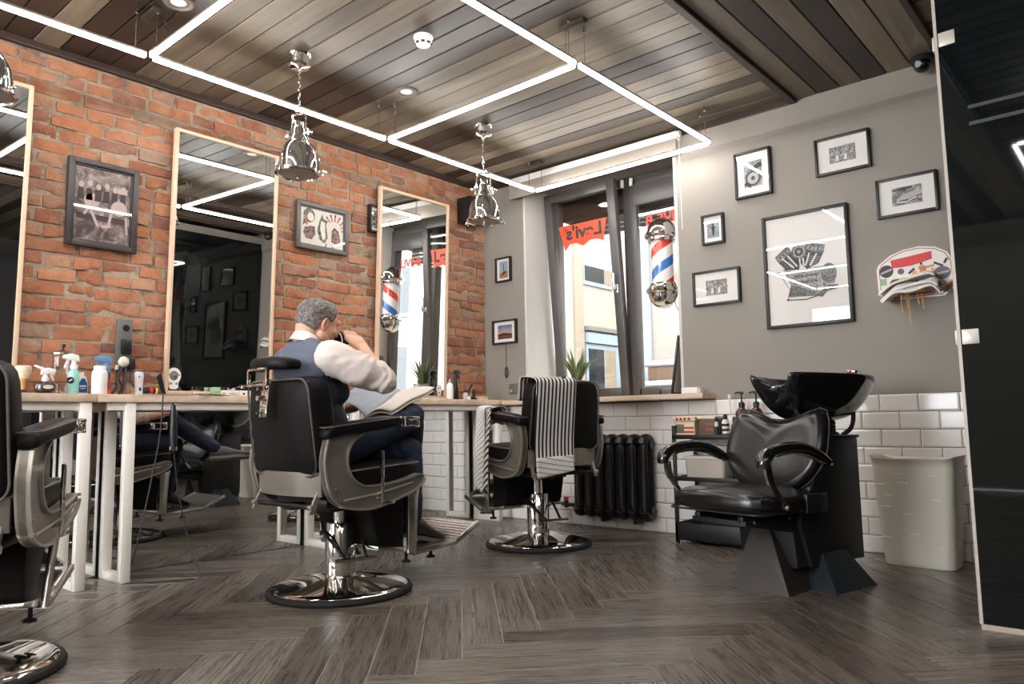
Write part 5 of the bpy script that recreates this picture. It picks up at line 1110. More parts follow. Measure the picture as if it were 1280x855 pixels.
def bottle(name, label, cat, loc, prof, m, parts=(), group=None, seg=28):
    """lathe bottle with named extra parts: (name, material, profile or builder)"""
    t = thing(name, label, cat, loc, 0, group)
    mb = MB(); mb.lathe(prof, seg=seg); b = mb.build('body', m, t)
    for nm, mm, pr in parts:
        mb = MB()
        if callable(pr): pr(mb)
        else: mb.lathe(pr, seg=seg)
        mb.build(nm, mm, t, ang=40)
    return t
def pump(z, s=1.0, dx=-1):
    def f(mb):
        mb.cyl((0, 0, z), (0, 0, z+0.045*s), 0.0045*s, seg=10); mb.cyl((0, 0, z+0.04*s), (0, 0, z+0.055*s), 0.012*s, 0.010*s, seg=14)
        mb.tube(bez([(0, 0, z+0.05*s), (dx*0.02*s, 0, z+0.052*s), (dx*0.035*s, 0, z+0.046*s)], 4), 0.005*s, 8)
    return f
LAB = plain('cream_label', S(216, 190, 160), 0.6, var=0.08, vs=60)
for i, (x, lab) in enumerate(((-2.01, 'amber pump bottle on the black rack, the left one of two'), (-1.915, 'amber pump bottle on the black rack, nearest the shampoo chair'))):
    bottle('pump_bottle', lab, 'bottle', (x, 4.53, ZS), [(0, 0), (0.040, 0), (0.043, 0.005), (0.043, 0.13), (0.040, 0.155), (0.028, 0.175), (0.016, 0.185), (0.016, 0.19), (0, 0.19)], M['amber'],
           (('collar', M['black_plastic'], [(0, 0.188), (0.019, 0.188), (0.019, 0.215), (0.010, 0.222), (0, 0.222)]), ('pump', M['black_plastic'], pump(0.22, 1.2)), ('label', LAB, [(0.0435, 0.04), (0.0438, 0.045), (0.0438, 0.115), (0.0435, 0.12)])), 'amber pump bottles on the rack')
STR = plain('striped_label_white', S(226, 222, 216), 0.4)
def bands(z0, n, r, h):
    def f(mb):
        for k in range(n): mb.lathe([(r, z0+k*h*2), (r+0.0005, z0+k*h*2), (r+0.0005, z0+k*h*2+h), (r, z0+k*h*2+h)], seg=24)
    return f
bottle('striped_bottle', 'small bottle with black and white bands on the black rack', 'bottle', (-2.045, 4.36, ZS), [(0, 0), (0.022, 0), (0.022, 0.10), (0.012, 0.115), (0, 0.115)], STR, (('bands', M['black_plastic'], bands(0.012, 3, 0.0222, 0.015)), ('cap', M['black_plastic'], [(0, 0.112), (0.013, 0.112), (0.013, 0.145), (0, 0.147)])))
bottle('dropper_bottle', 'small dark bottle with a white label standing before the amber bottles', 'bottle', (-1.985, 4.355, ZS), [(0, 0), (0.019, 0), (0.019, 0.075), (0.010, 0.09), (0, 0.09)], M['amber'], (('cap', M['black_plastic'], [(0, 0.088), (0.011, 0.088), (0.011, 0.115), (0.006, 0.13), (0, 0.13)]), ('label', LAB, [(0.0194, 0.02), (0.0196, 0.02), (0.0196, 0.06), (0.0194, 0.06)])))
bottle('black_tube', 'small black tube with a pointed cap beside the aged flag box', 'tube', (-2.10, 4.35, ZS), [(0, 0), (0.016, 0), (0.016, 0.065), (0.008, 0.072), (0, 0.072)], M['black_plastic'], (('neck', M['white'], [(0, 0.07), (0.012, 0.071), (0.010, 0.10), (0, 0.10)]), ('cap', M['black_plastic'], [(0, 0.10), (0.012, 0.10), (0.011, 0.125), (0, 0.128)])))
for i, (x, lab) in enumerate(((-2.095, 'white tube standing leftmost behind the small black tube'), (-2.05, 'white tube standing behind the banded bottle'))):
    t = thing('cream_tube', lab, 'tube', (x, 4.47, ZS), 0, 'white tubes on the rack')
    mb = MB(); mb.rings([[(0.02*math.cos(2*PI*k/16), 0.02*math.sin(2*PI*k/16), 0.022) for k in range(16)], [(0.022*math.cos(2*PI*k/16), 0.012*math.sin(2*PI*k/16), 0.09) for k in range(16)], [(0.024*math.cos(2*PI*k/16), 0.0015*math.sin(2*PI*k/16), 0.14) for k in range(16)]]); mb.build('body', M['white'], t)
    mb = MB(); mb.lathe([(0, 0), (0.018, 0), (0.019, 0.022), (0, 0.022)], seg=20); mb.build('cap', plain('blue_cap', S(120, 150, 176), 0.4) if 'blue_cap' not in bpy.data.materials else bpy.data.materials['blue_cap'], t)
t = thing('clear_spatula', 'clear plastic stick standing upright behind the amber bottles', 'stick', (-2.085, 4.55, ZS))
mb = MB(); mb.tube([(0, 0, 0), (-0.008, 0, 0.14), (-0.016, 0.005, 0.24)], 0.004, 8); mb.build('stem', M['cream'], t)
mb = MB(); mb.box((-0.026, 0.0, 0.235), (-0.008, 0.008, 0.27), 0.003); mb.build('blade', M['cream'], t, ang=30)
# storage box and small things on the middle shelf
FB_ = plain('milky_plastic', S(186, 176, 164), 0.35)
t = thing('storage_box', 'milky plastic storage box with a lid on the middle tier of the black rack', 'storage box', (-2.185, 4.43, 0.391))
mb = MB(); mb.rings([[(x*0.94, y*0.94, 0.0) for x, y in roundrect(0.27, 0.20, 0.02, 4)], [(x, y, 0.13) for x, y in roundrect(0.27, 0.20, 0.02, 4)]]); mb.build('body', FB_, t, ang=40)
mb = MB(); mb.prism(roundrect(0.285, 0.215, 0.02, 4), 'z', 0.131, 0.147, 0.003); mb.build('lid', plain('milky_lid', S(206, 198, 188), 0.35), t, ang=40)
for s in (-1, 1): mb = MB(); mb.box((s*0.135-0.008, -0.03, 0.10), (s*0.135+0.008, 0.03, 0.14), 0.003); mb.build('clip', M['mid_plastic'], t, ang=30)
for i, (x, lab) in enumerate(((-2.015, 'small black jar beside the plastic storage box'), )):
    bottle('small_jar', lab, 'jar', (x, 4.36, 0.391), [(0, 0), (0.018, 0), (0.018, 0.022), (0, 0.024)], M['black_plastic'], (('lid', M['black'], [(0, 0.022), (0.0195, 0.022), (0.0195, 0.034), (0, 0.036)]),))
for i, (x, lab) in enumerate(((-1.96, 'clear glass jar left on the middle tier of the rack'), (-1.91, 'clear glass jar in the middle on the middle tier of the rack'), (-1.86, 'clear glass jar right on the middle tier of the rack'))):
    bottle('glass_jar', lab, 'jar', (x, 4.37, 0.391), [(0, 0), (0.021, 0), (0.022, 0.03), (0.018, 0.034), (0, 0.036)], FB_, (('lid', M['mid_plastic'], [(0, 0.034), (0.02, 0.034), (0.02, 0.044), (0, 0.045)]),), 'glass jars on the rack')

# ------------------------------------------------------------------ cast-iron radiator
RX = [-3.283, -3.192, -3.098, -3.004, -2.911, -2.818, -2.712]; RX = [-3.263+k*0.0925 for k in range(7)]
t = thing('radiator', 'black cast-iron column radiator on the tiled wall under the window', 'radiator', (-2.985, 4.522, 0))
RB = plain('black_radiator_enamel', (0.009, 0.009, 0.010), 0.3)
for x in RX:
    lx = x+2.985; mb = MB()
    for y in (-0.038, 0.038): mb.tube(bez([(lx, y*0.3, 0.625), (lx, y, 0.585), (lx, y, 0.37), (lx, y, 0.165), (lx, y*0.3, 0.125)], 5), 0.027, 12, up=(1, 0, 0), flat=1.15)
    mb.tube(bez([(lx, -0.055, 0.60), (lx, -0.03, 0.640), (lx, 0.03, 0.640), (lx, 0.055, 0.60)], 5), 0.030, 12, up=(1, 0, 0), flat=1.2)
    mb.tube(bez([(lx, -0.055, 0.15), (lx, -0.03, 0.115), (lx, 0.03, 0.115), (lx, 0.055, 0.15)], 5), 0.030, 12, up=(1, 0, 0), flat=1.2)
    for z in (0.60, 0.155): mb.cyl((lx-0.046, 0, z), (lx+0.046, 0, z), 0.028, seg=16)
    mb.box((lx-0.034, -0.05, 0.16), (lx+0.034, -0.03, 0.60), 0.01)
    mb.build('section', RB, t, ang=50)
for lx in (-0.09, 0.18): mb = MB(); mb.box((lx-0.012, -0.02, 0.055), (lx+0.012, 0.085, 0.12), 0.004); mb.build('support_foot', RB, t, ang=30)
for z in (0.155, 0.60):
    mb = MB(); mb.tube([(-0.32, 0, z), (-0.40, 0, z), (-0.47, 0.02, z), (-0.49, 0.078, z)], 0.014, 10); mb.cyl((-0.42, 0, z-0.02), (-0.42, 0, z+0.03), 0.018, seg=12); v_ = mb.build('inlet_pipe', RB, t)
    mb = MB(); mb.lathe([(0, 0.03), (0.008, 0.03), (0.02, 0.036), (0.022, 0.05), (0.012, 0.056), (0, 0.056)], (-0.42, 0, z), 6); mb.build('valve_knob', M['red'], v_)

# ------------------------------------------------------------------ laundry bin
t = thing('laundry_bin', 'tall ribbed cream plastic bin against the tiles by the black glass', 'bin', (-1.005, 4.40, 0), R(-4))
CR = plain('ribbed_cream_plastic', S(236, 228, 212), 0.42)
def rrp(w, d_, r, n=6): return roundrect(w, d_, r, n)
mb = MB(); rings = []; nz = 44
for k in range(nz+1):
    z = 0.50*k/nz; f = k/nz; w_ = lerp(0.335, 0.40, f); d_ = lerp(0.19, 0.235, f); o = 0.0032 if k % 2 else 0.0
    rings.append([(x, y, z+0.004) for x, y in rrp(w_+o, d_+o, 0.05)])
rings.append([(x, y, 0.53+0.024*(abs(x)/0.20)**3) for x, y in rrp(0.412, 0.245, 0.05)]); rings.append([(x, y, 0.536+0.024*(abs(x)/0.20)**3) for x, y in rrp(0.43, 0.262, 0.055)]); rings.append([(x, y, 0.530+0.024*(abs(x)/0.20)**3) for x, y in rrp(0.405, 0.237, 0.05)]); rings.append([(x, y, 0.10) for x, y in rrp(0.345, 0.19, 0.05)])
mb.rings(rings); b = mb.build('body', CR, t, ang=50)
mb = MB(); mb.prism(rrp(0.325, 0.18, 0.05), 'z', 0.0, 0.006); mb.build('foot_rim', CR, t)
rr = random.Random(4); SL = plain('bin_slot_pale', S(252, 250, 246), 0.3)
for (x, z) in ((-0.06, 0.47), (0.11, 0.465), (-0.04, 0.425), (-0.115, 0.36), (0.115, 0.345), (-0.13, 0.30), (-0.02, 0.265), (0.075, 0.22), (0.0, 0.165), (-0.14, 0.14), (0.13, 0.125), (-0.15, 0.415)):
    f = z/0.5; y = -lerp(0.19, 0.235, f)/2-0.002
    mb = MB(); mb.box((x-0.024, y-0.002, z-0.003), (x+0.024, y+0.004, z+0.003), 0.002); mb.build('slot', SL, b, ang=30)
for z in (0.49, 0.44, 0.41, 0.25, 0.13):
    f = z/0.5; x = lerp(0.335, 0.40, f)/2; mb = MB(); mb.box((x-0.003, -0.03, z-0.004), (x+0.004, 0.02, z+0.004), 0.002); mb.build('slot', SL, b, ang=30)
# ------------------------------------------------------------------ things in the window
# barber pole on the right jamb
t = thing('barber_pole', 'barber pole with red, white and blue stripes in the window reveal', 'barber pole', (-2.694, 4.82, 1.56))
def stripes():
    m, nt, b = new_mat('barber_stripes'); co = objco(nt); s = nt.nodes.new('ShaderNodeSeparateXYZ'); nt.links.new(co, s.inputs[0])
    at = N(nt, 'ShaderNodeMath', operation='ARCTAN2'); nt.links.new(s.outputs[1], at.inputs[0]); nt.links.new(s.outputs[0], at.inputs[1])
    a = N(nt, 'ShaderNodeMath', operation='MULTIPLY'); a.inputs[1].default_value = -1/(2*PI)*1.0; nt.links.new(at.outputs[0], a.inputs[0])
    z = N(nt, 'ShaderNodeMath', operation='MULTIPLY_ADD'); z.inputs[1].default_value = 3.1; nt.links.new(s.outputs[2], z.inputs[0]); nt.links.new(a.outputs[0], z.inputs[2])
    o = N(nt, 'ShaderNodeMath', operation='ADD'); o.inputs[1].default_value = 0.46; nt.links.new(z.outputs[0], o.inputs[0])
    fr = N(nt, 'ShaderNodeMath', operation='FRACT'); nt.links.new(o.outputs[0], fr.inputs[0])
    W_ = S(232, 228, 226)
    nt.links.new(ramp(nt, fr.outputs[0], [(0.0, S(214, 62, 40)), (0.22, W_), (0.5, S(48, 112, 190)), (0.72, W_)], 'CONSTANT'), b.inputs['Base Color'])
    b.inputs['Roughness'].default_value = 0.25; b.inputs['Coat Weight'].default_value = 0.8; b.inputs['Coat Roughness'].default_value = 0.02; return m
mb = MB(); mb.lathe([(0.0, 0.155), (0.082, 0.155), (0.082, 0.55), (0.0, 0.55)], seg=48); mb.build('striped_cylinder', stripes(), t)
for nm, s, z0 in (('bottom_dome', -1, 0.17), ('top_dome', 1, 0.535)):
    pr = [(0.084, -0.03), (0.098, -0.028), (0.104, -0.015), (0.104, 0.0), (0.122, 0.008), (0.128, 0.022), (0.122, 0.036), (0.112, 0.040), (0.108, 0.065), (0.094, 0.10), (0.07, 0.13), (0.04, 0.148), (0.0, 0.155)]
    mb = MB(); mb.lathe([(r, z0+s*h) for r, h in pr], seg=48); mb.build(nm, M['chrome'], t)
mb = MB()
for z in (0.15, 0.52): mb.cyl((0.10, 0, z), (0.232, 0, z), 0.010, seg=10)
mb.box((0.219, -0.03, 0.08), (0.2315, 0.03, 0.60), 0.003); mb.build('wall_bracket', M['chrome_soft'], t, ang=30)
mb = MB(); mb.tube(bez([(0.10, -0.05, 0.12), (0.14, -0.07, 0.0), (0.19, -0.06, -0.06), (0.225, -0.02, 0.02)], 6), 0.003, 6); mb.build('power_cord', M['grey_plastic'], t)
# shop sign stuck on the tilted pane, seen from behind; red lettering on the right pane
def glass_text(txt, size, m, name, par, loc, sc=(1, 1, 1), rot=(90, 0, 0)):
    o = text_mesh(txt, size, name, m, par, extrude=0.0008, bold=size*0.03); o.location = loc; o.rotation_euler = tuple(R(a) for a in rot); o.scale = sc; return o
t = thing('window_sign', 'red-orange bat-wing shaped sign with mirrored black lettering on the left pane', 'sign', (-3.4425, YW-0.125, 2.275))
t.rotation_euler = (R(4.9), 0, 0)
ORS = plain('orange_red_sign', S(226, 84, 56), 0.45)
prof = [(-0.237, 0.093), (0.237, 0.093), (0.196, -0.085), (0.135, -0.060), (0.07, -0.060), (0.0, -0.095), (-0.07, -0.063), (-0.13, -0.063), (-0.182, -0.112)]
mb = MB(); mb.prism(prof, 'y', -0.0015, 0.0015); sg = mb.build('panel', ORS, t, smooth=False)
glass_text("Levi's", 0.145, M['black_plastic'], 'lettering', t, (0.015, -0.0022, 0.02), (-1.12, 1, 1))
mb = MB(); mb.tube([(-0.165+0.022*math.cos(2*PI*i/20), -0.002, 0.055+0.022*math.sin(2*PI*i/20)) for i in range(20)], 0.0016, 6, closed=True); mb.build('ring_mark', M['black_plastic'], t)
glass_text("R", 0.03, M['black_plastic'], 'ring_letter', t, (-0.165, -0.0022, 0.055), (-1, 1, 1))
t = thing('window_lettering', 'red mirrored lettering high on the right window pane behind the barber pole', 'lettering', (-2.77, YW-0.004, 2.30))
glass_text("LIVE-B", 0.115, plain('red_lettering', S(222, 70, 54), 0.45), 'letters', t, (0, -0.001, 0.0), (-1.0, 1, 1))
# plant on the window board
t = thing('potted_plant', 'spiky green aloe-like plant in a grey pot on the window board', 'plant', (-3.385, 4.67, 0.938))
mb = MB(); mb.lathe([(0.0, 0.0), (0.075, 0.0), (0.078, 0.004), (0.090, 0.135), (0.086, 0.138), (0.080, 0.13), (0.0, 0.125)], seg=40); mb.build('pot', plain('grey_fibre_pot', S(158, 152, 144), 0.8, bmp=0.2, bs=90), t)
mb = MB(); mb.lathe([(0.0, 0.128), (0.08, 0.128), (0.0, 0.130)], seg=24); mb.build('soil', plain('potting_soil', S(50, 38, 30), 0.95), t)
LG = plain('leaf_green', S(88, 104, 62), 0.5, var=0.25, vs=30); LG2 = plain('leaf_pale_green', S(128, 142, 104), 0.5, var=0.2, vs=30)
rr = random.Random(21)
for k in range(26):
    a = rr.uniform(0, 2*PI); lean = rr.uniform(0.15, 1.0)**0.8; ln = rr.uniform(0.17, 0.30); w_ = rr.uniform(0.010, 0.017)
    d_ = Vector((math.cos(a), math.sin(a), 0)); n = 7; mb = MB(); rings = []
    for i in range(n+1):
        f = i/n; p = d_*(0.025+ln*(0.75*lean*f**1.35))+Vector((0, 0, 0.125+ln*(f*(1.05-0.40*lean*f))))
        ww = w_*(1-f**2.2)+0.0006; sd = Vector((-d_.y, d_.x, 0)); up_ = Vector((0, 0, 1))-d_*0.4
        rings.append([p+sd*ww, p+up_*(-0.0035*(1-f)), p-sd*ww, p+up_*(0.0012)])
    mb.rings(rings); mb.build('leaf', LG2 if k % 5 == 0 else LG, t, ang=60)
# scalloped white box, leaning black panel, dark gadget on the board's right end
t = thing('tissue_box', 'small white scalloped box at the right end of the window board', 'box', (-2.345, 4.52, 0.938))
mb = MB(); mb.prism([(-0.06, 0), (0.06, 0), (0.06, 0.036), (0.045, 0.042), (0.03, 0.036), (0.015, 0.043), (0.0, 0.037), (-0.015, 0.043), (-0.03, 0.037), (-0.045, 0.042), (-0.06, 0.036)], 'y', -0.035, 0.035, 0.003); mb.build('body', M['white'], t, ang=30)
mb = MB(); mb.box((0.0605, -0.03, 0.004), (0.074, 0.03, 0.03), 0.003); mb.build('end_flap', M['paper'], t, ang=30)
t = thing('leaning_panel', 'flat black panel with a grey face leaning against the right window jamb', 'panel', (-2.545, 4.78, 0.938), 0)
rm = Matrix.Rotation(R(9.5), 3, 'Y')
mb = MB(); mb.box((-0.035, -0.13, 0.0), (-0.017, 0.13, 0.42), 0.008, rot=rm, origin=(-0.026, 0, 0)); mb.build('casing', M['black_plastic'], t, ang=30)
mb = MB(); mb.box((-0.0175, -0.115, 0.02), (-0.015, 0.115, 0.40), 0.001, rot=rm, origin=(-0.026, 0, 0)); mb.build('face', M['mid_plastic'], t, smooth=False)
t = thing('small_gadget', 'small dark grey boxy gadget beside the leaning black panel', 'gadget', (-2.665, 4.80, 0.938))
mb = MB(); mb.box((-0.05, -0.035, 0.0), (0.03, 0.035, 0.055), 0.010); mb.build('body', M['grey_plastic'], t, ang=30)
mb = MB(); mb.lathe([(0, 0), (0.022, 0), (0.022, 0.02), (0.016, 0.022), (0, 0.02)], (-0.072, 0, 0.03), 20, 'x'); mb.build('lens', M['black_plastic'], t)
# ------------------------------------------------------------------ the seated man (local origin = chair foot, +y forward, +x his right)
SK = plain('skin', S(212, 164, 138), 0.5, var=0.05, vs=25)
def capsule(mb, a, b, ra, rb, seg=16):
    a, b = Vector(a), Vector(b); d = (b-a); L = d.length; d.normalize(); pts, rr = [], []
    for k in range(5): an = PI/2*(k/4.0); pts.append(a-d*ra*math.cos(an)); rr.append(max(1e-4, ra*math.sin(an)))
    for k in range(1, 4): pts.append(a.lerp(b, k/4)); rr.append(lerp(ra, rb, k/4))
    for k in range(5): an = PI/2*(1-k/4.0); pts.append(b+d*rb*math.cos(an)); rr.append(max(1e-4, rb*math.sin(an)))
    mb.tube(pts, rr, seg)
def blob(mb, name, mat, parent, voxel=0.006, it=6, fac=0.5, disp=None, post=None):
    """union of overlapping closed shapes remeshed into one continuous skin"""
    o = mb.build('tmp', [mat] if not isinstance(mat, (list, tuple)) else mat, None)
    r = o.modifiers.new('r', 'REMESH'); r.mode = 'VOXEL'; r.voxel_size = voxel
    sm = o.modifiers.new('s', 'SMOOTH'); sm.iterations = it; sm.factor = fac
    dg = bpy.context.evaluated_depsgraph_get(); me = bpy.data.meshes.new_from_object(o.evaluated_get(dg)); bpy.data.objects.remove(o)
    me.name = name; me.materials.clear()
    for m in (mat if isinstance(mat, (list, tuple)) else [mat]): me.materials.append(m)
    if disp:
        nn = [v.normal.copy() for v in me.vertices]
        for v, n in zip(me.vertices, nn): v.co = v.co+n*disp(v.co)
    for p in me.polygons:
        p.use_smooth = True; p.material_index = 0
        if post: p.material_index = post(p.center, p.normal)
    ob = bpy.data.objects.new(name, me); COL.objects.link(ob); ob.parent = parent; return ob
man = thing('person', 'man in a blue waistcoat drinking from a black cup, sitting with crossed legs', 'person', (C1[0], C1[1], 0))
HC = Vector((0.0, -0.140, 1.247)); HT = Matrix.Rotation(R(-13), 3, 'X')          # head tipped a little forward
def hp(x, y, z): return HC+HT @ Vector((x, y, z))
SHR, ELR, WRR = Vector((0.188, -0.200, 1.078)), Vector((0.298, 0.018, 0.966)), Vector((0.118, 0.034, 1.136))
SHL, ELL_, WRL = Vector((-0.185, -0.19, 1.07)), Vector((-0.275, 0.0, 0.835)), Vector((-0.195, 0.225, 0.862))
CUP0, CUP1 = Vector((0.004, -0.030, 1.172)), Vector((0.014, 0.078, 1.176))
# --- body: head with face, neck, torso core, arms, hands with five fingers, legs under the clothes
mb = MB()
mb.ell(hp(0, -0.008, 0.022), (0.077, 0.102, 0.082), 32, 20, HT); mb.ell(hp(0, 0.012, -0.02), (0.067, 0.082, 0.092), 28, 18, HT)
mb.ell(hp(0, 0.045, -0.075), (0.044, 0.042, 0.040), 20, 14, HT); mb.ell(hp(0, 0.068, -0.094), (0.024, 0.020, 0.020), 16, 10, HT)           # jaw, chin
for s in (-1, 1):
    capsule(mb, hp(s*0.058, -0.005, -0.062), hp(s*0.026, 0.062, -0.092), 0.022, 0.018); mb.ell(hp(s*0.040, 0.066, -0.020), (0.026, 0.018, 0.022), 14, 10, HT)
capsule(mb, hp(-0.044, 0.083, 0.026), hp(0.044, 0.083, 0.026), 0.014, 0.014)                                                                  # brow
capsule(mb, hp(0, 0.090, 0.018), hp(0, 0.112, -0.022), 0.010, 0.014); mb.ell(hp(0, 0.110, -0.026), (0.017, 0.014, 0.012), 14, 10, HT)          # nose
for s in (-1, 1): mb.ell(hp(s*0.013, 0.102, -0.028), 0.009, 10, 8)
capsule(mb, hp(-0.020, 0.086, -0.052), hp(0.020, 0.086, -0.052), 0.0085, 0.0085); capsule(mb, hp(-0.017, 0.085, -0.064), hp(0.017, 0.085, -0.064), 0.009, 0.009)   # lips
capsule(mb, (0, -0.215, 1.10), hp(0, -0.045, -0.055), 0.060, 0.056); capsule(mb, (0, -0.215, 1.12), hp(0, -0.056, -0.02), 0.048, 0.05)          # neck
for s in (-1, 1): capsule(mb, (s*0.03, -0.20, 1.13), (s*0.13, -0.205, 1.095), 0.05, 0.045)
for c, r in (((0, -0.205, 1.03), (0.155, 0.095, 0.10)), ((0, -0.195, 0.94), (0.145, 0.095, 0.12)), ((0, -0.15, 0.82), (0.13, 0.095, 0.12)), ((0, -0.10, 0.71), (0.14, 0.10, 0.09))): mb.ell(c, r, 24, 16)
def limb(mb, a, b, c, r0, r1, r2): capsule(mb, a, b, r0, r1); capsule(mb, b, c, r1, r2)
limb(mb, SHR, ELR, WRR, 0.046, 0.040, 0.027); limb(mb, SHL, ELL_, WRL, 0.046, 0.040, 0.027)
capsule(mb, ELR.lerp(WRR, 0.15), ELR.lerp(WRR, 0.45), 0.041, 0.038); capsule(mb, ELL_.lerp(WRL, 0.15), ELL_.lerp(WRL, 0.45), 0.041, 0.038)
def finger(mb, pts, r0, r1):
    for i in range(len(pts)-1): capsule(mb, pts[i], pts[i+1], lerp(r0, r1, i/(len(pts)-1)), lerp(r0, r1, (i+1)/(len(pts)-1)), 10)
# right hand round the cup: palm on its right side, fingers over the top, thumb underneath
ax = (CUP1-CUP0).normalized(); sx = Vector((1, 0, 0)); sx = (sx-ax*sx.dot(ax)).normalized(); up_ = sx.cross(ax).normalized()
if up_.z < 0: up_ = -up_
def oncup(t_, ang, r): return CUP0+ax*t_+(sx*math.cos(R(ang))+up_*math.sin(R(ang)))*r
pk = [oncup(0.022+0.021*i, 12, 0.056) for i in range(4)]
for i in range(4): capsule(mb, WRR+Vector((0, -0.012+0.008*i, 0.002)), pk[i], 0.021, 0.0155, 12)
mb.ell((WRR+(pk[1]+pk[2])*0.5)/2+Vector((0.004, 0, 0)), (0.036, 0.040, 0.026), 16, 12, Matrix.Rotation(R(28), 3, 'Y'))
for i, (t0, ln, rr_) in enumerate(((0.022, 1.0, 0.0098), (0.043, 1.1, 0.0102), (0.064, 1.02, 0.0098), (0.084, 0.85, 0.0086))):
    rr0 = 0.050-0.004*(i/3.0); finger(mb, [oncup(t0, 12, rr0+0.004), oncup(t0, 12+48*ln, rr0+0.001), oncup(t0-0.002, 12+95*ln, rr0-0.001), oncup(t0-0.004, 12+135*ln, rr0-0.002)], rr_, rr_*0.82)
finger(mb, [WRR+Vector((-0.022, -0.018, -0.004)), oncup(0.030, -32, 0.056), oncup(0.026, -72, 0.049), oncup(0.022, -108, 0.047)], 0.0145, 0.0098)
# left hand holding the edge of the newspaper
hd = Vector((-0.165, 0.300, 0.868))
for i in range(4): capsule(mb, WRL+Vector((-0.010+0.007*i, 0.005, 0.004)), hd+Vector((-0.026+0.019*i, 0.014-0.006*i, 0.012)), 0.020, 0.0145, 12)
for i, ln in enumerate((0.85, 1.0, 1.05, 0.95)):
    b0 = hd+Vector((-0.026+0.019*i, 0.014-0.006*i, 0.012)); finger(mb, [b0, b0+Vector((0.014, 0.030*ln, -0.006)), b0+Vector((0.030, 0.044*ln, -0.022)), b0+Vector((0.042, 0.042*ln, -0.040))], 0.0095, 0.0078)
finger(mb, [WRL+Vector((0.018, 0.02, 0.012)), hd+Vector((0.016, -0.020, 0.036)), hd+Vector((0.040, 0.002, 0.044)), hd+Vector((0.060, 0.014, 0.040))], 0.0135, 0.0095)
HR, KR, AR, TR = Vector((0.09, -0.05, 0.672)), Vector((0.035, 0.415, 0.812)), Vector((-0.225, 0.645, 0.590)), Vector((-0.345, 0.800, 0.598))
HL, KL, AL, TL = Vector((-0.09, -0.05, 0.655)), Vector((0.015, 0.415, 0.636)), Vector((0.065, 0.392, 0.285)), Vector((0.085, 0.585, 0.212))
limb(mb, HR, KR, AR, 0.070, 0.052, 0.034); limb(mb, HL, KL, AL, 0.070, 0.052, 0.034)
body = blob(mb, 'body', SK, man, 0.0042, 3, 0.45)
# ears and eyes
for s in (-1, 1):
    mb = MB(); c = hp(s*0.076, -0.012, -0.010); rot = HT @ Matrix.Rotation(R(s*18), 3, 'Z')
    mb.tube([c+rot @ Vector((s*0.004*(1+0.6*math.sin(2*PI*i/18)), 0.0135*math.cos(2*PI*i/18)+0.003*math.sin(2*PI*i/18), 0.024*math.sin(2*PI*i/18)*(1.0 if math.sin(2*PI*i/18) > 0 else 1.1))) for i in range(18)], 0.0044, 8, closed=True)
    mb.ell(c-rot @ Vector((s*0.003, 0, 0)), (0.006, 0.013, 0.023), 14, 10, rot); mb.ell(c+rot @ Vector((s*0.004, 0.003, -0.021)), (0.005, 0.007, 0.008), 10, 8, rot); mb.build('ear', SK, body)
    mb = MB(); mb.ell(hp(s*0.031, 0.083, 0.006), (0.0125, 0.0105, 0.0095), 16, 10, HT); e = mb.build('eye', plain('eye_white', S(220, 210, 204), 0.2) if 'eye_white' not in bpy.data.materials else bpy.data.materials['eye_white'], body)
    mb = MB(); mb.ell(hp(s*0.031, 0.0915, 0.004), (0.0055, 0.0035, 0.0055), 12, 8, HT); mb.build('iris', plain('iris_brown', S(60, 42, 32), 0.2) if 'iris_brown' not in bpy.data.materials else bpy.data.materials['iris_brown'], e)
    mb = MB(); mb.tube([hp(s*(0.018+0.030*k/4), 0.097-0.006*(k/4)**2*2, 0.030+0.006*math.sin(PI*k/4)) for k in range(5)], [0.003, 0.0042, 0.004, 0.0035, 0.002], 6); mb.build('eyebrow', plain('dark_grey_hair', S(62, 54, 50), 0.8) if 'dark_grey_hair' not in bpy.data.materials else bpy.data.materials['dark_grey_hair'], body)
# hair: short grey sides, longer darker top combed forward
def hair_mat():
    m, nt, b = new_mat('grey_hair'); co = objco(nt); mp = nt.nodes.new('ShaderNodeMapping'); mp.inputs['Scale'].default_value = (170, 26, 120); nt.links.new(co, mp.inputs[0])
    n1 = noise(nt, 1.0, 5, 0.7, mp.outputs[0], 0.4); n2 = noise(nt, 22, 4, 0.6, co)
    c = ramp(nt, n1, [(0.34, S(40, 34, 31)), (0.5, S(104, 95, 89)), (0.66, S(168, 160, 154))]); c = mixc(nt, 0.6, c, ramp(nt, n2, [(0.35, (0.62, 0.6, 0.58)), (0.65, (1.15, 1.15, 1.15))]), 'MULTIPLY')
    nt.links.new(c, b.inputs['Base Color']); b.inputs['Roughness'].default_value = 0.55; bump(nt, b, n1, 0.5, 0.004); return m
def hairline(phi):
    a = abs(((phi+PI) % (2*PI))-PI)/PI*180                      # 0 front .. 180 back
    pts = [(0, 44), (28, 42), (42, 30), (58, 12), (70, -2), (80, -6), (92, 4), (104, -8), (114, -40), (135, -56), (180, -62)]
    for (a0, e0), (a1, e1) in zip(pts[:-1], pts[1:]):
        if a <= a1: return R(lerp(e0, e1, (a-a0)/(a1-a0)))
    return R(-62)
mb = MB(); NU, NV = 64, 18
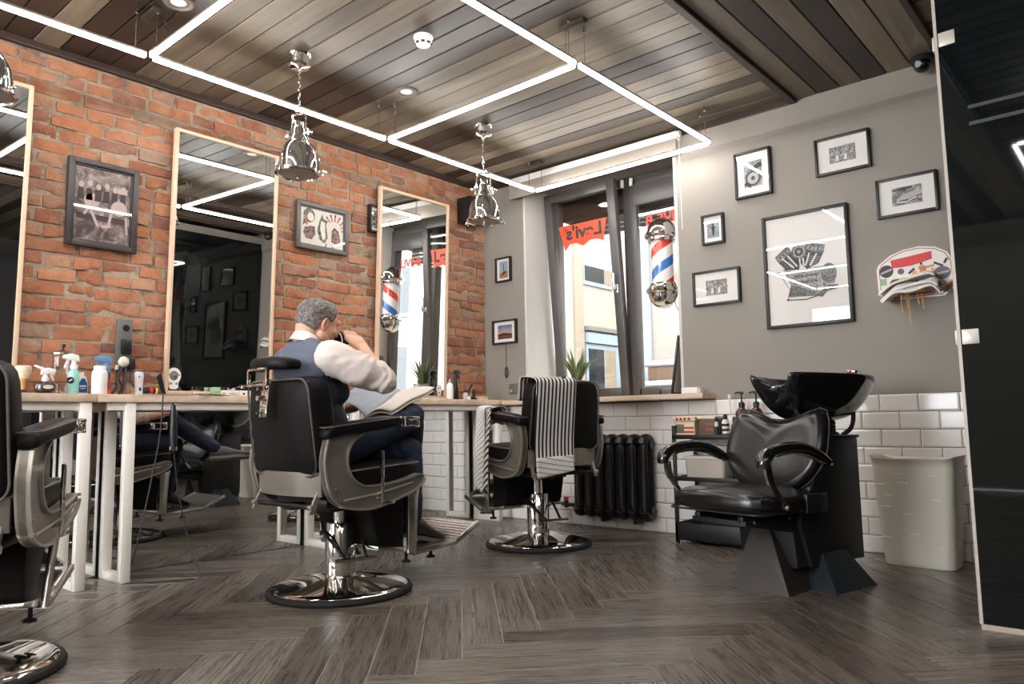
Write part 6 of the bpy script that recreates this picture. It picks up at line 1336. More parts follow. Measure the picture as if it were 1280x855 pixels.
def hair_pt(u, v):
    ph = 2*PI*u; el = lerp(hairline(ph), PI/2, v); fr = math.cos(ph)
    top = max(0, math.sin(el)); th = 0.0035+0.013*top**1.2*min(1, v*3)+0.016*max(0, fr)**2*min(1, v*6)*max(0, 1-v*1.2)
    d_ = Vector((math.sin(ph)*math.cos(el), math.cos(ph)*math.cos(el), math.sin(el)))
    n = mnoise.noise(Vector((d_.x*26, d_.y*6, d_.z*10)))*0.004*top
    r = Vector((0.079, 0.104, 0.093)); base = Vector((d_.x*r.x, d_.y*r.y-0.008+(0.004 if el < 0 else 0), d_.z*0.086+0.020 if el > 0 else d_.z*0.104+0.020))
    if el < 0 and fr < 0: base.y += -0.012*math.sin(el)*fr
    return hp(*(base+d_*(th+n)))
mb.grid(lambda u, v: hair_pt(u, v), NU, NV, wrap_u=True); hr = mb.build('hair', hair_mat(), body, ang=180, recalc=True)
md = hr.modifiers.new('solid', 'SOLIDIFY'); md.thickness = 0.006; md.offset = -1
# stubble on the jaw: a slim patch over the lower face
mb = MB(); mb.ell(hp(0, 0.046, -0.078), (0.0475, 0.0445, 0.042), 24, 16, HT); mb.build('stubble', plain('stubble_skin', S(172, 134, 116), 0.7, var=0.12, vs=160), body)
# --- shirt: white, sleeves rolled to just past the elbow
def cloth(k, amp): return lambda p: amp*mnoise.noise(Vector((p.x*k, p.y*k*0.8, p.z*k*1.6)))+amp*0.6*mnoise.noise(Vector((p.x*k*2.3+5, p.y*k*2.3, p.z*k*3.0)))
SHM = plain('white_shirt', S(224, 210, 202), 0.85, var=0.03, vs=6)
mb = MB()
for c, r in (((0, -0.205, 1.02), (0.178, 0.108, 0.105)), ((0, -0.195, 0.92), (0.165, 0.108, 0.13)), ((0, -0.14, 0.79), (0.155, 0.115, 0.13)), ((0, -0.02, 0.86), (0.05, 0.02, 0.05))): mb.ell(c, r, 28, 18)
for s in (-1, 1): capsule(mb, (s*0.055, -0.205, 1.118), (s*0.165, -0.20, 1.080), 0.046, 0.060)
capsule(mb, SHR, SHR.lerp(ELR, 0.55), 0.074, 0.083); capsule(mb, SHR.lerp(ELR, 0.5), ELR+Vector((-0.004, 0, 0.006)), 0.079, 0.060); capsule(mb, ELR, ELR.lerp(WRR, 0.26), 0.058, 0.049)
capsule(mb, SHL, SHL.lerp(ELL_, 0.55), 0.064, 0.066); capsule(mb, SHL.lerp(ELL_, 0.5), ELL_, 0.070, 0.057); capsule(mb, ELL_, ELL_.lerp(WRL, 0.30), 0.056, 0.048)
def shirt_folds(p):
    w_ = 0.0
    for a, b in ((SHR, ELR), (SHL, ELL_)):
        d = b-a; t_ = (p-a).dot(d)/d.dot(d)
        if 0.2 < t_ < 1.15 and (p-(a+d*t_)).length < 0.12: w_ += 0.0026*math.sin(t_*30+14*mnoise.noise(p*8))*math.sin(PI*min(1, max(0, (t_-0.2)/0.95)))
    return w_+cloth(13, 0.0055)(p)+cloth(26, 0.002)(p)
sh = blob(mb, 'shirt', SHM, body, 0.006, 10, 0.6, shirt_folds)
for a, b, r in ((ELR, WRR, 0.053), (ELL_, WRL, 0.052)):
    d = (b-a).normalized(); p0 = a.lerp(b, 0.20); mb = MB(); u_ = d.orthogonal().normalized(); w_ = d.cross(u_); rings = []
    for h, rr_ in ((0.0, r-0.004), (0.002, r+0.001), (0.035, r), (0.040, r-0.002), (0.040, r-0.009), (0.006, r-0.010)): rings.append([p0+d*(h+0.004*math.sin(3*2*PI*k/28))+u_*(rr_*math.cos(2*PI*k/28))+w_*(rr_*math.sin(2*PI*k/28)) for k in range(28)])
    mb.rings(rings, caps=False); mb.build('rolled_cuff', SHM, sh)
mb = MB(); rings = []; nb = Vector((0, -0.205, 1.152)); tl = Matrix.Rotation(R(-26), 3, 'X')
for h, rx, ry in ((-0.016, 0.074, 0.074), (0.0, 0.069, 0.071), (0.030, 0.064, 0.066), (0.034, 0.062, 0.064), (0.030, 0.059, 0.061), (-0.016, 0.062, 0.064)): rings.append([nb+tl @ Vector((rx*math.sin(2*PI*k/32), ry*math.cos(2*PI*k/32), h)) for k in range(32)])
mb.rings(rings, caps=False); mb.build('collar', plain('white_collar', S(236, 230, 226), 0.8), sh)
# --- waistcoat: pale blue satin back, dark navy front
VB = plain('waistcoat_back_blue', S(86, 93, 108), 0.6, var=0.05, vs=8); VF = plain('waistcoat_front_navy', S(40, 46, 62), 0.8, var=0.06, vs=8)
mb = MB()
for c, r in (((0, -0.208, 1.02), (0.183, 0.118, 0.100)), ((0, -0.200, 0.92), (0.176, 0.122, 0.13)), ((0, -0.145, 0.79), (0.170, 0.132, 0.12)), ((0, -0.11, 0.70), (0.172, 0.128, 0.07))): mb.ell(c, r, 28, 18)
mb.ell((0, -0.232, 1.085), (0.125, 0.072, 0.075), 28, 18); mb.ell((0, -0.222, 1.04), (0.172, 0.105, 0.09), 28, 18)
for s in (-1, 1): capsule(mb, (s*0.035, -0.216, 1.122), (s*0.150, -0.210, 1.078), 0.055, 0.062); capsule(mb, (s*0.10, -0.13, 1.03), (s*0.09, -0.09, 0.92), 0.05, 0.06)
blob(mb, 'waistcoat', [VB, VF], body, 0.0065, 16, 0.6, cloth(8, 0.0045), lambda c, n: 1 if (n.y > -0.25 or (abs(n.x) > 0.75 and c.z < 0.98)) and c.z < 1.08 or (n.y > 0.35) else 0)
# --- jeans, belt, shoes
JN = plain('dark_blue_jeans', S(34, 44, 66), 0.85, var=0.18, vs=10)
mb = MB(); mb.ell((0, -0.075, 0.665), (0.168, 0.125, 0.085), 28, 18)
for a, b, c in ((HR, KR, AR), (HL, KL, AL)):
    capsule(mb, a, a.lerp(b, 0.5), 0.093, 0.082); capsule(mb, a.lerp(b, 0.5), b, 0.082, 0.067); capsule(mb, b, b.lerp(c, 0.45), 0.066, 0.062); capsule(mb, b.lerp(c, 0.4), c.lerp(b, 0.06), 0.061, 0.050)
def jean_folds(p):
    return cloth(10, 0.0045)(p)+0.0035*math.sin(p.y*70+8*mnoise.noise(p*7))*max(0, 1-abs(p.y-0.33)/0.14)
blob(mb, 'jeans', JN, body, 0.0065, 5, 0.5, jean_folds)
def shoe(a, t_, name, m, up0):
    """a ankle, t_ toe tip, up0 instep direction"""
    d = (t_-a); d.normalize(); u_ = Vector(up0); u_ = (u_-d*u_.dot(d)).normalized(); w_ = d.cross(u_)
    heel = a-u_*0.055-d*0.06; L = 0.285; mb = MB(); rings = []
    for f, hw, h0, h1 in ((0.0, 0.020, 0.012, 0.05), (0.05, 0.033, 0.0, 0.085), (0.25, 0.037, 0.0, 0.098), (0.42, 0.038, 0.003, 0.085), (0.6, 0.046, 0.0, 0.060), (0.8, 0.046, 0.0, 0.046), (0.93, 0.036, 0.004, 0.036), (1.0, 0.014, 0.012, 0.026)):
        c = heel+d*(L*f); rings.append([c+w_*(hw*math.cos(2*PI*k/16))+u_*(lerp(h0, h1, 0.5+0.5*math.sin(2*PI*k/16))) for k in range(16)])
    mb.rings(rings); o = mb.build(name, m, body, ang=180, subsurf=1)
    mb = MB(); rings = []
    for f, hw in ((0.0, 0.022), (0.05, 0.036), (0.25, 0.039), (0.42, 0.037), (0.6, 0.048), (0.8, 0.049), (0.93, 0.040), (1.0, 0.018)):
        c = heel+d*(L*f-0.002); rings.append([c+w_*hw+u_*0.008, c-w_*hw+u_*0.008, c-w_*hw-u_*0.012, c+w_*hw-u_*0.012])
    mb.rings(rings); mb.build('sole', plain('shoe_sole', S(120, 114, 110), 0.7) if 'shoe_sole' not in bpy.data.materials else bpy.data.materials['shoe_sole'], o, ang=40)
    mb = MB()
    for k in range(4): c = heel+d*(L*(0.40+0.06*k))+u_*(0.086-0.009*k); mb.tube([c-w_*0.022-u_*0.006, c+u_*0.003, c+w_*0.022-u_*0.006], 0.0025, 6)
    mb.build('laces', M['black_plastic'], o)
SHO = plain('dark_leather_shoe', S(40, 36, 34), 0.4); SHG = plain('grey_canvas_shoe', S(96, 90, 86), 0.7, var=0.2, vs=20)
shoe(AL+Vector((0, 0.0, -0.02)), TL+Vector((0, 0.0, 0.006)), 'shoe', SHO, (0, 0.1, 1)); shoe(AR, TR, 'shoe', SHG, (-0.15, 0.55, 0.8))
# --- black paper cup and the newspaper he reads
t = thing('paper_cup', 'black paper cup at the lips of the seated man', 'cup', (C1[0], C1[1], 0))
mb = MB(); rings = []
for h, r in ((0.0, 0.037), (0.0, 0.040), (0.004, 0.041), (0.008, 0.039), (0.102, 0.029), (0.102, 0.026)): rings.append([CUP0+ax*h+(sx*math.cos(2*PI*k/32)+up_*math.sin(2*PI*k/32))*r for k in range(32)])
mb.rings(rings, caps=False); mb.face([mb.v(p) for p in [CUP0+ax*0.099+(sx*math.cos(2*PI*k/32)+up_*math.sin(2*PI*k/32))*0.029 for k in range(32)]]); mb.build('cup_wall', M['black_plastic'], t)
mb = MB(); mb.tube([CUP0+ax*0.002+(sx*math.cos(2*PI*k/32)+up_*math.sin(2*PI*k/32))*0.0405 for k in range(32)], 0.003, 8, closed=True); mb.build('rim', M['white'], t)
t = thing('newspaper', 'open newspaper resting on the knee of the seated man', 'newspaper', (C1[0], C1[1], 0))
NW = plain('newspaper_white', S(226, 218, 208), 0.85, var=0.04, vs=18); NG = plain('newspaper_blue_grey', S(176, 182, 192), 0.85, var=0.07, vs=24)
SP0, SP1 = Vector((0.060, 0.100, 0.812)), Vector((-0.060, 0.420, 0.945))       # fold, from the lap up over the knee
W0, W1 = Vector((0.115, 0.205, 0.835)), Vector((0.025, 0.590, 0.962))
L0, L1 = Vector((-0.110, 0.055, 0.880)), Vector((-0.220, 0.290, 1.000))
def sheet(name, m, a0, a1, b0, b1, sag, off):
    mb = MB(); mb.grid(lambda u, v: a0.lerp(a1, v).lerp(b0.lerp(b1, v), u)+Vector((0, 0, sag*math.sin(PI*u)+off+0.004*math.sin(v*9+u*4))), 12, 12); return mb.build(name, m, t, ang=180, recalc=False, solid=0.003)
sheet('right_page', NW, SP0, SP1, W0, W1, 0.018, 0.0); sheet('left_page', NG, SP0, SP1, L0, L1, 0.022, 0.0)
sheet('under_page', plain('newspaper_cream', S(206, 194, 178), 0.85), SP0, SP1, W0+Vector((0.004, 0.004, -0.010)), W1+Vector((0.006, -0.01, -0.012)), 0.012, -0.006)
# ------------------------------------------------------------------ things on the worktops
def trigger_head(mb, z, s=1.0, d=1):
    """spray head pointing along +y*d: body, nozzle, trigger"""
    mb.lathe([(0, z), (0.016*s, z), (0.017*s, z+0.018*s), (0.012*s, z+0.022*s), (0.010*s, z+0.04*s), (0, z+0.042*s)], seg=18)
    mb.prism([(-0.022*s*d, z+0.036*s), (-0.018*s*d, z+0.066*s), (0.010*s*d, z+0.074*s), (0.046*s*d, z+0.066*s), (0.050*s*d, z+0.050*s), (0.012*s*d, z+0.040*s)], 'x', -0.010*s, 0.010*s, 0.003)
    mb.prism([(0.020*s*d, z+0.048*s), (0.030*s*d, z+0.046*s), (0.044*s*d, z+0.008*s), (0.038*s*d, z+0.002*s), (0.026*s*d, z+0.022*s)], 'x', -0.005*s, 0.005*s, 0.002)
ZW = ZT+0.0005
t = thing('shaving_brush', 'shaving brush with pale bristles and a wooden handle, standing on its end', 'shaving brush', (-4.11, 1.170, ZW))
mb = MB(); mb.lathe([(0, 0), (0.013, 0), (0.012, 0.03), (0.014, 0.05), (0.026, 0.066), (0.028, 0.072), (0, 0.074)], seg=24); mb.build('handle', plain('light_wood_handle', S(206, 160, 100), 0.5), t)
mb = MB(); mb.lathe([(0.024, 0.070), (0.031, 0.10), (0.034, 0.128), (0.028, 0.134), (0, 0.136)], seg=28); mb.build('bristles', plain('pale_bristles', S(224, 206, 178), 0.9, var=0.12, vs=90), t)
t = thing('metal_clip_tray', 'low dark clip lying at the left end of the first worktop', 'clip', (-4.05, 1.135, ZW))
mb = MB(); mb.box((-0.015, -0.03, 0), (0.015, 0.035, 0.006), 0.002); mb.build('base', M['grey_plastic'], t, ang=30)
mb = MB(); mb.box((-0.012, -0.028, 0.007), (0.012, 0.03, 0.016), 0.003); mb.build('lever', M['black_plastic'], t, ang=30)
t = thing('round_spray_bottle', 'squat round brown spray bottle with a white trigger head', 'spray bottle', (-4.05, 1.245, ZW))
mb = MB(); mb.lathe([(0, 0), (0.030, 0), (0.044, 0.012), (0.047, 0.028), (0.043, 0.045), (0.028, 0.056), (0.016, 0.060), (0, 0.061)], seg=32); mb.build('body', plain('dark_brown_bottle', S(58, 44, 38), 0.2, coat=0.4), t)
mb = MB(); trigger_head(mb, 0.058, 0.9, 1); mb.prism([(-0.05, 0.128), (-0.044, 0.136), (0.012, 0.118), (0.040, 0.096), (0.038, 0.088), (0.0, 0.106)], 'x', -0.008, 0.008, 0.003); mb.build('trigger_head', M['white'], t, ang=35)
mb = MB(); mb.prism(disc(0.0, 0.030, 0.022, 0.010, 16), 'x', 0.0455, 0.0475, 0.0); o_ = mb.build('label_mark', M['cream'], t); 
t = thing('disinfecting_jar', 'tall clear ribbed glass jar with a steel lid and black knob', 'jar', (-4.16, 1.352, ZW))
mb = MB(); n = 60
def jr(r, z): return [((r+0.0012*(k % 2))*math.cos(2*PI*k/n), (r+0.0012*(k % 2))*math.sin(2*PI*k/n), z) for k in range(n)]
mb.rings([jr(0.040, 0.0), jr(0.043, 0.004), jr(0.043, 0.18), jr(0.044, 0.205)]); mb.build('glass', M['clear'], t, ang=180)
mb = MB(); mb.lathe([(0.036, 0.004), (0.039, 0.008), (0.039, 0.05), (0, 0.052)], seg=28); mb.build('water', M['clear'], t)
mb = MB(); mb.lathe([(0, 0.226), (0.012, 0.226), (0.036, 0.216), (0.047, 0.208), (0.047, 0.200), (0, 0.200)], seg=32); mb.build('lid', M['chrome_soft'], t)
mb = MB(); mb.lathe([(0, 0.225), (0.006, 0.225), (0.006, 0.236), (0.011, 0.240), (0.011, 0.254), (0, 0.256)], seg=20); mb.build('knob', M['black_plastic'], t)
TEAL = plain('turquoise_liquid', S(150, 206, 200), 0.15, coat=0.4)
t = thing('turquoise_spray_bottle', 'turquoise spray bottle with a white trigger head and a round dark label', 'spray bottle', (-4.06, 1.372, ZW))
mb = MB(); mb.lathe([(0, 0), (0.024, 0), (0.026, 0.004), (0.026, 0.095), (0.022, 0.112), (0.013, 0.120), (0.013, 0.126), (0, 0.126)], seg=28); mb.build('body', TEAL, t)
mb = MB(); trigger_head(mb, 0.122, 1.05, -1); mb.build('trigger_head', M['white'], t, ang=35)
mb = MB(); mb.prism(disc(-0.022, 0.066, 0.017, None, 20), 'x', 0.0255, 0.028); lb = mb.build('round_label', K_, t)
mb = MB(); mb.prism(rect(-0.022, 0.066, 0.018, 0.005, 35), 'x', 0.028, 0.0287); mb.build('label_cross', M['white'], lb, smooth=False)
t = thing('cleaner_bottle', 'white shouldered bottle with a blue label', 'bottle', (-4.12, 1.430, ZW))
prof2 = [(-0.024, 0), (0.026, 0), (0.027, 0.05), (0.018, 0.085), (0.006, 0.098), (0.004, 0.112), (-0.008, 0.112), (-0.010, 0.096), (-0.022, 0.075), (-0.025, 0.04)]
mb = MB(); mb.prism(prof2, 'x', -0.018, 0.018, 0.005, 3); b_ = mb.build('body', M['white'], t, ang=40)
mb = MB(); mb.prism([(-0.020, 0.010), (0.022, 0.010), (0.022, 0.052), (0.010, 0.080), (-0.006, 0.080), (-0.019, 0.055)], 'x', 0.0175, 0.0195); l_ = mb.build('label', plain('cobalt_label', S(30, 84, 150), 0.4), b_, smooth=False)
mb = MB(); mb.prism(rect(0.001, 0.042, 0.030, 0.007), 'x', 0.0195, 0.0202); mb.prism(rect(0.001, 0.030, 0.024, 0.003), 'x', 0.0195, 0.0202); mb.build('label_print', M['white'], l_, smooth=False)
bottle('white_bottle', 'large plain white plastic bottle standing at the joint of two worktops', 'bottle', (-4.045, 1.487, ZW), [(0, 0), (0.034, 0), (0.0365, 0.005), (0.0365, 0.105), (0.032, 0.118), (0.027, 0.122), (0, 0.123)], M['white'], (('cap', M['white_gloss'], [(0, 0.121), (0.0285, 0.121), (0.0285, 0.139), (0.026, 0.143), (0, 0.144)]),), seg=36)
t = thing('red_label_spray', 'slim spray bottle with a blue trigger head and a red and orange label', 'spray bottle', (-4.12, 1.545, ZW))
mb = MB(); mb.lathe([(0, 0), (0.021, 0), (0.022, 0.004), (0.022, 0.105), (0.012, 0.120), (0, 0.120)], seg=26); b_ = mb.build('body', plain('smoked_bottle', S(52, 44, 44), 0.2), t)
mb = MB(); mb.lathe([(0.0222, 0.0), (0.0226, 0.0), (0.0226, 0.030), (0.0222, 0.030)], seg=26); mb.build('orange_band', plain('orange_red_label', S(226, 84, 40), 0.45), b_)
mb = MB(); mb.lathe([(0.0222, 0.031), (0.0226, 0.031), (0.0226, 0.085), (0.0222, 0.085)], seg=26); mb.build('red_band', plain('brick_red_label', S(150, 56, 50), 0.45), b_)
mb = MB(); trigger_head(mb, 0.116, 1.2, -1); mb.build('trigger_head', plain('blue_trigger', S(104, 138, 178), 0.4), t, ang=35)
# socket strip on the brick with plugs
t = thing('socket_strip', 'grey upright socket strip on the brick wall with plugs hanging from it', 'socket strip', (XA+0.018, 1.687, 1.10))
mb = MB(); mb.box((0.0, -0.040, -0.02), (0.028, 0.040, 0.265), 0.004); b_ = mb.build('casing', M['grey_plastic'], t, ang=30)
mb = MB(); mb.lathe([(0.017, 0), (0.019, 0.003), (0.016, 0.004), (0.015, 0.001), (0, 0.001)], (0.0275, 0.004, 0.218), 24, 'x'); mb.build('socket', M['black_plastic'], b_)
mb = MB(); mb.box((0.027, -0.022, 0.075), (0.052, 0.030, 0.155), 0.006); mb.build('adapter', M['black_plastic'], t, ang=30)
mb = MB(); mb.ell((0.05, -0.010, 0.030), (0.022, 0.030, 0.030), 16, 12); mb.box((0.03, -0.048, -0.012), (0.05, -0.034, 0.012), 0.004); mb.build('white_plug', M['cream'], t)
mb = MB(); mb.box((0.03, 0.012, -0.01), (0.068, 0.046, 0.05), 0.006); mb.build('black_plug', M['black_plastic'], t, ang=30)
mb = MB(); mb.tube(bez([(0.05, -0.01, 0.01), (0.07, -0.05, -0.05), (0.10, -0.06, -0.11), (0.12, -0.09, -0.145)], 6), 0.008, 8); mb.tube(bez([(0.05, 0.0, 0.0), (0.09, -0.02, -0.07), (0.12, -0.04, -0.13), (0.13, -0.06, -0.148)], 6), 0.008, 8); mb.tube(bez([(0.05, 0.03, 0.0), (0.07, 0.02, -0.07), (0.11, 0.05, -0.13), (0.13, 0.10, -0.147)], 6), 0.004, 8); mb.tube(bez([(0.04, -0.03, 0.0), (0.05, -0.04, -0.05), (0.06, -0.02, -0.10), (0.08, -0.04, -0.146)], 6), 0.006, 8); mb.build('cable_bundle', M['black_plastic'], t)
# clippers, comb, papers
def clipper(name, label, loc, m, s=1.0, lean=0.0, group=None, rz=0):
    t = thing(name, label, 'hair clipper', loc, rz, group); rm = Matrix.Rotation(R(lean), 4, 'X'); M_ = rm
    mb = MB(); mb.M = M_; rings = [[(x*k, y*k2, z*s) for x, y in roundrect(0.034*s, 0.044*s, 0.014*s, 4)] for z, k, k2 in ((0.0, 0.75, 0.75), (0.006, 0.95, 0.9), (0.05, 0.9, 0.86), (0.09, 0.98, 0.98), (0.112, 1.0, 1.02), (0.122, 0.7, 0.85))]; mb.rings(rings); b_ = mb.build('body', m, t, ang=50)
    mb = MB(); mb.M = M_; mb.box((-0.006*s, -0.020*s, 0.120*s), (0.008*s, 0.020*s, 0.132*s), 0.002); mb.build('blade', M['chrome_soft'], t, ang=30)
    mb = MB(); mb.M = M_; mb.box((0.0155*s, -0.005*s, 0.022*s), (0.0185*s, 0.005*s, 0.040*s), 0.002); mb.build('switch', M['black_plastic'], b_, ang=30)
    mb = MB(); mb.M = M_; mb.cyl((0.015*s, -0.006*s, 0.095*s), (0.0185*s, -0.006*s, 0.095*s), 0.004*s, seg=10); mb.build('screw', M['black_plastic'], b_)
    return t
clipper('hair_clipper', 'silver-white hair clipper standing upright beside the socket strip', (-4.10, 1.703, ZW), plain('silver_white_plastic', S(214, 212, 216), 0.25, coat=0.3), 1.02)
t = thing('trimmer', 'black trimmer with red and yellow marks lying on the worktop', 'trimmer', (-4.12, 1.765, ZW))
mb = MB(); mb.tube(bez([(0.0, -0.035, 0.020), (0.0, 0.0, 0.028), (0.0, 0.05, 0.022)], 5), 0.018, 12); mb.build('body', M['black_plastic'], t)
mb = MB(); mb.tube([(0.0, 0.0, 0.0275), (0.0, 0.016, 0.0275)], 0.0186, 12); mb.build('red_ring', M['red'], t)
mb = MB(); mb.tube([(0.0, 0.030, 0.025), (0.0, 0.042, 0.0235)], 0.0184, 12); mb.build('yellow_ring', YL, t)
t = thing('razor_comb', 'black clipper comb leaning back against the frame of the middle mirror', 'comb', (-4.15, 1.832, ZW))
mb = MB(); mb.prism([(0.020, 0), (0.040, 0), (0.006, 0.125), (-0.014, 0.105)], 'x', -0.008, 0.010, 0.003); mb.build('body', M['black_plastic'], t, ang=30)
o = MB(); o.box((-4.10, 1.655, ZW), (-3.976, 1.925, ZW+0.002)); tag(o.build('paper_sheet', M['paper'], smooth=False), 'blank white paper sheet on the worktop under the lying cord', 'paper')
t = thing('paper_pile', 'loose papers with a curled corner on the worktop below the middle mirror', 'papers', (-4.04, 2.13, ZW))
for i, (dx, dy, a) in enumerate(((0, 0, 4), (-0.01, 0.02, -7), (0.008, -0.03, 12))):
    mb = MB(); mb.grid(lambda u, v: (lerp(-0.055, 0.055, v), lerp(-0.11, 0.12, u), 0.001+0.003*i+0.018*max(0, 0.2-u)**1.2*2+0.004*math.sin(u*6+i)*u), 10, 4); o = mb.build('sheet', M['paper'], t, ang=180, recalc=False, solid=0.0012); o.location = (dx, dy, 0.001); o.rotation_euler = (0, 0, R(a))
t = thing('folded_card', 'small tan folded card standing on edge below the middle mirror', 'card', (-4.17, 2.02, ZW))
mb = MB(); mb.prism([(-0.02, 0), (0.018, 0), (0.022, 0.036)], 'x', -0.002, 0.0, 0.0); mb.build('front_flap', plain('tan_card', S(204, 184, 156), 0.8), t, smooth=False)
mb = MB(); mb.prism([(-0.004, 0.006), (0.012, 0.006), (0.014, 0.02)], 'x', 0.0, 0.0006); mb.build('printed_mark', plain('brown_mark', S(96, 66, 52), 0.7), t, smooth=False)
def small_box(name, label, y0, y1, h, m, marks, x=-4.205, d=0.05):
    t = thing(name, label, 'box', (x, (y0+y1)/2, ZW)); w = (y1-y0)/2
    mb = MB(); mb.box((-d, -w, 0), (0, w, h), 0.0015); b_ = mb.build('carton', m, t, ang=30)
    for nm, mm, ps in marks:
        mb = MB()
        for p in ps: mb.prism(p, 'x', 0.0, 0.0008)
        mb.build(nm, mm, b_, smooth=False)
small_box('green_box', 'small pale green carton beside the white cartons below the middle mirror', 2.172, 2.218, 0.058, plain('pale_green_card', S(160, 186, 150), 0.6), (('mark', plain('mid_green_print', S(110, 144, 104), 0.6), [rect(0, 0.03, 0.024, 0.006), rect(0, 0.018, 0.02, 0.004)]),))
small_box('white_box', 'long white carton with a line of grey handwriting below the middle mirror', 2.222, 2.335, 0.042, M['paper'], (('scribble', G1, [rect(-0.040, 0.022, 0.010, 0.012), rect(0.0, 0.021, 0.008, 0.009, 20), rect(0.012, 0.022, 0.008, 0.010, -15), rect(0.024, 0.021, 0.008, 0.009, 20), rect(0.036, 0.020, 0.010, 0.006, -10)]),))
small_box('white_box', 'white carton with a black dot behind the seated man\'s chair', 2.338, 2.43, 0.042, M['paper'], (('dot', K_, [disc(-0.018, 0.022, 0.007)]),))
t = thing('tissue_pack', 'white tissue standing at the end of the row of cartons', 'tissues', (-4.10, 2.40, ZW))
mb = MB(); mb.box((-0.03, -0.035, 0), (0.03, 0.035, 0.026), 0.006); mb.build('pack', M['paper'], t, ang=30)
mb = MB(); mb.grid(lambda u, v: (0.02*math.sin(u*5), lerp(-0.02, 0.02, u), 0.024+0.03*v+0.006*math.sin(u*9)), 8, 4); mb.build('tissue', M['white'], t, ang=180, recalc=False, solid=0.001)
# skull-shaped stickers on the mirrors (parts of the look of the glass, stuck on)
def skull_sticker(label, y, z, s, spots):
    t = thing('skull_sticker', label, 'sticker', (0, 0, 0)); t.location = (-4.222+0.0, y, z); t.rotation_euler = (0, R(1.75), 0)
    ol = [(0.030*math.cos(R(a))*s, 0.016*s+0.034*math.sin(R(a))*s) for a in range(-40, 221, 12)]+[(-0.019*s, -0.012*s), (-0.019*s, -0.034*s), (-0.010*s, -0.041*s), (0.012*s, -0.041*s), (0.020*s, -0.032*s), (0.020*s, -0.012*s)]
    mb = MB(); mb.prism(ol, 'x', 0, 0.0012); b_ = mb.build('vinyl', M['white'], t, smooth=False)
    for nm, m, ps in spots:
        mb = MB()
        for p in ps: mb.prism([(a*s, c*s) for a, c in p], 'x', 0.0012, 0.0018)
        mb.build(nm, m, b_, smooth=False)
def mirror_x(z): return XA+0.016+0.026*math.cos(R(1.75))+(z-0.962)*math.sin(R(1.75))+0.0005
for lab, y, z, s, sp in (('white skull shaped sticker on the lower left of the middle mirror', 1.962, 1.045, 1.35, (('ink_ring', G1, [disc(0, 0.016, 0.018, 0.020)]), ('ink_face', G2, [disc(-0.002, 0.016, 0.012, 0.014)]), ('ink_dots', GD, [disc(-0.022, 0.02, 0.003), disc(0.022, 0.02, 0.003), disc(-0.012, -0.018, 0.004), disc(0.012, -0.018, 0.004), disc(0.004, 0.012, 0.006)]))),
        ('small skull sticker with red spots on the mirror nearest the window', 4.045, 1.022, 0.95, (('red_spots', FRD, [disc(-0.008, 0.02, 0.007), disc(0.010, 0.018, 0.006), disc(0.0, -0.02, 0.008)]),))):
    skull_sticker(lab, y, z, s, sp)
for o in [o for o in bpy.data.objects if o.name.startswith('skull_sticker')]: o.location.x = mirror_x(o.location.z)
# right-hand worktop
bottle('white_bottle', 'white bottle with a rounded shoulder at the right end of the far worktop', 'bottle', (-4.08, 3.985, ZW), [(0, 0), (0.024, 0), (0.027, 0.006), (0.027, 0.09), (0.024, 0.112), (0.014, 0.126), (0, 0.128)], M['white'], (('cap', M['mid_plastic'], [(0, 0.125), (0.010, 0.125), (0.010, 0.148), (0.006, 0.156), (0, 0.156)]),))
t = thing('black_spray_bottle', 'tall black spray bottle on the far worktop by the pier', 'spray bottle', (-4.12, 4.085, ZW))
mb = MB(); mb.lathe([(0, 0), (0.022, 0), (0.024, 0.005), (0.023, 0.09), (0.014, 0.13), (0.012, 0.165), (0, 0.166)], seg=26); mb.build('body', M['black_plastic'], t)
mb = MB(); trigger_head(mb, 0.16, 1.0, 1); mb.build('trigger_head', M['black_plastic'], t, ang=35)
bottle('small_jar', 'small clear jar with a dark lid before the black spray bottle', 'jar', (-4.05, 4.125, ZW), [(0, 0), (0.020, 0), (0.021, 0.004), (0.021, 0.045), (0.014, 0.055), (0, 0.056)], plain('cloudy_glass', S(180, 176, 172), 0.2), (('lid', M['black_plastic'], [(0, 0.054), (0.017, 0.054), (0.012, 0.075), (0, 0.078)]),))
t = thing('cutthroat_razor', 'curved black straight razor propped upright on the far worktop', 'razor', (-4.06, 4.185, ZW))
mb = MB(); mb.tube(bez([(0, -0.010, 0.006), (0, -0.020, 0.035), (0, -0.010, 0.075), (0, 0.022, 0.118)], 6), [0.010]*19 if False else 0.010, 10, up=(1, 0, 0), flat=0.6); mb.build('handle', M['black_plastic'], t)
mb = MB(); mb.lathe([(0, 0), (0.020, 0), (0.020, 0.008), (0, 0.010)], seg=20); mb.build('foot', M['black_plastic'], t)
t = thing('black_clipper_stand', 'small black charging stand behind the wooden brush on the far worktop', 'charger', (-4.13, 4.285, ZW))
mb = MB(); mb.box((-0.02, -0.03, 0), (0.02, 0.03, 0.03), 0.006); mb.build('base', M['black_plastic'], t, ang=30)
mb = MB(); mb.box((-0.010, 0.004, 0.025), (0.010, 0.024, 0.085), 0.006); mb.build('post', M['black_plastic'], t, ang=30)
t = thing('wooden_brush', 'flat wooden bristle brush lying at the right end of the far worktop', 'brush', (-4.04, 4.30, ZW))
mb = MB(); mb.prism(roundrect(0.045, 0.13, 0.02, 5), 'z', 0.014, 0.026, 0.004); mb.build('back', plain('light_brush_wood', S(206, 172, 128), 0.5), t, ang=40)
mb = MB(); mb.prism(roundrect(0.035, 0.11, 0.015, 5), 'z', 0.0, 0.0135); mb.build('bristles', plain('cream_bristles', S(216, 200, 176), 0.9, var=0.1, vs=120), t)
t = thing('cut_towel_roll', 'small white pot beside the straight razor on the far worktop', 'pot', (-4.03, 4.135, ZW))
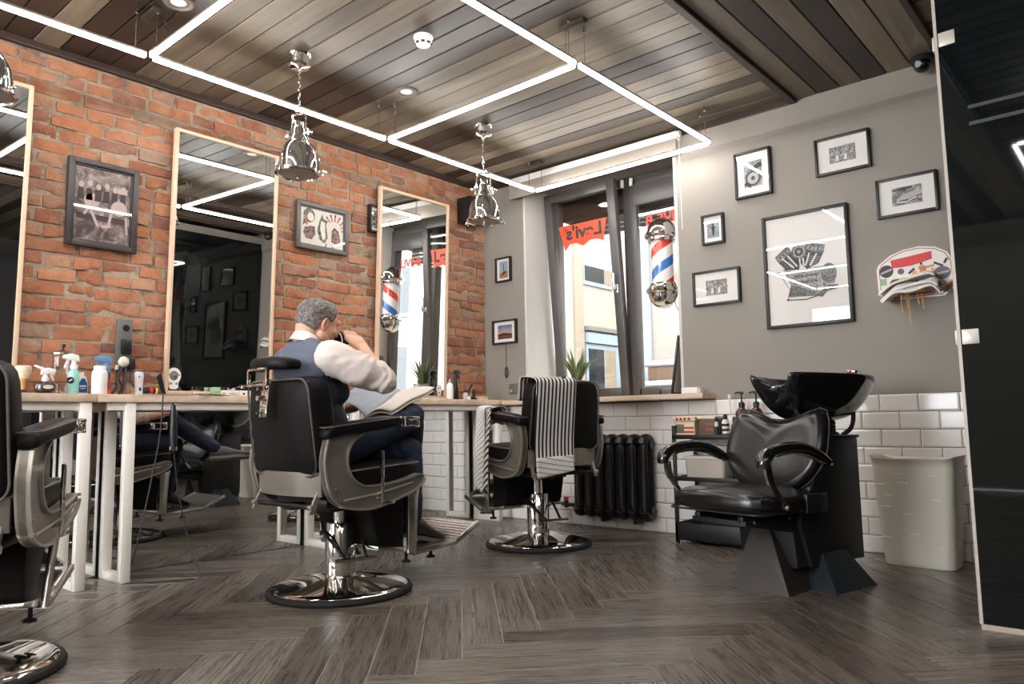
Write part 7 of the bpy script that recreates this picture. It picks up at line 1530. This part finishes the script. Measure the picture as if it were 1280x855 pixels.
mb = MB(); mb.lathe([(0, 0), (0.016, 0), (0.018, 0.022), (0.015, 0.024), (0, 0.02)], seg=24); mb.build('pot', M['white'], t)
mb = MB(); mb.lathe([(0, 0.022), (0.0185, 0.0225), (0.0185, 0.028), (0, 0.030)], seg=24); mb.build('lid', M['mid_plastic'], t)
t = thing('black_trimmer', 'black trimmer with a yellow end lying under the mirror nearest the window', 'trimmer', (-4.10, 3.62, ZW))
mb = MB(); mb.tube(bez([(0.0, -0.085, 0.017), (0.0, -0.02, 0.022), (0.0, 0.06, 0.018)], 6), 0.016, 12); mb.build('body', M['black_plastic'], t)
mb = MB(); mb.tube([(0, -0.086, 0.017), (0, -0.105, 0.016)], 0.0165, 12); mb.build('yellow_end', plain('ochre_plastic', S(206, 164, 90), 0.4), t)
o = MB(); o.box((-4.20, 3.68, ZW), (-4.02, 3.90, ZW+0.006), 0.001); tag(o.build('folded_cloth', M['white'], ang=30), 'folded white cloth lying under the mirror nearest the window', 'cloth')
# clipper hanging on its cord below the middle worktop; cord loop on the floor
t = thing('hanging_clipper', 'black hair clipper hanging on its cord below the middle worktop', 'hair clipper', (-3.965, 1.83, 0.70))
mb = MB(); mb.tube([(0, 0, 0.19), (0, 0.002, 0.12), (0, 0.004, 0.04), (0, 0.006, -0.03)], [0.012, 0.017, 0.021, 0.017], 14); mb.build('body', M['black_plastic'], t)
mb = MB(); mb.box((-0.010, -0.014, -0.05), (0.010, 0.024, -0.026), 0.003); mb.build('blade', M['chrome_soft'], t, ang=30)
mb = MB(); mb.tube([(0, 0, 0.19), (0, -0.002, 0.204)], 0.005, 8); mb.build('hook', M['black_plastic'], t)
mb = MB(); mb.tube(bez([(-4.02, 1.77, ZW+0.006), (-3.977, 1.775, ZW+0.004), (-3.972, 1.775, 0.90), (-3.972, 1.765, 0.72), (-3.985, 1.735, 0.50), (-3.99, 1.70, 0.30), (-4.0, 1.66, 0.10), (-4.0, 1.60, 0.006), (-3.96, 1.64, 0.006), (-3.86, 1.75, 0.006), (-3.80, 1.86, 0.006), (-3.82, 1.925, 0.01), (-3.91, 1.90, 0.20), (-3.95, 1.86, 0.45), (-3.962, 1.835, 0.655)], 8), 0.0035, 8)
tag(mb.build('power_cord', M['black_plastic']), 'black cord hanging from the middle worktop in a loop down to the floor', 'cord')
# ------------------------------------------------------------------ striped towels on the chair by the window
def stripe_mat(name, vec, per, duty=0.46, dark=S(28, 26, 27), light=S(226, 220, 216)):
    m, nt, b = new_mat(name); co = objco(nt); d = nt.nodes.new('ShaderNodeVectorMath'); d.operation = 'DOT_PRODUCT'; d.inputs[1].default_value = vec; nt.links.new(co, d.inputs[0])
    k = N(nt, 'ShaderNodeMath', operation='MULTIPLY'); k.inputs[1].default_value = 1/per; nt.links.new(d.outputs['Value'], k.inputs[0])
    fr = N(nt, 'ShaderNodeMath', operation='FRACT'); nt.links.new(k.outputs[0], fr.inputs[0])
    nt.links.new(ramp(nt, fr.outputs[0], [(0, dark), (duty, light)], 'CONSTANT'), b.inputs['Base Color']); b.inputs['Roughness'].default_value = 0.95
    bump(nt, b, noise(nt, 400, 2, 0.6, co), 0.3, 0.002); return m
ST1 = stripe_mat('striped_cotton', (1, 0, 0), 0.0265); ST2 = stripe_mat('striped_cotton_bias', (0.25, 0.75, 0.62), 0.024, 0.42); ST3 = stripe_mat('striped_cotton_reverse', (0.1, 0.85, 0.5), 0.016, 0.22, S(160, 155, 152), S(232, 227, 223))
zb2 = 0.555+0.035; cb2, sb2 = math.cos(R(7)), math.sin(R(7))
def on_back(x, y, z):
    yy, zz = y+0.235, z-zb2; return (x, -0.235+yy*cb2-zz*sb2, zb2+yy*sb2+zz*cb2)
path = [(-0.150, 0.30), (-0.148, 0.40), (-0.156, 0.437), (-0.19, 0.449), (-0.25, 0.451), (-0.30, 0.449), (-0.324, 0.437), (-0.331, 0.40), (-0.329, 0.25), (-0.329, 0.08), (-0.340, -0.02), (-0.352, -0.075)]
pc = [(p.x, p.y) for p in bez([(a, b, 0) for a, b in path], 4)]
def f1(u, v):
    i = v*(len(pc)-1); a = pc[int(i)]; b = pc[min(len(pc)-1, int(i)+1)]; fr = i-int(i); y, z = lerp(a[0], b[0], fr), lerp(a[1], b[1], fr)
    x = lerp(-0.250, 0.045, u)+0.018*v*(0.5-u)+0.012*v*v; w_ = (0.0035*math.sin(u*22+v*3)*max(0, v-0.3))
    return on_back(x, y-abs(w_), zb2+z-0.022*u*max(0, v-0.85)/0.15*-1-0.02*max(0, v-0.9)/0.1*(1-u))
o = towel_over('striped_towel', 'black and white striped towel hung over the back of the empty barber chair', f1, 40, 60, ST1, group=None, th=0.005, sub=0); o.location = (C2[0], C2[1], 0); o.rotation_euler = (0, 0, R(72))
mb = MB(); mb.grid(lambda u, v: tuple(Vector(f1(lerp(0.02, 0.97, u), lerp(0.905, 1.0, v)))+Vector((0, -0.005, -0.045*v))), 24, 8); hm = mb.build('turned_hem', ST3, o, ang=180, recalc=False, solid=0.004)
def f2(u, v):
    # over the arm pad: inside, across, then hanging outside in folds
    yw = lerp(-0.03, 0.155, u)
    if v < 0.12: k = v/0.12; x, z = -0.236, lerp(0.760, 0.852, k)
    elif v < 0.24: k = (v-0.12)/0.12; x, z = lerp(-0.236, -0.335, k), 0.858+0.008*math.sin(PI*k)
    else:
        k = (v-0.24)/0.76; low = 0.30+0.10*abs(u-0.42)*1.8; x = -0.338-0.022*math.sin(u*PI*3.2+0.5)*min(1, k*2.2)-0.015*k; z = lerp(0.852, low, k)
        yw = lerp(-0.03, 0.155, u)*(1-0.0*k)+0.020*math.sin(u*PI*2.5)*k+lerp(0.0, 0.02, k)*(0.5-u)
    return (x, yw+0.02, z-0.006*math.sin(u*8))
o = towel_over('striped_towel', 'crumpled striped towel hanging over the left arm of the empty barber chair', f2, 44, 54, ST2, group=None, th=0.005, sub=0); o.location = (C2[0], C2[1], 0); o.rotation_euler = (0, 0, R(72))
def f3(u, v):
    p = Vector(f2(lerp(0.30, 0.86, u), lerp(0.13, 0.97, v))); return (p.x-0.014-0.010*math.sin(u*PI)*1.0, p.y, p.z+0.006)
mb = MB(); mb.grid(f3, 24, 40); mb.build('pale_fold', ST3, o, ang=180, recalc=False, solid=0.004)
